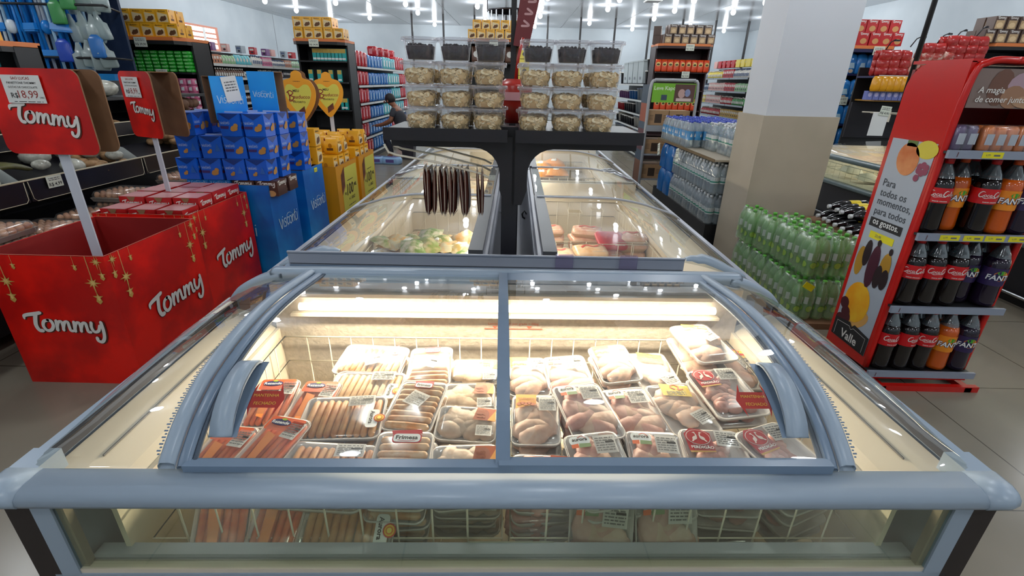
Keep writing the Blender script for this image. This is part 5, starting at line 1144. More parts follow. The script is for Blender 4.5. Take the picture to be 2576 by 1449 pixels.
m = MB(); m.box(-.3, .3, -.12, .12, 0, .10, mat('roof_black', '#2b2c31', .5)); m.box(-.2, .3, -.1, .1, .1, .16, BLACK); place('black_tray', m.mesh('black_tray'), (-5.15, 6.72, 2.48), .1, 'black plastic trays stacked on top of the cleaning rack', 'tray')
# end racks, left
YF = YP2
def cakes(me, x0, n, y, z, w_, label, group, rows=2, dep=2, name='panettone_box', half=.5):
    for lv in range(rows):
        for i in range(n-lv):
            for k in range(dep): place(name, me, (x0+w_*(i+.5+half*lv)+RND.uniform(-.005, .005), y+k*.17, z+.168*lv), RND.uniform(-.04, .04), label+[', lower row', ', upper row'][lv], 'panettone box', group+[' lower', ' upper'][lv])
t = end_rack('black end shelf with orange-edged top and rows of green packs, on the left', -5.62, -4.62, 7.5, 2.06, (1.62, 1.08, .6, .15), .55, card='39,90')
cakes(YF, -5.5, 5, 7.48, 2.061, .172, 'yellow panettone box on the shelf above the green packs', 'yellow boxes over green packs')
GP = MB(); GP.rings([[(x*k1, y, z) for x, y in rrect(.108, .16, .03, 2)] for z, k1 in ((0, .85), (.012, 1), (.036, 1), (.045, .8))], mat('green_pack', '#1f9a28', .18), True, True, cap0=True, cap1=True); GP.flat([(-.03, -.01), (.03, -.01), (.03, .012), (-.03, .012)], mat('green_pack_light', '#7fd07a', .3), FM((0, -.082, .022), 'front')); GP = GP.mesh('green_pack')
for i in range(8):
    for k in range(6 if i else 4): place('green_pack', GP, (-5.5+.113*i+RND.uniform(-.006, .006), 7.62, 1.621+.046*k), RND.uniform(-.05, .05), 'glossy green sponge pack in the stacks under the orange-edged left shelf', 'pack', 'green packs on the left end shelf')
for i in range(2):
    for j in range(5):
        for k in range(3): place('product_pack', prod('pack', '#c76b8e' if i else '#7d4f86', .11, .1, .09), (-4.96+.115*k-.42*(1-i), 7.6, 1.081+.092*j), RND.uniform(-.1, .1), ('pink' if i else 'purple')+' glossy pack stacked under the green packs', 'pack', ('pink' if i else 'purple')+' packs under the green ones')
for j in range(7): place('product_pack', prod('pack', '#7d4f86', .13, .1, .06), (-4.82, 7.6, .601+.062*j), 0, 'violet pack in the narrow lowest stack of the left end shelf', 'pack', 'violet narrow stack')
m = MB(); price_card(m, FM((.05, .0, 1.60), 'front'), .16, .11, '9,90'); m.build('price_card', t)
t = end_rack('black end shelf at the left edge with yellow boxes on top', -5.5, -4.60, 4.75, 1.84, (1.62, 1.2, .7), .4, card='29,90', cx=.2)
t.location.x -= .0
for lv in range(2):
    for i in range(3-lv): place('panettone_box', YF, (-4.74-.175*i-.06*lv, 4.78, 1.841+.15*lv), .03*i, 'yellow panettone box at the left edge of the photo, %s row' % ['lower', 'upper'][lv], 'panettone box', 'yellow boxes at the left edge %d' % lv)
for i in range(4): place('product_pack', prod('pack', '#5fb6c0', .2, .14, .07), (-4.85-.2*(i % 2), 4.8, 1.621+.072*(i//2)), .1*i, 'pale turquoise pack stacked under the yellow boxes at the left edge', 'pack', 'turquoise packs at the left edge')
# left aisle shelving (toiletries)
LV = [1.76, 1.56, 1.36, 1.17, .98, .79, .58, .36, .12]
t = thing('aisle_shelving', 'long toiletries shelving running away on the left behind the sign boards', 'shelving', (0, 0, 0)); steel_shelves(t, -5.1, -4.66, 8.1, 12.4, LV, 'right'); m = MB(); m.box(-5.14, -5.1, 8.1, 12.4, 0, 1.95, BLK2); m.build('back_panel', t)
PL1 = [[('box', '#c5876a', 4, .075, .13), ('pouch', '#8fb98a', 5, .08, .13), ('pouch', '#5fb6c0', 5, .1, .15), ('bottle', '#d8d6cf', 5, .07, .17), ('box', '#c76b8e', 7, .05, .15), ('bottle', '#d8d6cf', 9, .06, .12)], [('bottle', '#5a3a2a', 14, .065, .14), ('pouch', '#9aa6b0', 6, .08, .1), ('bottle', '#b9b3c6', 8, .065, .13), ('bottle', '#7d4f86', 7, .06, .13), ('box', '#26262e', 5, .07, .12)],
       [('bottle', '#8fb98a', 8, .065, .14), ('tub', '#d8d6cf', 8, .09, .09), ('box', '#26262e', 6, .08, .11), ('bottle', '#b9b3c6', 9, .065, .13)], [('box', '#b3202a', 7, .08, .13), ('box', '#5a3a2a', 6, .07, .12), ('pouch', '#2f6fb5', 6, .1, .11), ('tub', '#9aa6b0', 9, .08, .1)],
       [('box', '#c5876a', 10, .07, .12), ('tub', '#7d4f86', 8, .09, .09), ('pouch', '#9aa6b0', 8, .09, .1)], [('box', '#5a3a2a', 6, .09, .12), ('tub', '#26262e', 8, .1, .08), ('box', '#9aa6b0', 8, .09, .12)], [('tub', '#2f6fb5', 8, .12, .1), ('box', '#26262e', 8, .11, .13)], [('box', '#26262e', 8, .12, .15), ('pouch', '#3d8a4a', 6, .13, .12)], []]
side_stock(-4.66, 'right', 8.1, 12.3, LV[:8], PL1, 'the left toiletries aisle', 3)
for i in range(9): place('product_box', prod('box', ['#b3202a', '#7d4f86', '#d9a7a0', '#9aa6b0'][i % 4], .14, .1, .12), (-4.95, 8.3+.42*i+RND.uniform(-.1, .1), 1.96), RND.uniform(-.2, .2)-PI/2, 'assorted small box standing on the very top of the left toiletries shelving', 'box', 'boxes on top of the left shelving')
# end rack M
t = end_rack('tall black end shelf with yellow boxes on top, left of the man', -3.98, -3.06, 9.55, 2.215, (1.99-.12, 1.52, 1.04, .68, .3), .55, card='34,90')
cakes(YF, -3.9, 5, 9.5, 2.216, .172, 'yellow panettone box on top of the end rack left of the man', 'yellow boxes on the tall end rack', half=-.0)
TEAL = pbox(.075, .06, .2, mat('tube_teal', '#1fa3a0', .35), lambda m, T: (m.flat([(-.036, .03), (.036, .03), (.036, .098), (-.036, .098)], mat('tube_gold', '#c9a94a', .4), T), m.flat([(-.03, -.08), (.03, -.08), (.03, -.05), (-.03, -.05)], WHITE, T)), name='hair_product_box')
for i in range(9): place('hair_product_box', TEAL, (-3.62+.066*i-.04, 9.66, 1.871), 0, 'teal and gold carton in the upper row of the tall black end rack', 'box', 'teal cartons upper row')
for i in range(4): place('hair_product_box', TEAL, (-3.78+.16*i+.05*(i > 1), 9.66, 1.521), .1, 'teal and gold carton on the second shelf of the tall end rack', 'box', 'teal cartons second shelf')
for i, x in enumerate((-3.45, -3.24, -3.19)): place('hair_product_box', TEAL, (x, 9.66, 1.041), 0, 'teal and gold carton on the third shelf of the tall end rack', 'box', 'teal cartons third shelf')
# diaper aisle
LD = [1.80, 1.46, 1.13, .80, .47, .14]; t = thing('aisle_shelving', 'shelving filled with red and blue diaper packs behind the man', 'shelving', (0, 0, 0)); steel_shelves(t, -3.5, -3.06, 10.12, 14.9, LD, 'right'); m = MB(); m.box(-3.54, -3.5, 10.12, 14.9, 0, 2.0, BLK2); m.build('back_panel', t); m = MB(); m.box(-3.5, -3.1, 10.12, 14.9, 0, .1, BLK2); m.build('plinth', t)
side_stock(-3.06, 'right', 10.14, 14.8, LD, [[('pack', '#b3202a', 4, .22, .28), ('pack', '#2f6fb5', 5, .24, .24), ('pack', '#5fb6c0', 5, .24, .25), ('pack', '#b3202a', 6, .25, .3)], [('pack', '#b3202a', 4, .22, .27), ('pack', '#2f6fb5', 7, .23, .25), ('pack', '#5fb6c0', 5, .24, .25), ('pack', '#b3202a', 5, .24, .26)], [('pack', '#b3202a', 4, .2, .27), ('pack', '#2f6fb5', 9, .22, .24), ('pack', '#5fb6c0', 4, .24, .25)], [('pack', '#b3202a', 4, .2, .27), ('pack', '#2f6fb5', 5, .22, .24), ('pack', '#5fb6c0', 9, .24, .25)], [('pack', '#b3202a', 3, .2, .27), ('pack', '#2f6fb5', 9, .22, .26)], [('pack', '#b3202a', 4, .2, .26), ('pack', '#2f6fb5', 9, .22, .26)]], 'the diaper aisle', 5)
for i in range(4): place('product_pack', prod('pack', '#b3202a', .24, .2, .2), (-3.3, 12.2+.55*i, 2.06), PI/2, 'red pack standing on top of the diaper shelving', 'pack', 'red packs on the shelf top')
# the far centre end rack
t = end_rack('far end shelf with a wall of yellow boxes, behind the dark-filled tubs', -1.02, .18, 11.0, 2.37, (1.95, 1.5, 1.0), .5, card='34,90')
cakes(YF, -1.0, 6, 10.9, 2.371, .185, 'yellow panettone box on the far centre end shelf', 'yellow boxes far centre')
for i in range(4): place('product_box', prod('box', '#e3cf55', .22, .2, .3), (.14, 11.0, 1.1+.31*i), 0, 'plain yellow carton in the column right of the far yellow boxes', 'box', 'yellow cartons in a column')
for i in range(5): place('product_pouch', prod('pouch', '#5a3a2a', .2, .12, .3), (-.85+.23*i, 11.1, 1.951), 0, 'brown coffee pouch on the far centre end shelf', 'pouch', 'brown pouches far centre')
m = MB(); m.lathe([(.5, 0), (.5, .03), (.49, .03), (.49, 0)], BLACK, 20); 
for k in range(20): a = 2*PI*k/20; m.box(.48*math.cos(a)-.012, .48*math.cos(a)+.012, .48*math.sin(a)-.012, .48*math.sin(a)+.012, -.45, .0, CHROME)
m.tube([(.49, 0, 0), (.49, 0, .62)], .01, BLACK, 5); m.tube([(-.49, 0, 0), (-.49, 0, .62)], .01, BLACK, 5)
place('ring_fixture', m.mesh('ring_fixture'), (-.18, 12.0, 2.98), 0, 'ring-shaped steel slatted fixture above the far yellow boxes', 'fixture')
m = MB(); T = Matrix.Translation((0, 0, 0)); m.add([(-.06, 0, 0), (.03, 0, -.02), (.13, 0, .44), (.12, 0, .62), (.0, 0, .42)], [(0, 1, 2, 3, 4)], mat('sign_maroon', '#6b1f24', .4)); m.add([(-.06, .02, 0), (.03, .02, -.02), (.13, .02, .44), (.12, .02, .62), (.0, .02, .42)], [(4, 3, 2, 1, 0)], mat('sign_maroon', '#6b1f24', .4))
sg = tag(m.build('hanging_sign', loc=(.035, 3.24, 1.80)), 'tilted dark red sign hanging beside the thin black pole above the tubs', 'sign')
m = MB(); T = FM((.055, -.001, .26), 'front', 1, 1.28)
for i in range(6): m.ribbon([(-.17+.065*i, .02), (-.155+.065*i, -.02), (-.14+.065*i, .015)], .012, mat('sign_text_pink', '#c79a9c', .5), T)
m.build('lettering', sg)
# red bucket, paper and bags behind the tubs
m = MB(); m.lathe([(.05, 0), (.075, .10), (.08, .16), (.072, .17), (.05, .19)], mat('bucket_red', '#a5281f', .3), 14); m.lathe([(.079, .10), (.0815, .135)], mat('bucket_pink', '#d7a0a8', .4), 14, cap0=False, cap1=False); m.tube([(.0, 0, .19), (.01, 0, .28), (.03, .02, .36)], .008, mat('bucket_red', '#a5281f', .3), 6)
place('red_jug', m.mesh('red_jug'), (-.005, 2.42, 1.42), 0, 'red plastic jug with a pink band seen through the gap between the tub columns', 'jug')
m = MB(); m.box(-.3, .3, -.1, .13, -.02, 0, BLACK); m.box(-.02, .02, -.02, .02, -.8, -.02, BLACK); place('small_shelf', m.mesh('small_shelf'), (0, 2.44, 1.42), 0, 'black rear shelf behind the tubs carrying the red jug', 'shelf')
# silver floor rack
sr = thing('display_rack', 'silver floor rack with a green header sign and cartons, left of the water packs', 'rack', (1.87, 7.3, 0)); SIL = mat('silver_frame', '#a9abae', .35, .3)
for xx in (0, .66):
    m = MB(); m.tube(spline([(xx, 0, 0), (xx, 0, .8), (xx, 0, 1.55), (xx+(.06 if xx == 0 else -.06), 0, 1.655)], 4), .022, SIL, 8); m.build('upright', sr)
m = MB(); m.tube([(.05, 0, 1.66), (.61, 0, 1.66)], .022, SIL, 8); m.box(0, .66, -.02, .02, .98, 1.06, SIL); m.build('cross_bar', sr)
m = MB(); m.box(0, .02, .02, .45, .1, 1.6, mat('side_print', '#3a4a5a', .5)); m.box(-.003, 0, .05, .42, .2, .55, mat('side_print_brown', '#7a4a2a', .5)); m.box(-.003, 0, .05, .42, .7, 1.0, mat('side_print_maroon', '#5a2a30', .5)); m.box(-.003, 0, .05, .42, 1.1, 1.35, mat('side_print_orange', '#9a4a2a', .5)); m.build('side_panel', sr)
m = MB(); m.box(.03, .63, -.01, .0, 1.37, 1.62, mat('header_green', '#79b82e', .5)); T = FM((.2, -.012, 1.55), 'front'); m.text('Leve Kapo', .075, mat('header_text', '#dfeec9', .5), T, .02, 0, 'c', .3); m.flat([(-.04, -.15), (.04, -.15), (.04, -.08), (-.04, -.08)], mat('side_print', '#3a4a5a', .5), T)
m.flat([(.14, -.17), (.42, -.17), (.42, .06), (.14, .06)], mat('photo_brown', '#5c3c34', .5), T); T2 = T @ Matrix.Translation((0, 0, .001)); m.disc(.24, -.06, .05, .06, mat('photo_pink', '#c9a49a', .5), T2); m.disc(.32, -.05, .04, .05, mat('photo_blue', '#8a94b8', .5), T2); m.flat([(.17, -.16), (.38, -.16), (.38, -.12), (.17, -.12)], mat('photo_pink2', '#d9c4ba', .5), T2)
m.build('header_sign', sr)
for z in (1.06, .66, .3): m = MB(); m.box(.02, .64, 0, .44, z-.02, z, SIL); m.build('shelf_board', sr)
CB = pbox(.29, .3, .2, mat('carton', '#a98560', .7), lambda m, T: (m.flat([(-.05, -.07), (.05, -.07), (.05, .05), (-.05, .05)], mat('carton_print', '#3a2a1e', .6), T), tiny(m, T @ Matrix.Translation((.1, 0, 0)), .06, .08, 4, mat('carton_print2', '#6b5038', .6)), tiny(m, T @ Matrix.Translation((-.1, 0, 0)), .06, .08, 4, mat('carton_print2', '#6b5038', .6))), name='carton')
for i, (x, z) in enumerate(((2.05, 1.061), (2.35, 1.061), (2.05, .661), (2.35, .661), (2.05, .301), (2.35, .301))): place('carton', CB, (x, 7.52, z), 0, 'brown printed carton on the silver rack, %s, %s' % (['top shelf', 'middle shelf', 'lower shelf'][i//2], ['left', 'right'][i % 2]), 'carton')
# brown end rack R
BX = pbox(.155, .15, .165, mat('box_mocha', '#4e3a30', .45), lambda m, T: (m.flat([(-.06, -.075), (.06, -.075), (.06, .03), (-.06, .03)], mat('mocha_cream', '#b89a72', .5), T), m.disc(.0, -.03, .045, .035, mat('mocha_cake', '#d9bd92', .5), T @ Matrix.Translation((0, 0, .001)), 9), script(m, TOMMY, .11, LW, T @ Matrix.Translation((0, .055, 0)), n=2)), lambda m, T: m.flat([(-.05, .0), (.05, .0), (.05, .06), (-.05, .06)], mat('mocha_cream', '#b89a72', .5), T), 'panettone_box')
t = end_rack('end shelf with brown boxes on top and orange snack pouches below', 2.86, 3.98, 11.0, 2.37, (1.93-.08, 1.5, 1.1, .6), .55, body=mat('maroon_shelf', '#2a1013', .5), card='19,90', cx=.55)
cakes(BX, 2.93, 6, 10.95, 2.371, .172, 'dark brown panettone box on the end rack above orange pouches', 'brown boxes on the right end rack')
for lv in range(2): place('panettone_box', BX, (2.9, 11.3, 2.371+.168*lv), 1.2, 'dark brown panettone box turned sideways above orange pouches, %s' % ['lower', 'upper'][lv], 'panettone box')
OP = MB(); OP.rings([[(x*k1, y*k2, z) for x, y in rrect(.12, .07, .02, 2)] for z, k1, k2 in ((0, .9, .9), (.03, 1, 1), (.18, .97, .7), (.23, .98, .1))], mat('pouch_orange', '#d9481c', .3), True, True, cap0=True, cap1=True); OP.disc(0, 0, .045, .04, mat('pouch_cream', '#e9c978', .4), FM((0, -.034, .14), 'front'), 12); OP.disc(0, -.008, .032, .02, mat('pouch_dark', '#4a3a1a', .4), FM((0, -.0355, .14), 'front'), 10); OP = OP.mesh('snack_pouch')
for i in range(9): place('snack_pouch', OP, (2.92+.124*i, 11.02, 1.851), RND.uniform(-.2, .2), 'orange and cream snack pouch on the second shelf of the right end rack', 'snack pouch', 'orange pouches in a row')
for i in range(7): place('snack_pouch', OP, (3.0+.13*i, 11.05, 1.101), 0, 'orange snack pouch on a lower shelf behind the silver rack', 'snack pouch', 'orange pouches lower')
m = MB(); price_card(m, FM((.08, -.02, 1.80), 'front'), .16, .12, '9,90'); m.build('price_card', t)
# plastic-ware shelving
LR = [1.60, 1.26, .96, .66, .38, .1]; t = thing('aisle_shelving', 'shelving of plastic containers running away right of the snack tubs', 'shelving', (0, 0, 0)); steel_shelves(t, 2.82, 3.2, 11.6, 14.9, LR, 'left'); m = MB(); m.box(3.2, 3.24, 11.6, 14.9, 0, 1.95, BLK2); m.build('back_panel', t); m = MB(); m.box(2.84, 3.2, 11.6, 14.9, 0, .08, BLK2); m.build('plinth', t)
side_stock(2.82, 'left', 11.62, 14.8, LR, [[('tub', '#26262e', 2, .28, .28), ('tub', '#9aa6b0', 6, .3, .1)], [('tub', '#9aa6b0', 3, .28, .26), ('tub', '#2f6fb5', 3, .28, .2), ('tub', '#7d4f86', 6, .24, .18)], [('tub', '#9aa6b0', 3, .3, .26), ('tub', '#26262e', 5, .24, .2), ('tub', '#b3202a', 4, .2, .18)], [('tub', '#d8d6cf', 3, .3, .24), ('tub', '#26262e', 6, .26, .18)], [('tub', '#d8d6cf', 3, .28, .22), ('tub', '#b3202a', 4, .24, .18), ('tub', '#9aa6b0', 5, .24, .2)], [('bottle', '#3d8a4a', 2, .12, .22), ('tub', '#d8d6cf', 4, .22, .24), ('tub', '#26262e', 5, .24, .2)]], 'the plastic-ware aisle', 7)
m = MB(); m.box(-.16, .16, -.25, .25, 0, .46, mat('tall_grey_bin', '#b8c2c4', .35), None, .02); m.box(-.17, .17, -.26, .26, .46, .49, mat('tall_grey_bin', '#b8c2c4', .35)); m.box(-.168, -.16, -.04, .04, .08, .14, GREYP); tgb = m.mesh('storage_box')
for i in range(4): place('storage_box', tgb, (3.0, 12.2+.55*i, 1.62), 0, 'tall pale grey storage box in the big row on top of the plastic-ware shelving', 'storage box', 'tall grey storage boxes')
for i in range(2): place('product_tub', prod('tub', '#26262e', .26, .2, .24), (3.0, 11.78, 1.62+.26*i), 0, 'black storage tub at the near end of the top shelf, %s' % ['lower', 'upper'][i], 'tub')
# grocery shelving right
LG = [1.78, 1.49, 1.20, .92, .64, .36, .1]; t = thing('aisle_shelving', 'grocery shelving with jars and packets in colour blocks, left of the big pillar', 'shelving', (0, 0, 0)); steel_shelves(t, 5.0, 5.4, 11.4, 14.2, LG, 'left', rail=CHROME); m = MB(); m.box(5.4, 5.44, 11.4, 14.2, 0, 2.0, BLK2); m.build('back_panel', t)
side_stock(5.0, 'left', 11.45, 14.1, LG, [[('bottle', '#d8d6cf', 10, .08, .19), ('box', '#b3202a', 6, .1, .18), ('bottle', '#e3cf55', 12, .08, .17), ('bottle', '#9aa6b0', 12, .08, .18)], [('box', '#8fb98a', 6, .1, .17), ('box', '#b3202a', 6, .1, .18), ('box', '#d9a7a0', 10, .1, .18), ('bottle', '#9aa6b0', 10, .08, .17), ('bottle', '#e3cf55', 10, .08, .18)], [('bottle', '#3d8a4a', 8, .08, .17), ('bottle', '#b3202a', 8, .08, .18), ('box', '#d9a7a0', 10, .1, .18), ('box', '#e3cf55', 8, .1, .17), ('box', '#9aa6b0', 8, .1, .17)], [('box', '#c9a24a', 12, .1, .17), ('bottle', '#b3202a', 30, .08, .18)], [('box', '#e07b2a', 12, .1, .18), ('bottle', '#b3202a', 30, .08, .17)], [('box', '#c5876a', 12, .12, .18), ('box', '#b3202a', 20, .12, .18)], [('box', '#5a3a2a', 30, .14, .16)]], 'the grocery aisle', 9)
for i in range(9): place('product_box', prod('box', ['#e3cf55', '#b3202a', '#d9a7a0', '#5a3a2a', '#d8d6cf'][i//4 % 5], .2, .14, .16), (5.2, 11.6+.27*i, 2.01), RND.uniform(-.1, .1)+PI/2, 'assorted box on the very top of the grocery shelving', 'box', 'boxes on top of the grocery shelving')
# ---------------------------------------------------------------- bottles
def bottle_kid(t, r, h, body, cap, label=None, lx=None, loc=(0, 0, 0), film=None, waist=True, filled=None, fill_h=.78, n=12):
    m = MB(); pr_ = [(r*.7, 0), (r*.95, h*.03), (r, h*.08), (r*(.93 if waist else 1), h*.32), (r, h*.5), (r*.98, h*.66), (r*.7, h*.8), (r*.33, h*.91), (r*.3, h*.94)]
    if filled:
        lo = [(a, z) for a, z in pr_ if z < fill_h*h]; hi = [(a, z) for a, z in pr_ if z >= fill_h*h]; (a0, z0), (a1, z1) = lo[-1], hi[0]; mid = (a0+(a1-a0)*(fill_h*h-z0)/(z1-z0), fill_h*h)
        m.lathe(lo+[mid, (mid[0]*.2, mid[1])], filled, n); m.lathe([mid]+hi, body, n, cap0=False)
    else: m.lathe(pr_, body, n)
    b_ = m.build('bottle', t, loc)
    m = MB(); m.lathe([(r*.36, h*.925), (r*.36, h*.995), (r*.3, h)], cap, 10); m.build('cap', b_)
    if label: m = MB(); lx(m, r, h); m.build('label', b_)
    return b_
def wrap_label(m, r, h, z0, z1, mt, n=16, k=1.015, a0=0, a1=2*PI):
    rs = [[(r*k*math.cos(a0+(a1-a0)*i/n), r*k*math.sin(a0+(a1-a0)*i/n), z) for i in range(n+1)] for z in (z0, z1)]
    m.rings(rs, mt, False, True)
def bent_text(m, s, size, mt, r, z, bold=.02, shear=0, fit=None, strokes=None, w_=None, k=1.03):
    q = MB()
    if strokes: script(q, strokes[0], w_, mt, Matrix(), 0, strokes[1], 1.6, thick=1.1, n=3)
    else: q.text(s, size, mt, Matrix(), bold, shear, 'c', fit)
    o = len(m.v); v = []
    for x, y, zz in q.v: a = -PI/2+x/(r*k); v.append((r*k*math.cos(a), r*k*math.sin(a), z+y))
    m.add(v, q.f, mt)
LIME = mat('lime_slice', '#9fc43a', .5); LIME2 = mat('lime_rind', '#4f9a2c', .5); GCAP = mat('green_cap', '#5fb53c', .35); BCAP = mat('blue_cap', '#2146c8', .35); WCAP = mat('white_cap', '#dfe1e2', .4); RCAP = mat('red_cap', '#c0141a', .35)
def pack6(name, label_, r, h, body, cap, lxs, nx=2, ny=3, film=FILM, filled=None):
    t = thing(name, 'x', 'bottle pack'); k = 0
    b0 = None
    for i in range(nx):
        for j in range(ny):
            loc = ((i-(nx-1)/2)*2*r, (j-(ny-1)/2)*2*r, 0)
            if b0 is None: b0 = bottle_kid(t, r, h, body, cap, bool(lxs), lxs, loc, filled=filled); KIDS[b0.name] = list(b0.children)
            else: dup(b0, loc, (0, 0, RND.uniform(-.6, .6)), parent=t)
    m = MB(); g = []; o = rrect(nx*2*r+.006, ny*2*r+.006, r*.9, 3)
    for z, kk in ((.0, .98), (h*.1, 1), (h*.62, 1), (h*.80, .93), (h*.97, .80), (h*1.0, .72)): g.append([(x*kk, y*kk, z) for x, y in o])
    m.rings(g, film, True, True); m.build('shrink_film', t); return Put(t)
def lime_l(m, r, h):
    for a in (-PI/2, PI, .3):
        c = lambda z, ww, mt, kk: m.add([(r*kk*math.cos(a+ww*math.cos(q)/r), r*kk*math.sin(a+ww*math.cos(q)/r), z+ww*math.sin(q)) for q in [2*PI*i/10 for i in range(10)]], [tuple(range(10))], mt)
        c(h*.3, r*.62, LIME2, 1.02); c(h*.3, r*.52, LIME, 1.04); wrap_label(m, r, h, h*.42, h*.6, mat('lime_paper', '#cfdccb', .5), 3, 1.03, a+.5, a+1.1)
PKL = pack6('drink_pack', 'x', .043, .295, PETG, GCAP, lime_l)
rowy = [3.28, 3.545, 3.81, 4.075, 4.24]
for i in range(3):
    for j in range(4):
        if j == 3 and i > 0: continue
        PKL((2.09+.178*i+RND.uniform(-.006, .006), 3.275+.268*j, .051), RND.uniform(-.02, .02), 'lime drink pack, floor layer, %s row back, %s from the left' % (ordn(j), ordn(i)))
for j in range(4):
    for i in range(2):
        xo = [.09, .07, .04, .0][j]
        if j == 3 and i > 0: continue
        PKL((2.09+xo+.178*i, 3.36+.25*j, .351), RND.uniform(-.05, .05), 'lime drink pack, upper layer, %s row back, %s from the left' % (ordn(j), ordn(i)))
m = MB(); m.box(1.98, 2.72, 3.1, 4.36, 0, .045, CARD); tag(m.build('cardboard_sheet'), 'brown cardboard sheet on the floor under the lime drink packs', 'cardboard')
m = MB(); m.box(-.04, .04, -.022, .022, 0, .003, YPRICE, FM((2.08, 3.13, .32), 'front', 1, -.5)); tag(m.build('price_tag'), 'yellow price tag hanging on the lime drink packs of the floor layer', 'price tag')
# dark soda bottles lying in a heap
DK = mat('dark_soda', '#0c0b0e', .12, coat=.3); YB_ = mat('soda_label_yellow', '#e3c81e', .4)
def mk_soda():
    t = thing('soda_bottle', 'x', 'bottle'); bottle_kid(t, .05, .33, DK, WCAP, True, lambda m, r, h: wrap_label(m, r, h, h*.22, h*.48, YB_), n=14); return Put(t)
SD = mk_soda(); tb = thing('low_shelf', 'low dark shelf under the lying dark bottles, behind the lime packs', 'shelf', (2.95, 4.0, 0)); m = MB(); m.box(-.30, .25, -.48, .35, .495, .52, CARD); m.box(-.2, .23, .30, .34, 0, .495, BLK2); m.box(.19, .23, -.45, .3, 0, .495, BLK2); m.build('frame', tb)
UP = thing('soda_bottle', 'x', 'bottle'); bottle_kid(UP, .045, .34, PETC, WCAP); UP = Put(UP)
for k in range(11):
    SD((2.95+.012*k, 3.58+.108*k if k < 7 else 3.84+.108*(k-7), .573 if k < 7 else .667), (0, -PI/2-.04, RND.uniform(-.06, .06)+PI*0), 'dark soda bottle lying in the heap, %s layer, %s from front' % ('lower' if k < 7 else 'upper', ordn(k if k < 7 else k-7)))
for k in range(6): UP((2.60+.01*k, 3.56+.11*k, .046), 0, 'clear bottle with a white cap standing upright in front of the lying dark bottles', 'upright clear bottles')
# water block
CL = mat('label_water_white', '#d4d9d8', .5); GR = mat('label_water_green', '#2a8f78', .5); WB_ = mat('label_water_blue', '#1c8fd0', .35)
def wl(m, r, h): wrap_label(m, r, h, h*.36, h*.58, CL, 12, 1.02); wrap_label(m, r, h, h*.40, h*.45, GR, 12, 1.03)
def wlb(m, r, h):
    wrap_label(m, r, h, h*.30, h*.62, WB_, 12, 1.02)
    for a in (-PI/2, PI): m.add([(r*1.05*math.cos(a+x/r), r*1.05*math.sin(a+x/r), h*.45+z) for x, z in ((-.0, .03), (.012, -.0), (.008, -.012), (-.008, -.012), (-.012, .0))], [(0, 1, 2, 3, 4)], WHITE)
PW = pack6('water_pack', 'x', .045, .30, PETC, WCAP, wl, film=clear('water_film', 'ffffff', .04, .02, 'e8f0f4', .12, .35)); PWB = pack6('water_pack', 'x', .045, .30, PETC, BCAP, wlb, film=clear('water_film', 'ffffff', .04, .02, 'e8f0f4', .12, .35))
BFM = clear('blue_film', '2a8fd8', .12, .55, '1878c8', .15, .6); PWF = pack6('water_pack', 'x', .045, .30, PETC, BCAP, None, film=BFM)
wb_ = thing('water_shelf', 'low shelf with a board carrying the bottled water block', 'shelf', (2.0, 4.95, 0)); m = MB(); m.box(0, .85, 0, 2.1, .90, .92, mat('board_top', '#b9ad98', .5)); m.box(-.004, 0, 0, 2.1, .895, .925, mat('board_edge_brown', '#6a5638', .7)); m.build('board', wb_)
m = MB(); m.box(.02, .85, .0, 2.1, .0, .255, BLK2); m.box(.4, .42, 0, 2.1, .255, .9, BLK2); m.build('frame', wb_)
for lv in range(2):
    for j in range(7):
        y = 5.09+.275*j; blue = j >= 5
        P_ = PWF if blue else PW
        P_((2.1, y, .256+.315*lv), RND.uniform(-.02, .02), 'pack of %s under the board, %s layer, %s from the pillar' % ('blue-wrapped water' if blue else 'clear water bottles', ['lower', 'upper'][lv], ordn(j)))
for i in range(4):
    for j in range(5):
        if j < 1 and i == 0: continue
        P_ = PWB if j > 0 else PW
        P_((2.1+.185*i, 5.75+.275*j if j > 0 else 5.72, .921), RND.uniform(-.03, .03), 'water pack on the board, %s row back, %s from aisle' % (ordn(j), ordn(i)))
for i in range(3): PW((2.3+.185*i, 5.1, .921), 0, 'clear water pack on the board nearest the pillar, %s from aisle' % ordn(i)); PW((2.3+.185*i, 5.38, .921), 0, 'clear water pack in the next row behind, %s from aisle' % ordn(i))
for i, (y, z, a, v) in enumerate(((6.75, .80, .3, '8,99'), (5.95, .83, .2, '5,99'))): m = MB(); price_card(m, FM((-.06, y-4.95, z), 'left', 1, a), .10, .15, v); m.build('price_card', wb_)
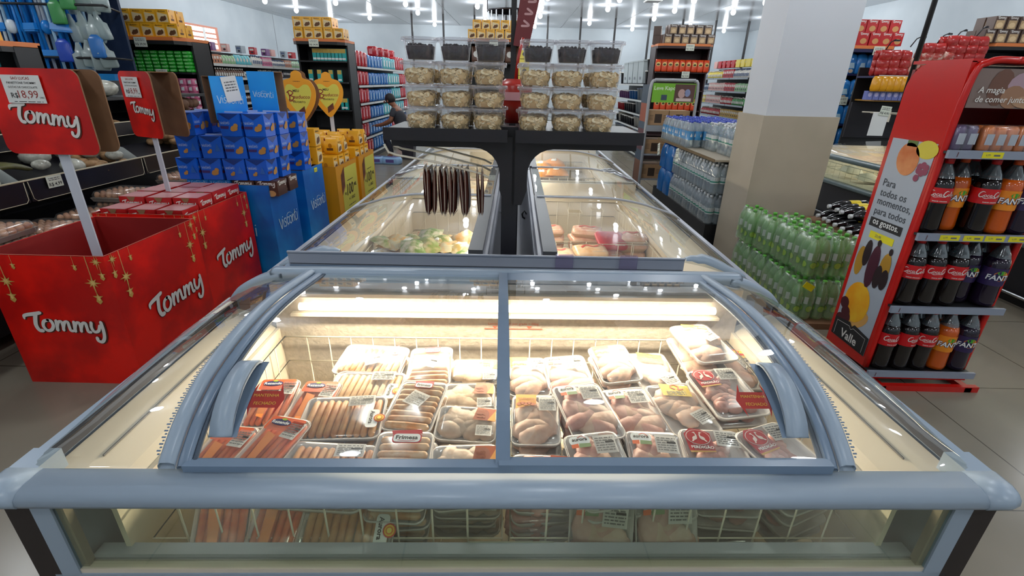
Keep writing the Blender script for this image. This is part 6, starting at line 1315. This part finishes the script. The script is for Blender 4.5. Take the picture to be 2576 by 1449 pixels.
# ---------------------------------------------------------------- red soft-drink rack
rk = thing('drinks_rack', 'red curved floor rack full of soft drink bottles at the right', 'rack', (2.08, 2.45, 0)); RW = .575
def side(x, nm='side_panel', print_=False):
    m = MB(); o = [(.0, .10), (.36, .08)]+[(.36, 1.45)]+[(.36-.13*(1-math.cos(a)), 1.60+.13*math.sin(a)) for a in [PI/2*k/6 for k in range(7)]]+[(.0, 1.73)]
    n = len(o); v0 = [(x-.012, a, b_) for a, b_ in o]; v1 = [(x+.012, a, b_) for a, b_ in o]
    m.add(v0+v1, [tuple(range(n)), tuple(reversed(range(n, 2*n)))]+[(i, n+i, n+(i+1) % n, (i+1) % n) for i in range(n)], RED); return m.build(nm, rk)
sp = side(.01); side(RW+.01)
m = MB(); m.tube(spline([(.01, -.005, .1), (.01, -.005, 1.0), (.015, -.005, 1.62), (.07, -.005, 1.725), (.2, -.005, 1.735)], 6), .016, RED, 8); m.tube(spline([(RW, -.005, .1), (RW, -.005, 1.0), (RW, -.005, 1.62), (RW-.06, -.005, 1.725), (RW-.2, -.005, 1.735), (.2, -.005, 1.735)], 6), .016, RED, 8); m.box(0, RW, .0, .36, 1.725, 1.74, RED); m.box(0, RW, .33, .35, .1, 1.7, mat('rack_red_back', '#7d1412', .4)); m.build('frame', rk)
m = MB(); PK = mat('print_grey_blue', '#aeb6c0', .35); T = FM((-.0035, .175, .0), 'left')       # x right = toward camera side (-y)
m.flat([(-.155, .155), (.155, .155), (.155, 1.36), (-.155, 1.36)], PK, T); U = T @ Matrix.Translation((0, 0, .0012)); BK = mat('print_black', '#1b1a1c', .6); YE = mat('print_lemon', '#d8c63a', .4); PE_ = noisy('print_peach', '#c9682a', '#e0955a', 8, .4); GRP = mat('print_grape', '#8f3a55', .4); ORP = noisy('print_orange', '#f0a010', '#f5bd2a', 9, .4)
m.disc(-.005, 1.265, .075, .085, PE_, U, 20, rot=.4); m.disc(.10, 1.325, .07, .045, YE, U, 18); m.flat([(-.04, 1.33), (.03, 1.33), (.03, 1.36), (-.04, 1.36)], mat('print_leaf', '#55702a', .5), U)
for q in range(7): m.disc(.09+.022*(q % 3), 1.24-.028*(q//3)+.01*(q % 2), .018, .018, GRP, U @ Matrix.Translation((0, 0, .0004*q)), 10)
for s, y in (('Para', 1.125), ('todos os', 1.07), ('momentos,', 1.015), ('para todos', .96)): m.text(s, .056, mat('print_slate', '#3a4048', .5), U @ Matrix.Translation((-.12, y, 0)), .008, 0, 'l', .25)
m.flat([(-.13, .875), (.12, .875), (.12, .925), (-.13, .925)], BK, U); m.text('os gostos.', .05, WHITE, U @ Matrix.Translation((-.005, .90, .001)), .015, 0, 'c', .22); m.flat([(-.10, .81), (.09, .81), (.09, .85), (-.10, .85)], YPRICE, U); m.text('23,90', .022, TINYT, U @ Matrix.Translation((-.03, .83, .001)))
BT_ = [mat('print_bottle_'+c, c, .4) for c in ('#2a1a1c', '#4a1a2a', '#b98a2a')]
for q, (x, y, ww, hh, b_) in enumerate(((-.11, .66, .035, .09, 2), (-.07, .72, .03, .08, 0), (.0, .66, .042, .13, 1), (.09, .68, .04, .09, 2), (.06, .62, .03, .07, 0), (.11, .62, .03, .06, 0), (.0, .80, .015, .02, 0), (.10, .78, .014, .02, 0))): m.disc(x, y, ww, hh, BT_[b_], U @ Matrix.Translation((0, 0, .0003*q)), 14)
m.disc(-.03, .42, .105, .125, ORP, U, 22); m.disc(.02, .33, .09, .05, mat('print_orange_peel', '#d9a45a', .5), U @ Matrix.Translation((0, 0, -.0004)), 16, rot=.6)
for q, (x, y) in enumerate(((-.12, .38), (-.075, .30), (-.12, .27), (-.09, .33))): m.disc(x, y, .038, .038, mat('print_plum', '#4a1420', .35), U @ Matrix.Translation((0, 0, .0005+.0003*q)), 14)
m.flat([(-.155, .155), (.155, .155), (.155, .27), (.02, .29), (.0, .27), (-.02, .29), (-.155, .27)], BK, U @ Matrix.Translation((0, 0, .002))); m.text('Valle', .075, LW, U @ Matrix.Translation((0, .20, .003)), .02, 0, 'c', .17); m.ribbon([(-.13, .165), (-.13, .255), (-.02, .265), (0, .25), (.02, .265), (.13, .255), (.13, .165)], .0025, LW, U @ Matrix.Translation((0, 0, .003)), raw=True)
m.build('side_print', sp)
m = MB(); m.box(.03, RW-.02, -.012, -.004, 1.53, 1.70, mat('header_photo', '#7d6a62', .35)); T = FM((.03, -.0135, 1.53), 'front')
for q, (x, y, a, b_, c) in enumerate(((.13, .12, .07, .08, '#6a4636'), (.24, .10, .10, .06, '#a98d97'), (.20, .04, .07, .05, '#9a7256'), (.36, .11, .07, .06, '#8f94b0'), (.40, .14, .04, .05, '#a9765c'), (.50, .07, .10, .07, '#5a5f66'), (.30, .02, .12, .03, '#b08a6a'))): m.disc(x, min(max(y, b_), .17-b_), a*.8, b_, mat('photo_'+c, c, .4), T @ Matrix.Translation((0, 0, .0004*q)), 14)
for k, (s, y) in enumerate((('A magia', .075), ('de comer juntos.', .035))): m.text(s, .038, LW, T @ Matrix.Translation((.03, y, .004)), .01, .1, 'l', .26)
m.build('header_sign', rk)
SHZ = (.105, .515, .925, 1.335); YT = lambda m, x, T: (m.flat([(x, -.014), (x+.10, -.014), (x+.10, .014), (x, .014)], YPRICE, T), m.flat([(x+.055, -.005), (x+.085, -.005), (x+.085, .003), (x+.055, .003)], TINYT, T @ Matrix.Translation((0, 0, .0006))), m.text('6,99', .013, TINYT, T @ Matrix.Translation((x+.028, 0, .0006))))
for q, z in enumerate(SHZ):
    m = MB(); m.box(.0, RW+.01, -.06 if q > 1 else -.06, .34, z-.012, z, BLK2); m.build('shelf_board', rk)
    m = MB(); m.box(-.02, RW+.02, -.075, -.06, z-.03, z+.008, mat('shelf_strip', '#8e96a6', .35)); T = FM((.0, -.076, z-.011), 'front')
    for x in ((.14, .36) if q == 3 else ((.09, .21, .32, .44) if q == 2 else ())): YT(m, x, T)
    m.flat([(.02, -.012), (.024, -.012), (.026, .01), (.022, .012)], mat('bottle_icon', '#5a2a2a', .5), T)
    m.build('price_strip', rk)
m = MB(); m.box(.03, RW+.05, -.10, -.07, .0, .035, RED); m.box(.05, .09, -.1, .35, .0, .03, RED); m.box(RW-.03, RW+.01, -.1, .35, .0, .03, RED); m.box(.0, RW, -.05, -.02, .05, .08, RED); m.build('base', rk)
COLA = mat('cola_liquid', '#120a0a', .1, coat=.4); ORL = mat('orange_liquid', '#c9560c', .15, coat=.4); GRL = mat('grape_liquid', '#1d1226', .12, coat=.4); CR = mat('cola_label_red', '#c8141c', .35)
def cokel(m, r, h): wrap_label(m, r, h, h*.42, h*.62, CR, 18, 1.02); bent_text(m, '', 0, LW, r, h*.53, strokes=(COKE, 13.4), w_=r*2.1); bent_text(m, 'SABOR ORIGINAL', .012, LW, r, h*.445, fit=r*1.2)
def fantal(bg, m, r, h):
    wrap_label(m, r, h, h*.34, h*.60, bg, 18, 1.02)
    q = MB(); q.disc(0, .008, .036, .028, mat('fanta_orange', '#e8801c', .4), Matrix()); q.disc(-.002, .026, .02, .012, mat('fanta_leaf', '#3f9a2c', .4), Matrix.Translation((0, 0, .1)));
    o = [(r*1.03*math.cos(-PI/2+x/(r*1.03)), r*1.03*math.sin(-PI/2+x/(r*1.03)), h*.47+y) for x, y, z in q.v]
    for f, mi in zip(q.f, q.mi): m.add([o[i] for i in f], [tuple(range(len(f)))], q.mats[mi])
    bent_text(m, 'FANTA', .04, mat('fanta_navy', '#1c2a5c', .4), r, h*.465, .07, .1, k=1.045); bent_text(m, 'FANTA', .04, WHITE, r, h*.467, .02, .1, k=1.06)
def mk_big(liq, cap, lx, tint=None):
    t = thing('soda_bottle', 'x', 'bottle'); r, h = .055, .375
    b_ = bottle_kid(t, r, h, PETN, cap, True, lx, filled=liq, fill_h=.74, n=16); return Put(t)
CO = mk_big(COLA, RCAP, cokel); OR_ = mk_big(ORL, mat('orange_cap', '#d8501c', .35), lambda m, r, h: fantal(mat('fanta_label_orange', '#e88a1c', .4), m, r, h)); GP_ = mk_big(GRL, mat('grape_cap', '#3a1f4a', .35), lambda m, r, h: fantal(mat('fanta_label_purple', '#2c1f4e', .4), m, r, h))
X5 = [.072, .185, .298, .410, .520]
wh = ['bottom', 'second lowest', 'upper', 'top']
for q, seq in enumerate((['c', 'c', 'c', 'o', 'g'], ['c', 'c', 'c', 'g', 'g'], ['c', 'o', 'c', 'o', 'g'])):
    for i, s in enumerate(seq):
        for dd in range(2):
            P_ = {'c': CO, 'o': OR_, 'g': GP_}[s]; nm = {'c': 'cola', 'o': 'orange soda', 'g': 'grape soda'}[s]
            y = 2.455+.115*dd+(.05 if (q == 1 and i == 3) or (q == 2 and i == 1) else 0)
            P_((2.08+X5[i]+RND.uniform(-.005, .005), y, SHZ[q]+.001), (0, 0, [-.35, .05, -.1, .0, -.1][i]+(.5 if q == 0 and i < 2 else 0)), '%s bottle on the red rack, %s shelf, %s from left%s' % (nm, wh[q], ordn(i), ', rear' if dd else ''))
# can packs on the top shelf
def can_pack(liq, tx, nx, label):
    t = thing('can_pack', label, 'can pack'); c0 = None
    for i in range(nx):
        for j in range(2):
            m = MB(); m.lathe([(.022, 0), (.027, .008), (.027, .10), (.021, .115)], liq, 12); m.flat([(-.018, .03), (.018, .03), (.018, .08), (-.018, .08)], mat('can_paper', '#aeb4bf', .5), FM((0, -.0275, 0), 'front'))
            if c0 is None: c0 = m.build('can', t, ((i-(nx-1)/2)*.056, -.028, 0))
            else: dup(c0, ((i-(nx-1)/2)*.056, (j-.5)*.056, 0), parent=t)
    m = MB(); m.rings([[(x*k, y*k, z) for x, y in rrect(nx*.056+.004, .118, .03, 3)] for z, k in ((0, .98), (.1, 1), (.118, .9), (.12, .2))], FILM, True, True); m.build('shrink_film', t)
    t.location = (0, 0, 0); return t
CO_ = mat('can_orange', '#d9741c', .3, .2); CP_ = mat('can_purple', '#4a2a62', .3, .2)
can_pack(CP_, '', 2, 'purple can pack at the left end of the top shelf of the red rack').location = (2.155, 2.47, 1.337)
can_pack(CO_, '', 3, 'orange can pack left of centre on the top shelf of the red rack').location = (2.31, 2.46, 1.337)
can_pack(CO_, '', 3, 'orange can pack right of centre on the top shelf of the red rack').location = (2.475, 2.46, 1.337)
can_pack(CO_, '', 2, 'orange can pack at the right end of the top shelf of the red rack').location = (2.62, 2.47, 1.337)
for i in range(2): pass
# ---------------------------------------------------------------- chest freezer on the right
cf = thing('chest_freezer', 'dark-bodied long glass-fronted chest freezer behind the pillar and the red rack', 'freezer', (4.05, 2.4, 0)); L = 4.4; SG = mat('slate_rail', '#5f7274', .3)
m = MB(); m.box(.03, 1.05, 0, L, .1, .52, mat('chest_dark', '#16151b', .5)); m.box(.08, 1.0, 0, L, 0, .1, BLK2); m.box(1.02, 1.05, 0, L, .5, .95, CREAM); m.box(.03, 1.05, L-.03, L, .52, .9, CREAM); m.build('cabinet_body', cf)
m = MB(); m.tube([(0, 0, .50), (0, L, .50)], .03, SG, 8); m.tube([(0, 0, .80), (0, L, .80)], .035, SG, 8); m.tube([(.0, 0, .1), (0, L, .1)], .014, CHROME, 6); m.tube([(1.0, 0, .96), (1.0, L, .96)], .03, SG, 8); m.build('rail', cf)
m = MB(); m.box(.0, .006, 0, L, .52, .78, GLASSF); m.build('front_window', cf); m = MB(); m.sheet([[(x, y, z) for x, z in ((0, .82), (.12, .88), (.3, .92), (.6, .95), (1.0, .97))] for y in (0, L)], GLASS); m.build('lid_pane', cf)
m = MB(); m.box(.05, 1.0, 0, L, .5, .53, CREAM); m.build('inner_liner', cf); basket(cf, .08, .9, 2.3, 3.2, .53, .72, .12); basket(cf, .08, .9, 3.25, 4.2, .53, .72, .12)
cl2 = bpy.data.lights.new('chest_tube_light', 'AREA'); cl2.shape = 'RECTANGLE'; cl2.size = .05; cl2.size_y = 4.0; cl2.energy = 9; cl2.color = (1, .93, .8)
co2 = bpy.data.objects.new('chest_tube_light', cl2); COL.objects.link(co2); co2.location = (4.98, 4.6, .9); co2.rotation_euler = (0, math.radians(40), 0)
m = MB(); m.tube([(.95, .2, .92), (.95, 4.2, .92)], .012, glow('island_tube', '#fff0d8', 6), 6); m.build('lamp_tube', cf)
CFB = bag_mesh(.26, .22, .09, mat('frozen_white', '#d9cfba', .5), None, 8).mesh('frozen_bag')
for i in range(9): place('frozen_bag', CFB, (4.35+.28*(i % 2), 5.0+.34*(i//2), .56+.02*(i % 3)), (.1, .1, RND.uniform(-1, 1)), 'whitish frozen bag lying in the dark chest freezer on the right', 'frozen food bag', 'whitish bags in the chest freezer')
# blue water end rack with red boxes
RX = pbox(.165, .15, .18, mat('box_red', '#b51a1c', .35), lambda m, T: (m.disc(.01, -.03, .05, .04, mat('cake_tan', '#c9955c', .6), T, 10), script(m, TOMMY, .12, LW, T @ Matrix.Translation((0, .06, 0)), n=2)), name='panettone_box')
t = end_rack('end shelf of blue bottle packs with red boxes on top', 5.05, 5.85, 8.4, 2.215, (1.82, 1.44, 1.06, .7), .5, body=mat('navy_shelf', '#141a4a', .5), card='18,90', cx=.6)
cakes(RX, 5.0, 5, 8.36, 2.216, .172, 'red panettone box on the end shelf right of the pillar', 'red boxes right of the pillar')
WP = MB(); WP.rings([[(x*k, y*k, z) for x, y in rrect(.18, .13, .05, 3)] for z, k in ((0, .9), (.02, 1), (.2, 1), (.27, .8), (.3, .3))], mat('blue_pack_film', '#2d7fc8', .18), True, True, cap0=True, cap1=True); WP.flat([(-.05, .04), (.05, .04), (.03, .12), (-.03, .12)], mat('pack_paleblue', '#b9dcef', .3), FM((0, -.067, .04), 'front')); WP.disc(0, 0, .04, .03, mat('pack_beige', '#b9a690', .5), FM((0, -.067, .04), 'front'), 8); WP = WP.mesh('water_pack')
for zi, z in enumerate((1.82, 1.44, 1.06, .7)):
    for i in range(5 if z > 1.5 else 6): place('water_pack', WP, (5.12+.165*i, 8.5, z+.001), RND.uniform(-.1, .1), 'blue-wrapped bottle pack, %s shelf from the top, right of the pillar' % ordn(zi), 'bottle pack', 'blue packs, %s shelf' % ordn(zi))
m = MB(); price_card(m, FM((-.2, -.02, 1.42), 'front'), .17, .12, '5,90'); m.build('price_card', t)
# snack gondola with red bags
sn = thing('snack_shelf', 'snack shelf with red bags piled on top, above the chest freezer on the right', 'shelving', (5.15, 7.55, 0)); m = MB(); m.box(0, 1.5, .45, .48, 0, 1.9, BLK2); m.box(-.02, 1.5, -.02, .45, 1.755, 1.78, mat('navy_shelf', '#141a4a', .5)); m.box(-.02, 1.5, -.05, -.04, 1.75, 1.79, RAILW); m.box(.05, 1.5, .0, .45, 1.44, 1.46, mat('shelf_amber', '#a5761c', .5)); m.build('shelves', sn)
m = MB(); m.box(.0, 1.5, .40, .44, .9, 1.42, mat('peg_black', '#17141c', .5)); m.build('peg_board', sn)
m = MB(); m.tube([(-.15, -.1, 1.30), (1.2, -.1, 1.28)], .008, WIRE, 5)
for k in range(5): m.tube([(.25+.18*k, .3, 1.27), (.25+.18*k, -.12, 1.27), (.23+.18*k, -.14, 1.33)], .007, WIRE, 5); m.box(.22+.18*k, .26+.18*k, -.125, -.12, 1.17, 1.27, WIRE)
m.build('hook_rail', sn)
m = MB(); m.box(-.02, .20, -.16, -.15, .98, 1.30, WHITE); m.build('white_card', sn); m = MB(); price_card(m, FM((.13, -.17, 1.32), 'front', 1, -.1), .15, .13, '4,90'); m.build('price_card', sn)
RBG = MB(); RBG.rings([[(x*k1, y*k2, z) for x, y in rrect(.15, .09, .03, 2)] for z, k1, k2 in ((0, .9, .3), (.03, 1, 1), (.10, 1, 1), (.14, .95, .2))], noisy('snack_red', '#a92a28', '#cf5a50', 10, .22, 0, 3, .5, .7), True, True, cap0=True, cap1=True); RBG = RBG.mesh('snack_bag')
RBW = MB(); RBW.rings([[(x*k1, y*k2, z) for x, y in rrect(.15, .09, .03, 2)] for z, k1, k2 in ((0, .9, .3), (.03, 1, 1), (.10, 1, 1), (.14, .95, .2))], noisy('snack_pink', '#b5483f', '#d9b3a4', 14, .25, 0, 3, .45, .6), True, True, cap0=True, cap1=True); RBW = RBW.mesh('snack_bag')
for i in range(10):
    hgt = 3 if i < 4 else 4 if i < 6 else 5
    if i == 3: hgt = 2
    for k in range(hgt):
        v = RBW if 3 <= i < 7 and k < 3 else RBG
        for dd in range(2): place('snack_bag', v, (5.2+.145*i, 7.6+.12*dd, 1.781+.098*k), (RND.uniform(-.15, .15), RND.uniform(-.1, .1), RND.uniform(-.15, .15)), ('pinkish white' if v is RBW else 'glossy red')+' snack bag in the pile on top of the snack shelf', 'snack bag', ('pink' if v is RBW else 'red')+' snack bags in the pile')
YBG = MB(); YBG.rings([[(x*k1, y*k2, z) for x, y in rrect(.11, .10, .03, 2)] for z, k1, k2 in ((0, .9, .7), (.04, 1, 1), (.16, .98, .9), (.2, .8, .3))], mat('puff_bag_amber', '#dd9a12', .22), True, True, cap0=True, cap1=True); YBG = YBG.mesh('snack_bag')
for i in range(11): place('snack_bag', YBG, (5.1+.095*i, 7.48, 1.575), RND.uniform(-.2, .2), 'amber puffed snack bag in the wavy row under the red bags', 'snack bag', 'amber bags in a row')
CUP = pbox(.085, .08, .12, mat('cup_blue', '#6f78b8', .35), lambda m, T: m.disc(0, .01, .028, .03, mat('cup_pale', '#b9b4d8', .4), T, 8), name='snack_cup')
for i in range(12): place('snack_cup', CUP, (5.08+.093*i, 7.55, 1.461), 0, 'blue and lilac snack packet in the row under the amber bags', 'snack packet', 'blue snack packets')
for i, x in enumerate((5.28, 5.62, 5.98, 6.2, 6.5)):
    m = MB(); m.tube([(0, 0, 0), (.01, -.05, .1), (.03, -.1, .13), (.07, -.1, .12)], .008, BLACK, 5); m.box(.03, .09, -.12, -.08, .11, .13, BLACK); place('clip_hook', m.mesh('clip_hook'), (x, 7.75, 2.12+.05*i), .3*i, 'small black clip hook sticking up above the red snack pile', 'hook', 'black clip hooks over the red bags')
t = end_rack('end shelf at the right edge with brown boxes on top', 6.75, 7.9, 7.9, 2.25, (1.8, 1.3, .8), .5, card='19,90', cx=.9)
cakes(BX, 6.62, 6, 7.85, 2.251, .172, 'dark brown panettone box on the end shelf at the right edge', 'brown boxes at the right edge')
# ---------------------------------------------------------------- the man crouching at the diaper shelves
def skin_mesh(name, joints, edges, mt, parent=None, sub=2):
    me = bpy.data.meshes.new(name); me.from_pydata([j[0] for j in joints], edges, []); o = bpy.data.objects.new(name, me); COL.objects.link(o)
    sk = o.modifiers.new('skin', 'SKIN'); sk.use_smooth_shade = True
    for i, j in enumerate(joints):
        r = j[1]; me.skin_vertices[0].data[i].radius = (r, r) if not isinstance(r, tuple) else r
    me.skin_vertices[0].data[0].use_root = True
    sb = o.modifiers.new('sub', 'SUBSURF'); sb.levels = sub; sb.render_levels = sub
    bpy.context.view_layer.update(); dg = bpy.context.evaluated_depsgraph_get()
    m2 = bpy.data.meshes.new_from_object(o.evaluated_get(dg)); bpy.data.objects.remove(o); m2.materials.clear(); m2.materials.append(mt)
    n = bpy.data.objects.new(name, m2); COL.objects.link(n); n.parent = parent
    for p in m2.polygons: p.use_smooth = True
    return n
SKN = mat('skin_tan', '#8e5f48', .5, spec=.3); SHIRT = mat('shirt_charcoal', '#35363d', .8); JEAN = mat('trousers_navy', '#1c1e2a', .8); HAIR = mat('hair_black', '#16131a', .6)
man = thing('person', 'man in a charcoal T-shirt and dark trousers crouching to stock the diaper shelf', 'person', (-2.36, 10.75, 0))
J = [((0, 0, .52), .13), ((-.03, 0, .68), .12), ((-.09, 0, .86), .14), ((-.14, 0, 1.0), .14), ((-.18, 0, 1.07), .06), ((-.22, 0, 1.12), .058), ((-.29, 0, 1.18), .098),
     ((-.16, -.17, 1.0), .055), ((-.24, -.22, .80), .042), ((-.42, -.17, .72), .035), ((-.52, -.14, .70), .026), ((-.58, -.13, .69), .03),
     ((-.16, .17, 1.0), .055), ((-.26, .22, .80), .042), ((-.42, .18, .70), .035), ((-.52, .15, .67), .026), ((-.58, .14, .66), .03),
     ((-.05, -.11, .50), .10), ((-.40, -.15, .50), .075), ((-.28, -.13, .10), .045), ((-.38, -.13, .05), .04),
     ((-.02, .12, .45), .10), ((-.30, .16, .34), .075), ((.02, .15, .12), .05), ((-.06, .15, .05), .04)]
E_ = [(0, 1), (1, 2), (2, 3), (3, 4), (4, 5), (5, 6), (3, 7), (7, 8), (8, 9), (9, 10), (10, 11), (3, 12), (12, 13), (13, 14), (14, 15), (15, 16), (0, 17), (17, 18), (18, 19), (19, 20), (0, 21), (21, 22), (22, 23), (23, 24)]
skin_mesh('body', J, E_, SKN, man)
grow = lambda ids, k, a=.0: [(J[i][0], J[i][1]*k+a) for i in ids]
def sub(ids, edges, k, mt, nm, a=0, cuts=None):
    jj = grow(ids, k, a)
    if cuts:
        for i, p in cuts.items(): jj[i] = (p[0], p[1])
    skin_mesh(nm, jj, edges, mt, man)
sub([1, 2, 3, 7, 8, 12, 13], [(0, 1), (1, 2), (2, 3), (3, 4), (2, 5), (5, 6)], 1.12, SHIRT, 'shirt', .012, {0: ((-.01, 0, .60), .155), 4: ((-.22, -.21, .86), .058), 6: ((-.23, .21, .86), .058)})
sub([0, 17, 18, 19, 21, 22, 23], [(0, 1), (1, 2), (2, 3), (0, 4), (4, 5), (5, 6)], 1.1, JEAN, 'trousers', .012, {0: ((0, 0, .55), .15)})
m = MB(); r = random.Random(2); m.ell((0, 0, 0), (.112, .10, .108), HAIR, 12, 8, Matrix.Translation((-.265, 0, 1.215)) @ Matrix.Rotation(.5, 4, 'Y')); m.build('hair', man)
m = MB()
for s in (-1, 1): m.ell((-.378, s*.032, 1.18), (.01, .014, .008), mat('eye_white', '#d8d4cc', .4), 8, 5); m.ell((-.30, s*.10, 1.165), (.018, .01, .026), SKN, 8, 5); m.tube([(-.385, s*.015, 1.2), (-.382, s*.048, 1.203)], .004, HAIR, 5)
m.ell((-.39, 0, 1.15), (.018, .012, .022), SKN, 8, 6); m.tube([(-.378, -.022, 1.12), (-.384, 0, 1.118), (-.378, .022, 1.12)], .005, mat('lips', '#7a4238', .5), 5); m.build('face', man)
m = MB()
for s in (-1, 1):
    for k in range(4):
        y = s*.135-.022+.0145*k; L_ = (.055, .065, .068, .058)[k] if s < 0 else (.058, .068, .065, .055)[k]; z = .69 if s < 0 else .66
        m.tube([(-.585, y, z+.005), (-.585-L_*.5, y, z+.004), (-.585-L_*.85, y, z-.012), (-.585-L_, y, z-.025)], [.009, .0088, .008, .005], SKN, 6)
    m.tube([(-.565, s*.135-s*.03, z), (-.59, s*.135-s*.045, z-.01), (-.61, s*.135-s*.04, z-.022)], [.010, .009, .006], SKN, 6)
m.build('fingers', man)
m = MB(); SH = mat('shoe_grey', '#a9a39c', .6)
for y, x, z in ((-.13, -.33, 0), (.15, -.02, 0)): m.rings([[(x+a*k*.14, y+b_*k*.05, z+zz) for a, b_ in [(math.cos(q), math.sin(q)) for q in [2*PI*i/12 for i in range(12)]]] for zz, k in ((0, .95), (.025, 1), (.05, .9), (.085, .45))], SH, True, True, cap0=True, cap1=True)
m.build('shoes', man)
m = MB(); m.box(-.14, .14, -.16, .16, 0, .36, mat('stool_dark', '#24202a', .6), None, .03); tag(m.build('stool', loc=(-2.30, 10.76, 0)), 'low dark stool under the crouching man', 'stool')
DP = MB(); DP.rings([[(x*k, y*k, z) for x, y in rrect(.40, .22, .07, 4)] for z, k in ((0, .9), (.03, 1), (.1, 1), (.14, .85))], mat('diaper_pack_pale', '#8fb4dc', .2), True, True, cap0=True, cap1=True); DP.flat([(-.09, -.06), (.1, -.06), (.1, .06), (-.09, .06)], mat('diaper_print', '#5a4a8a', .4), Matrix.Translation((0, 0, .142))); DP.flat([(-.09, -.03), (.08, -.03), (.08, .03), (-.09, .03)], mat('diaper_print', '#5a4a8a', .4), FM((0, -.112, .07), 'front'))
DP = DP.mesh('diaper_pack')
for i, (x, y, a) in enumerate(((-2.82, 9.95, .1), (-2.50, 9.92, -.15))): place('diaper_pack', DP, (x+.0, y+.1, .0), a, 'pale blue diaper pack lying on the floor in front of the man, %s' % ['left', 'right'][i], 'diaper pack')
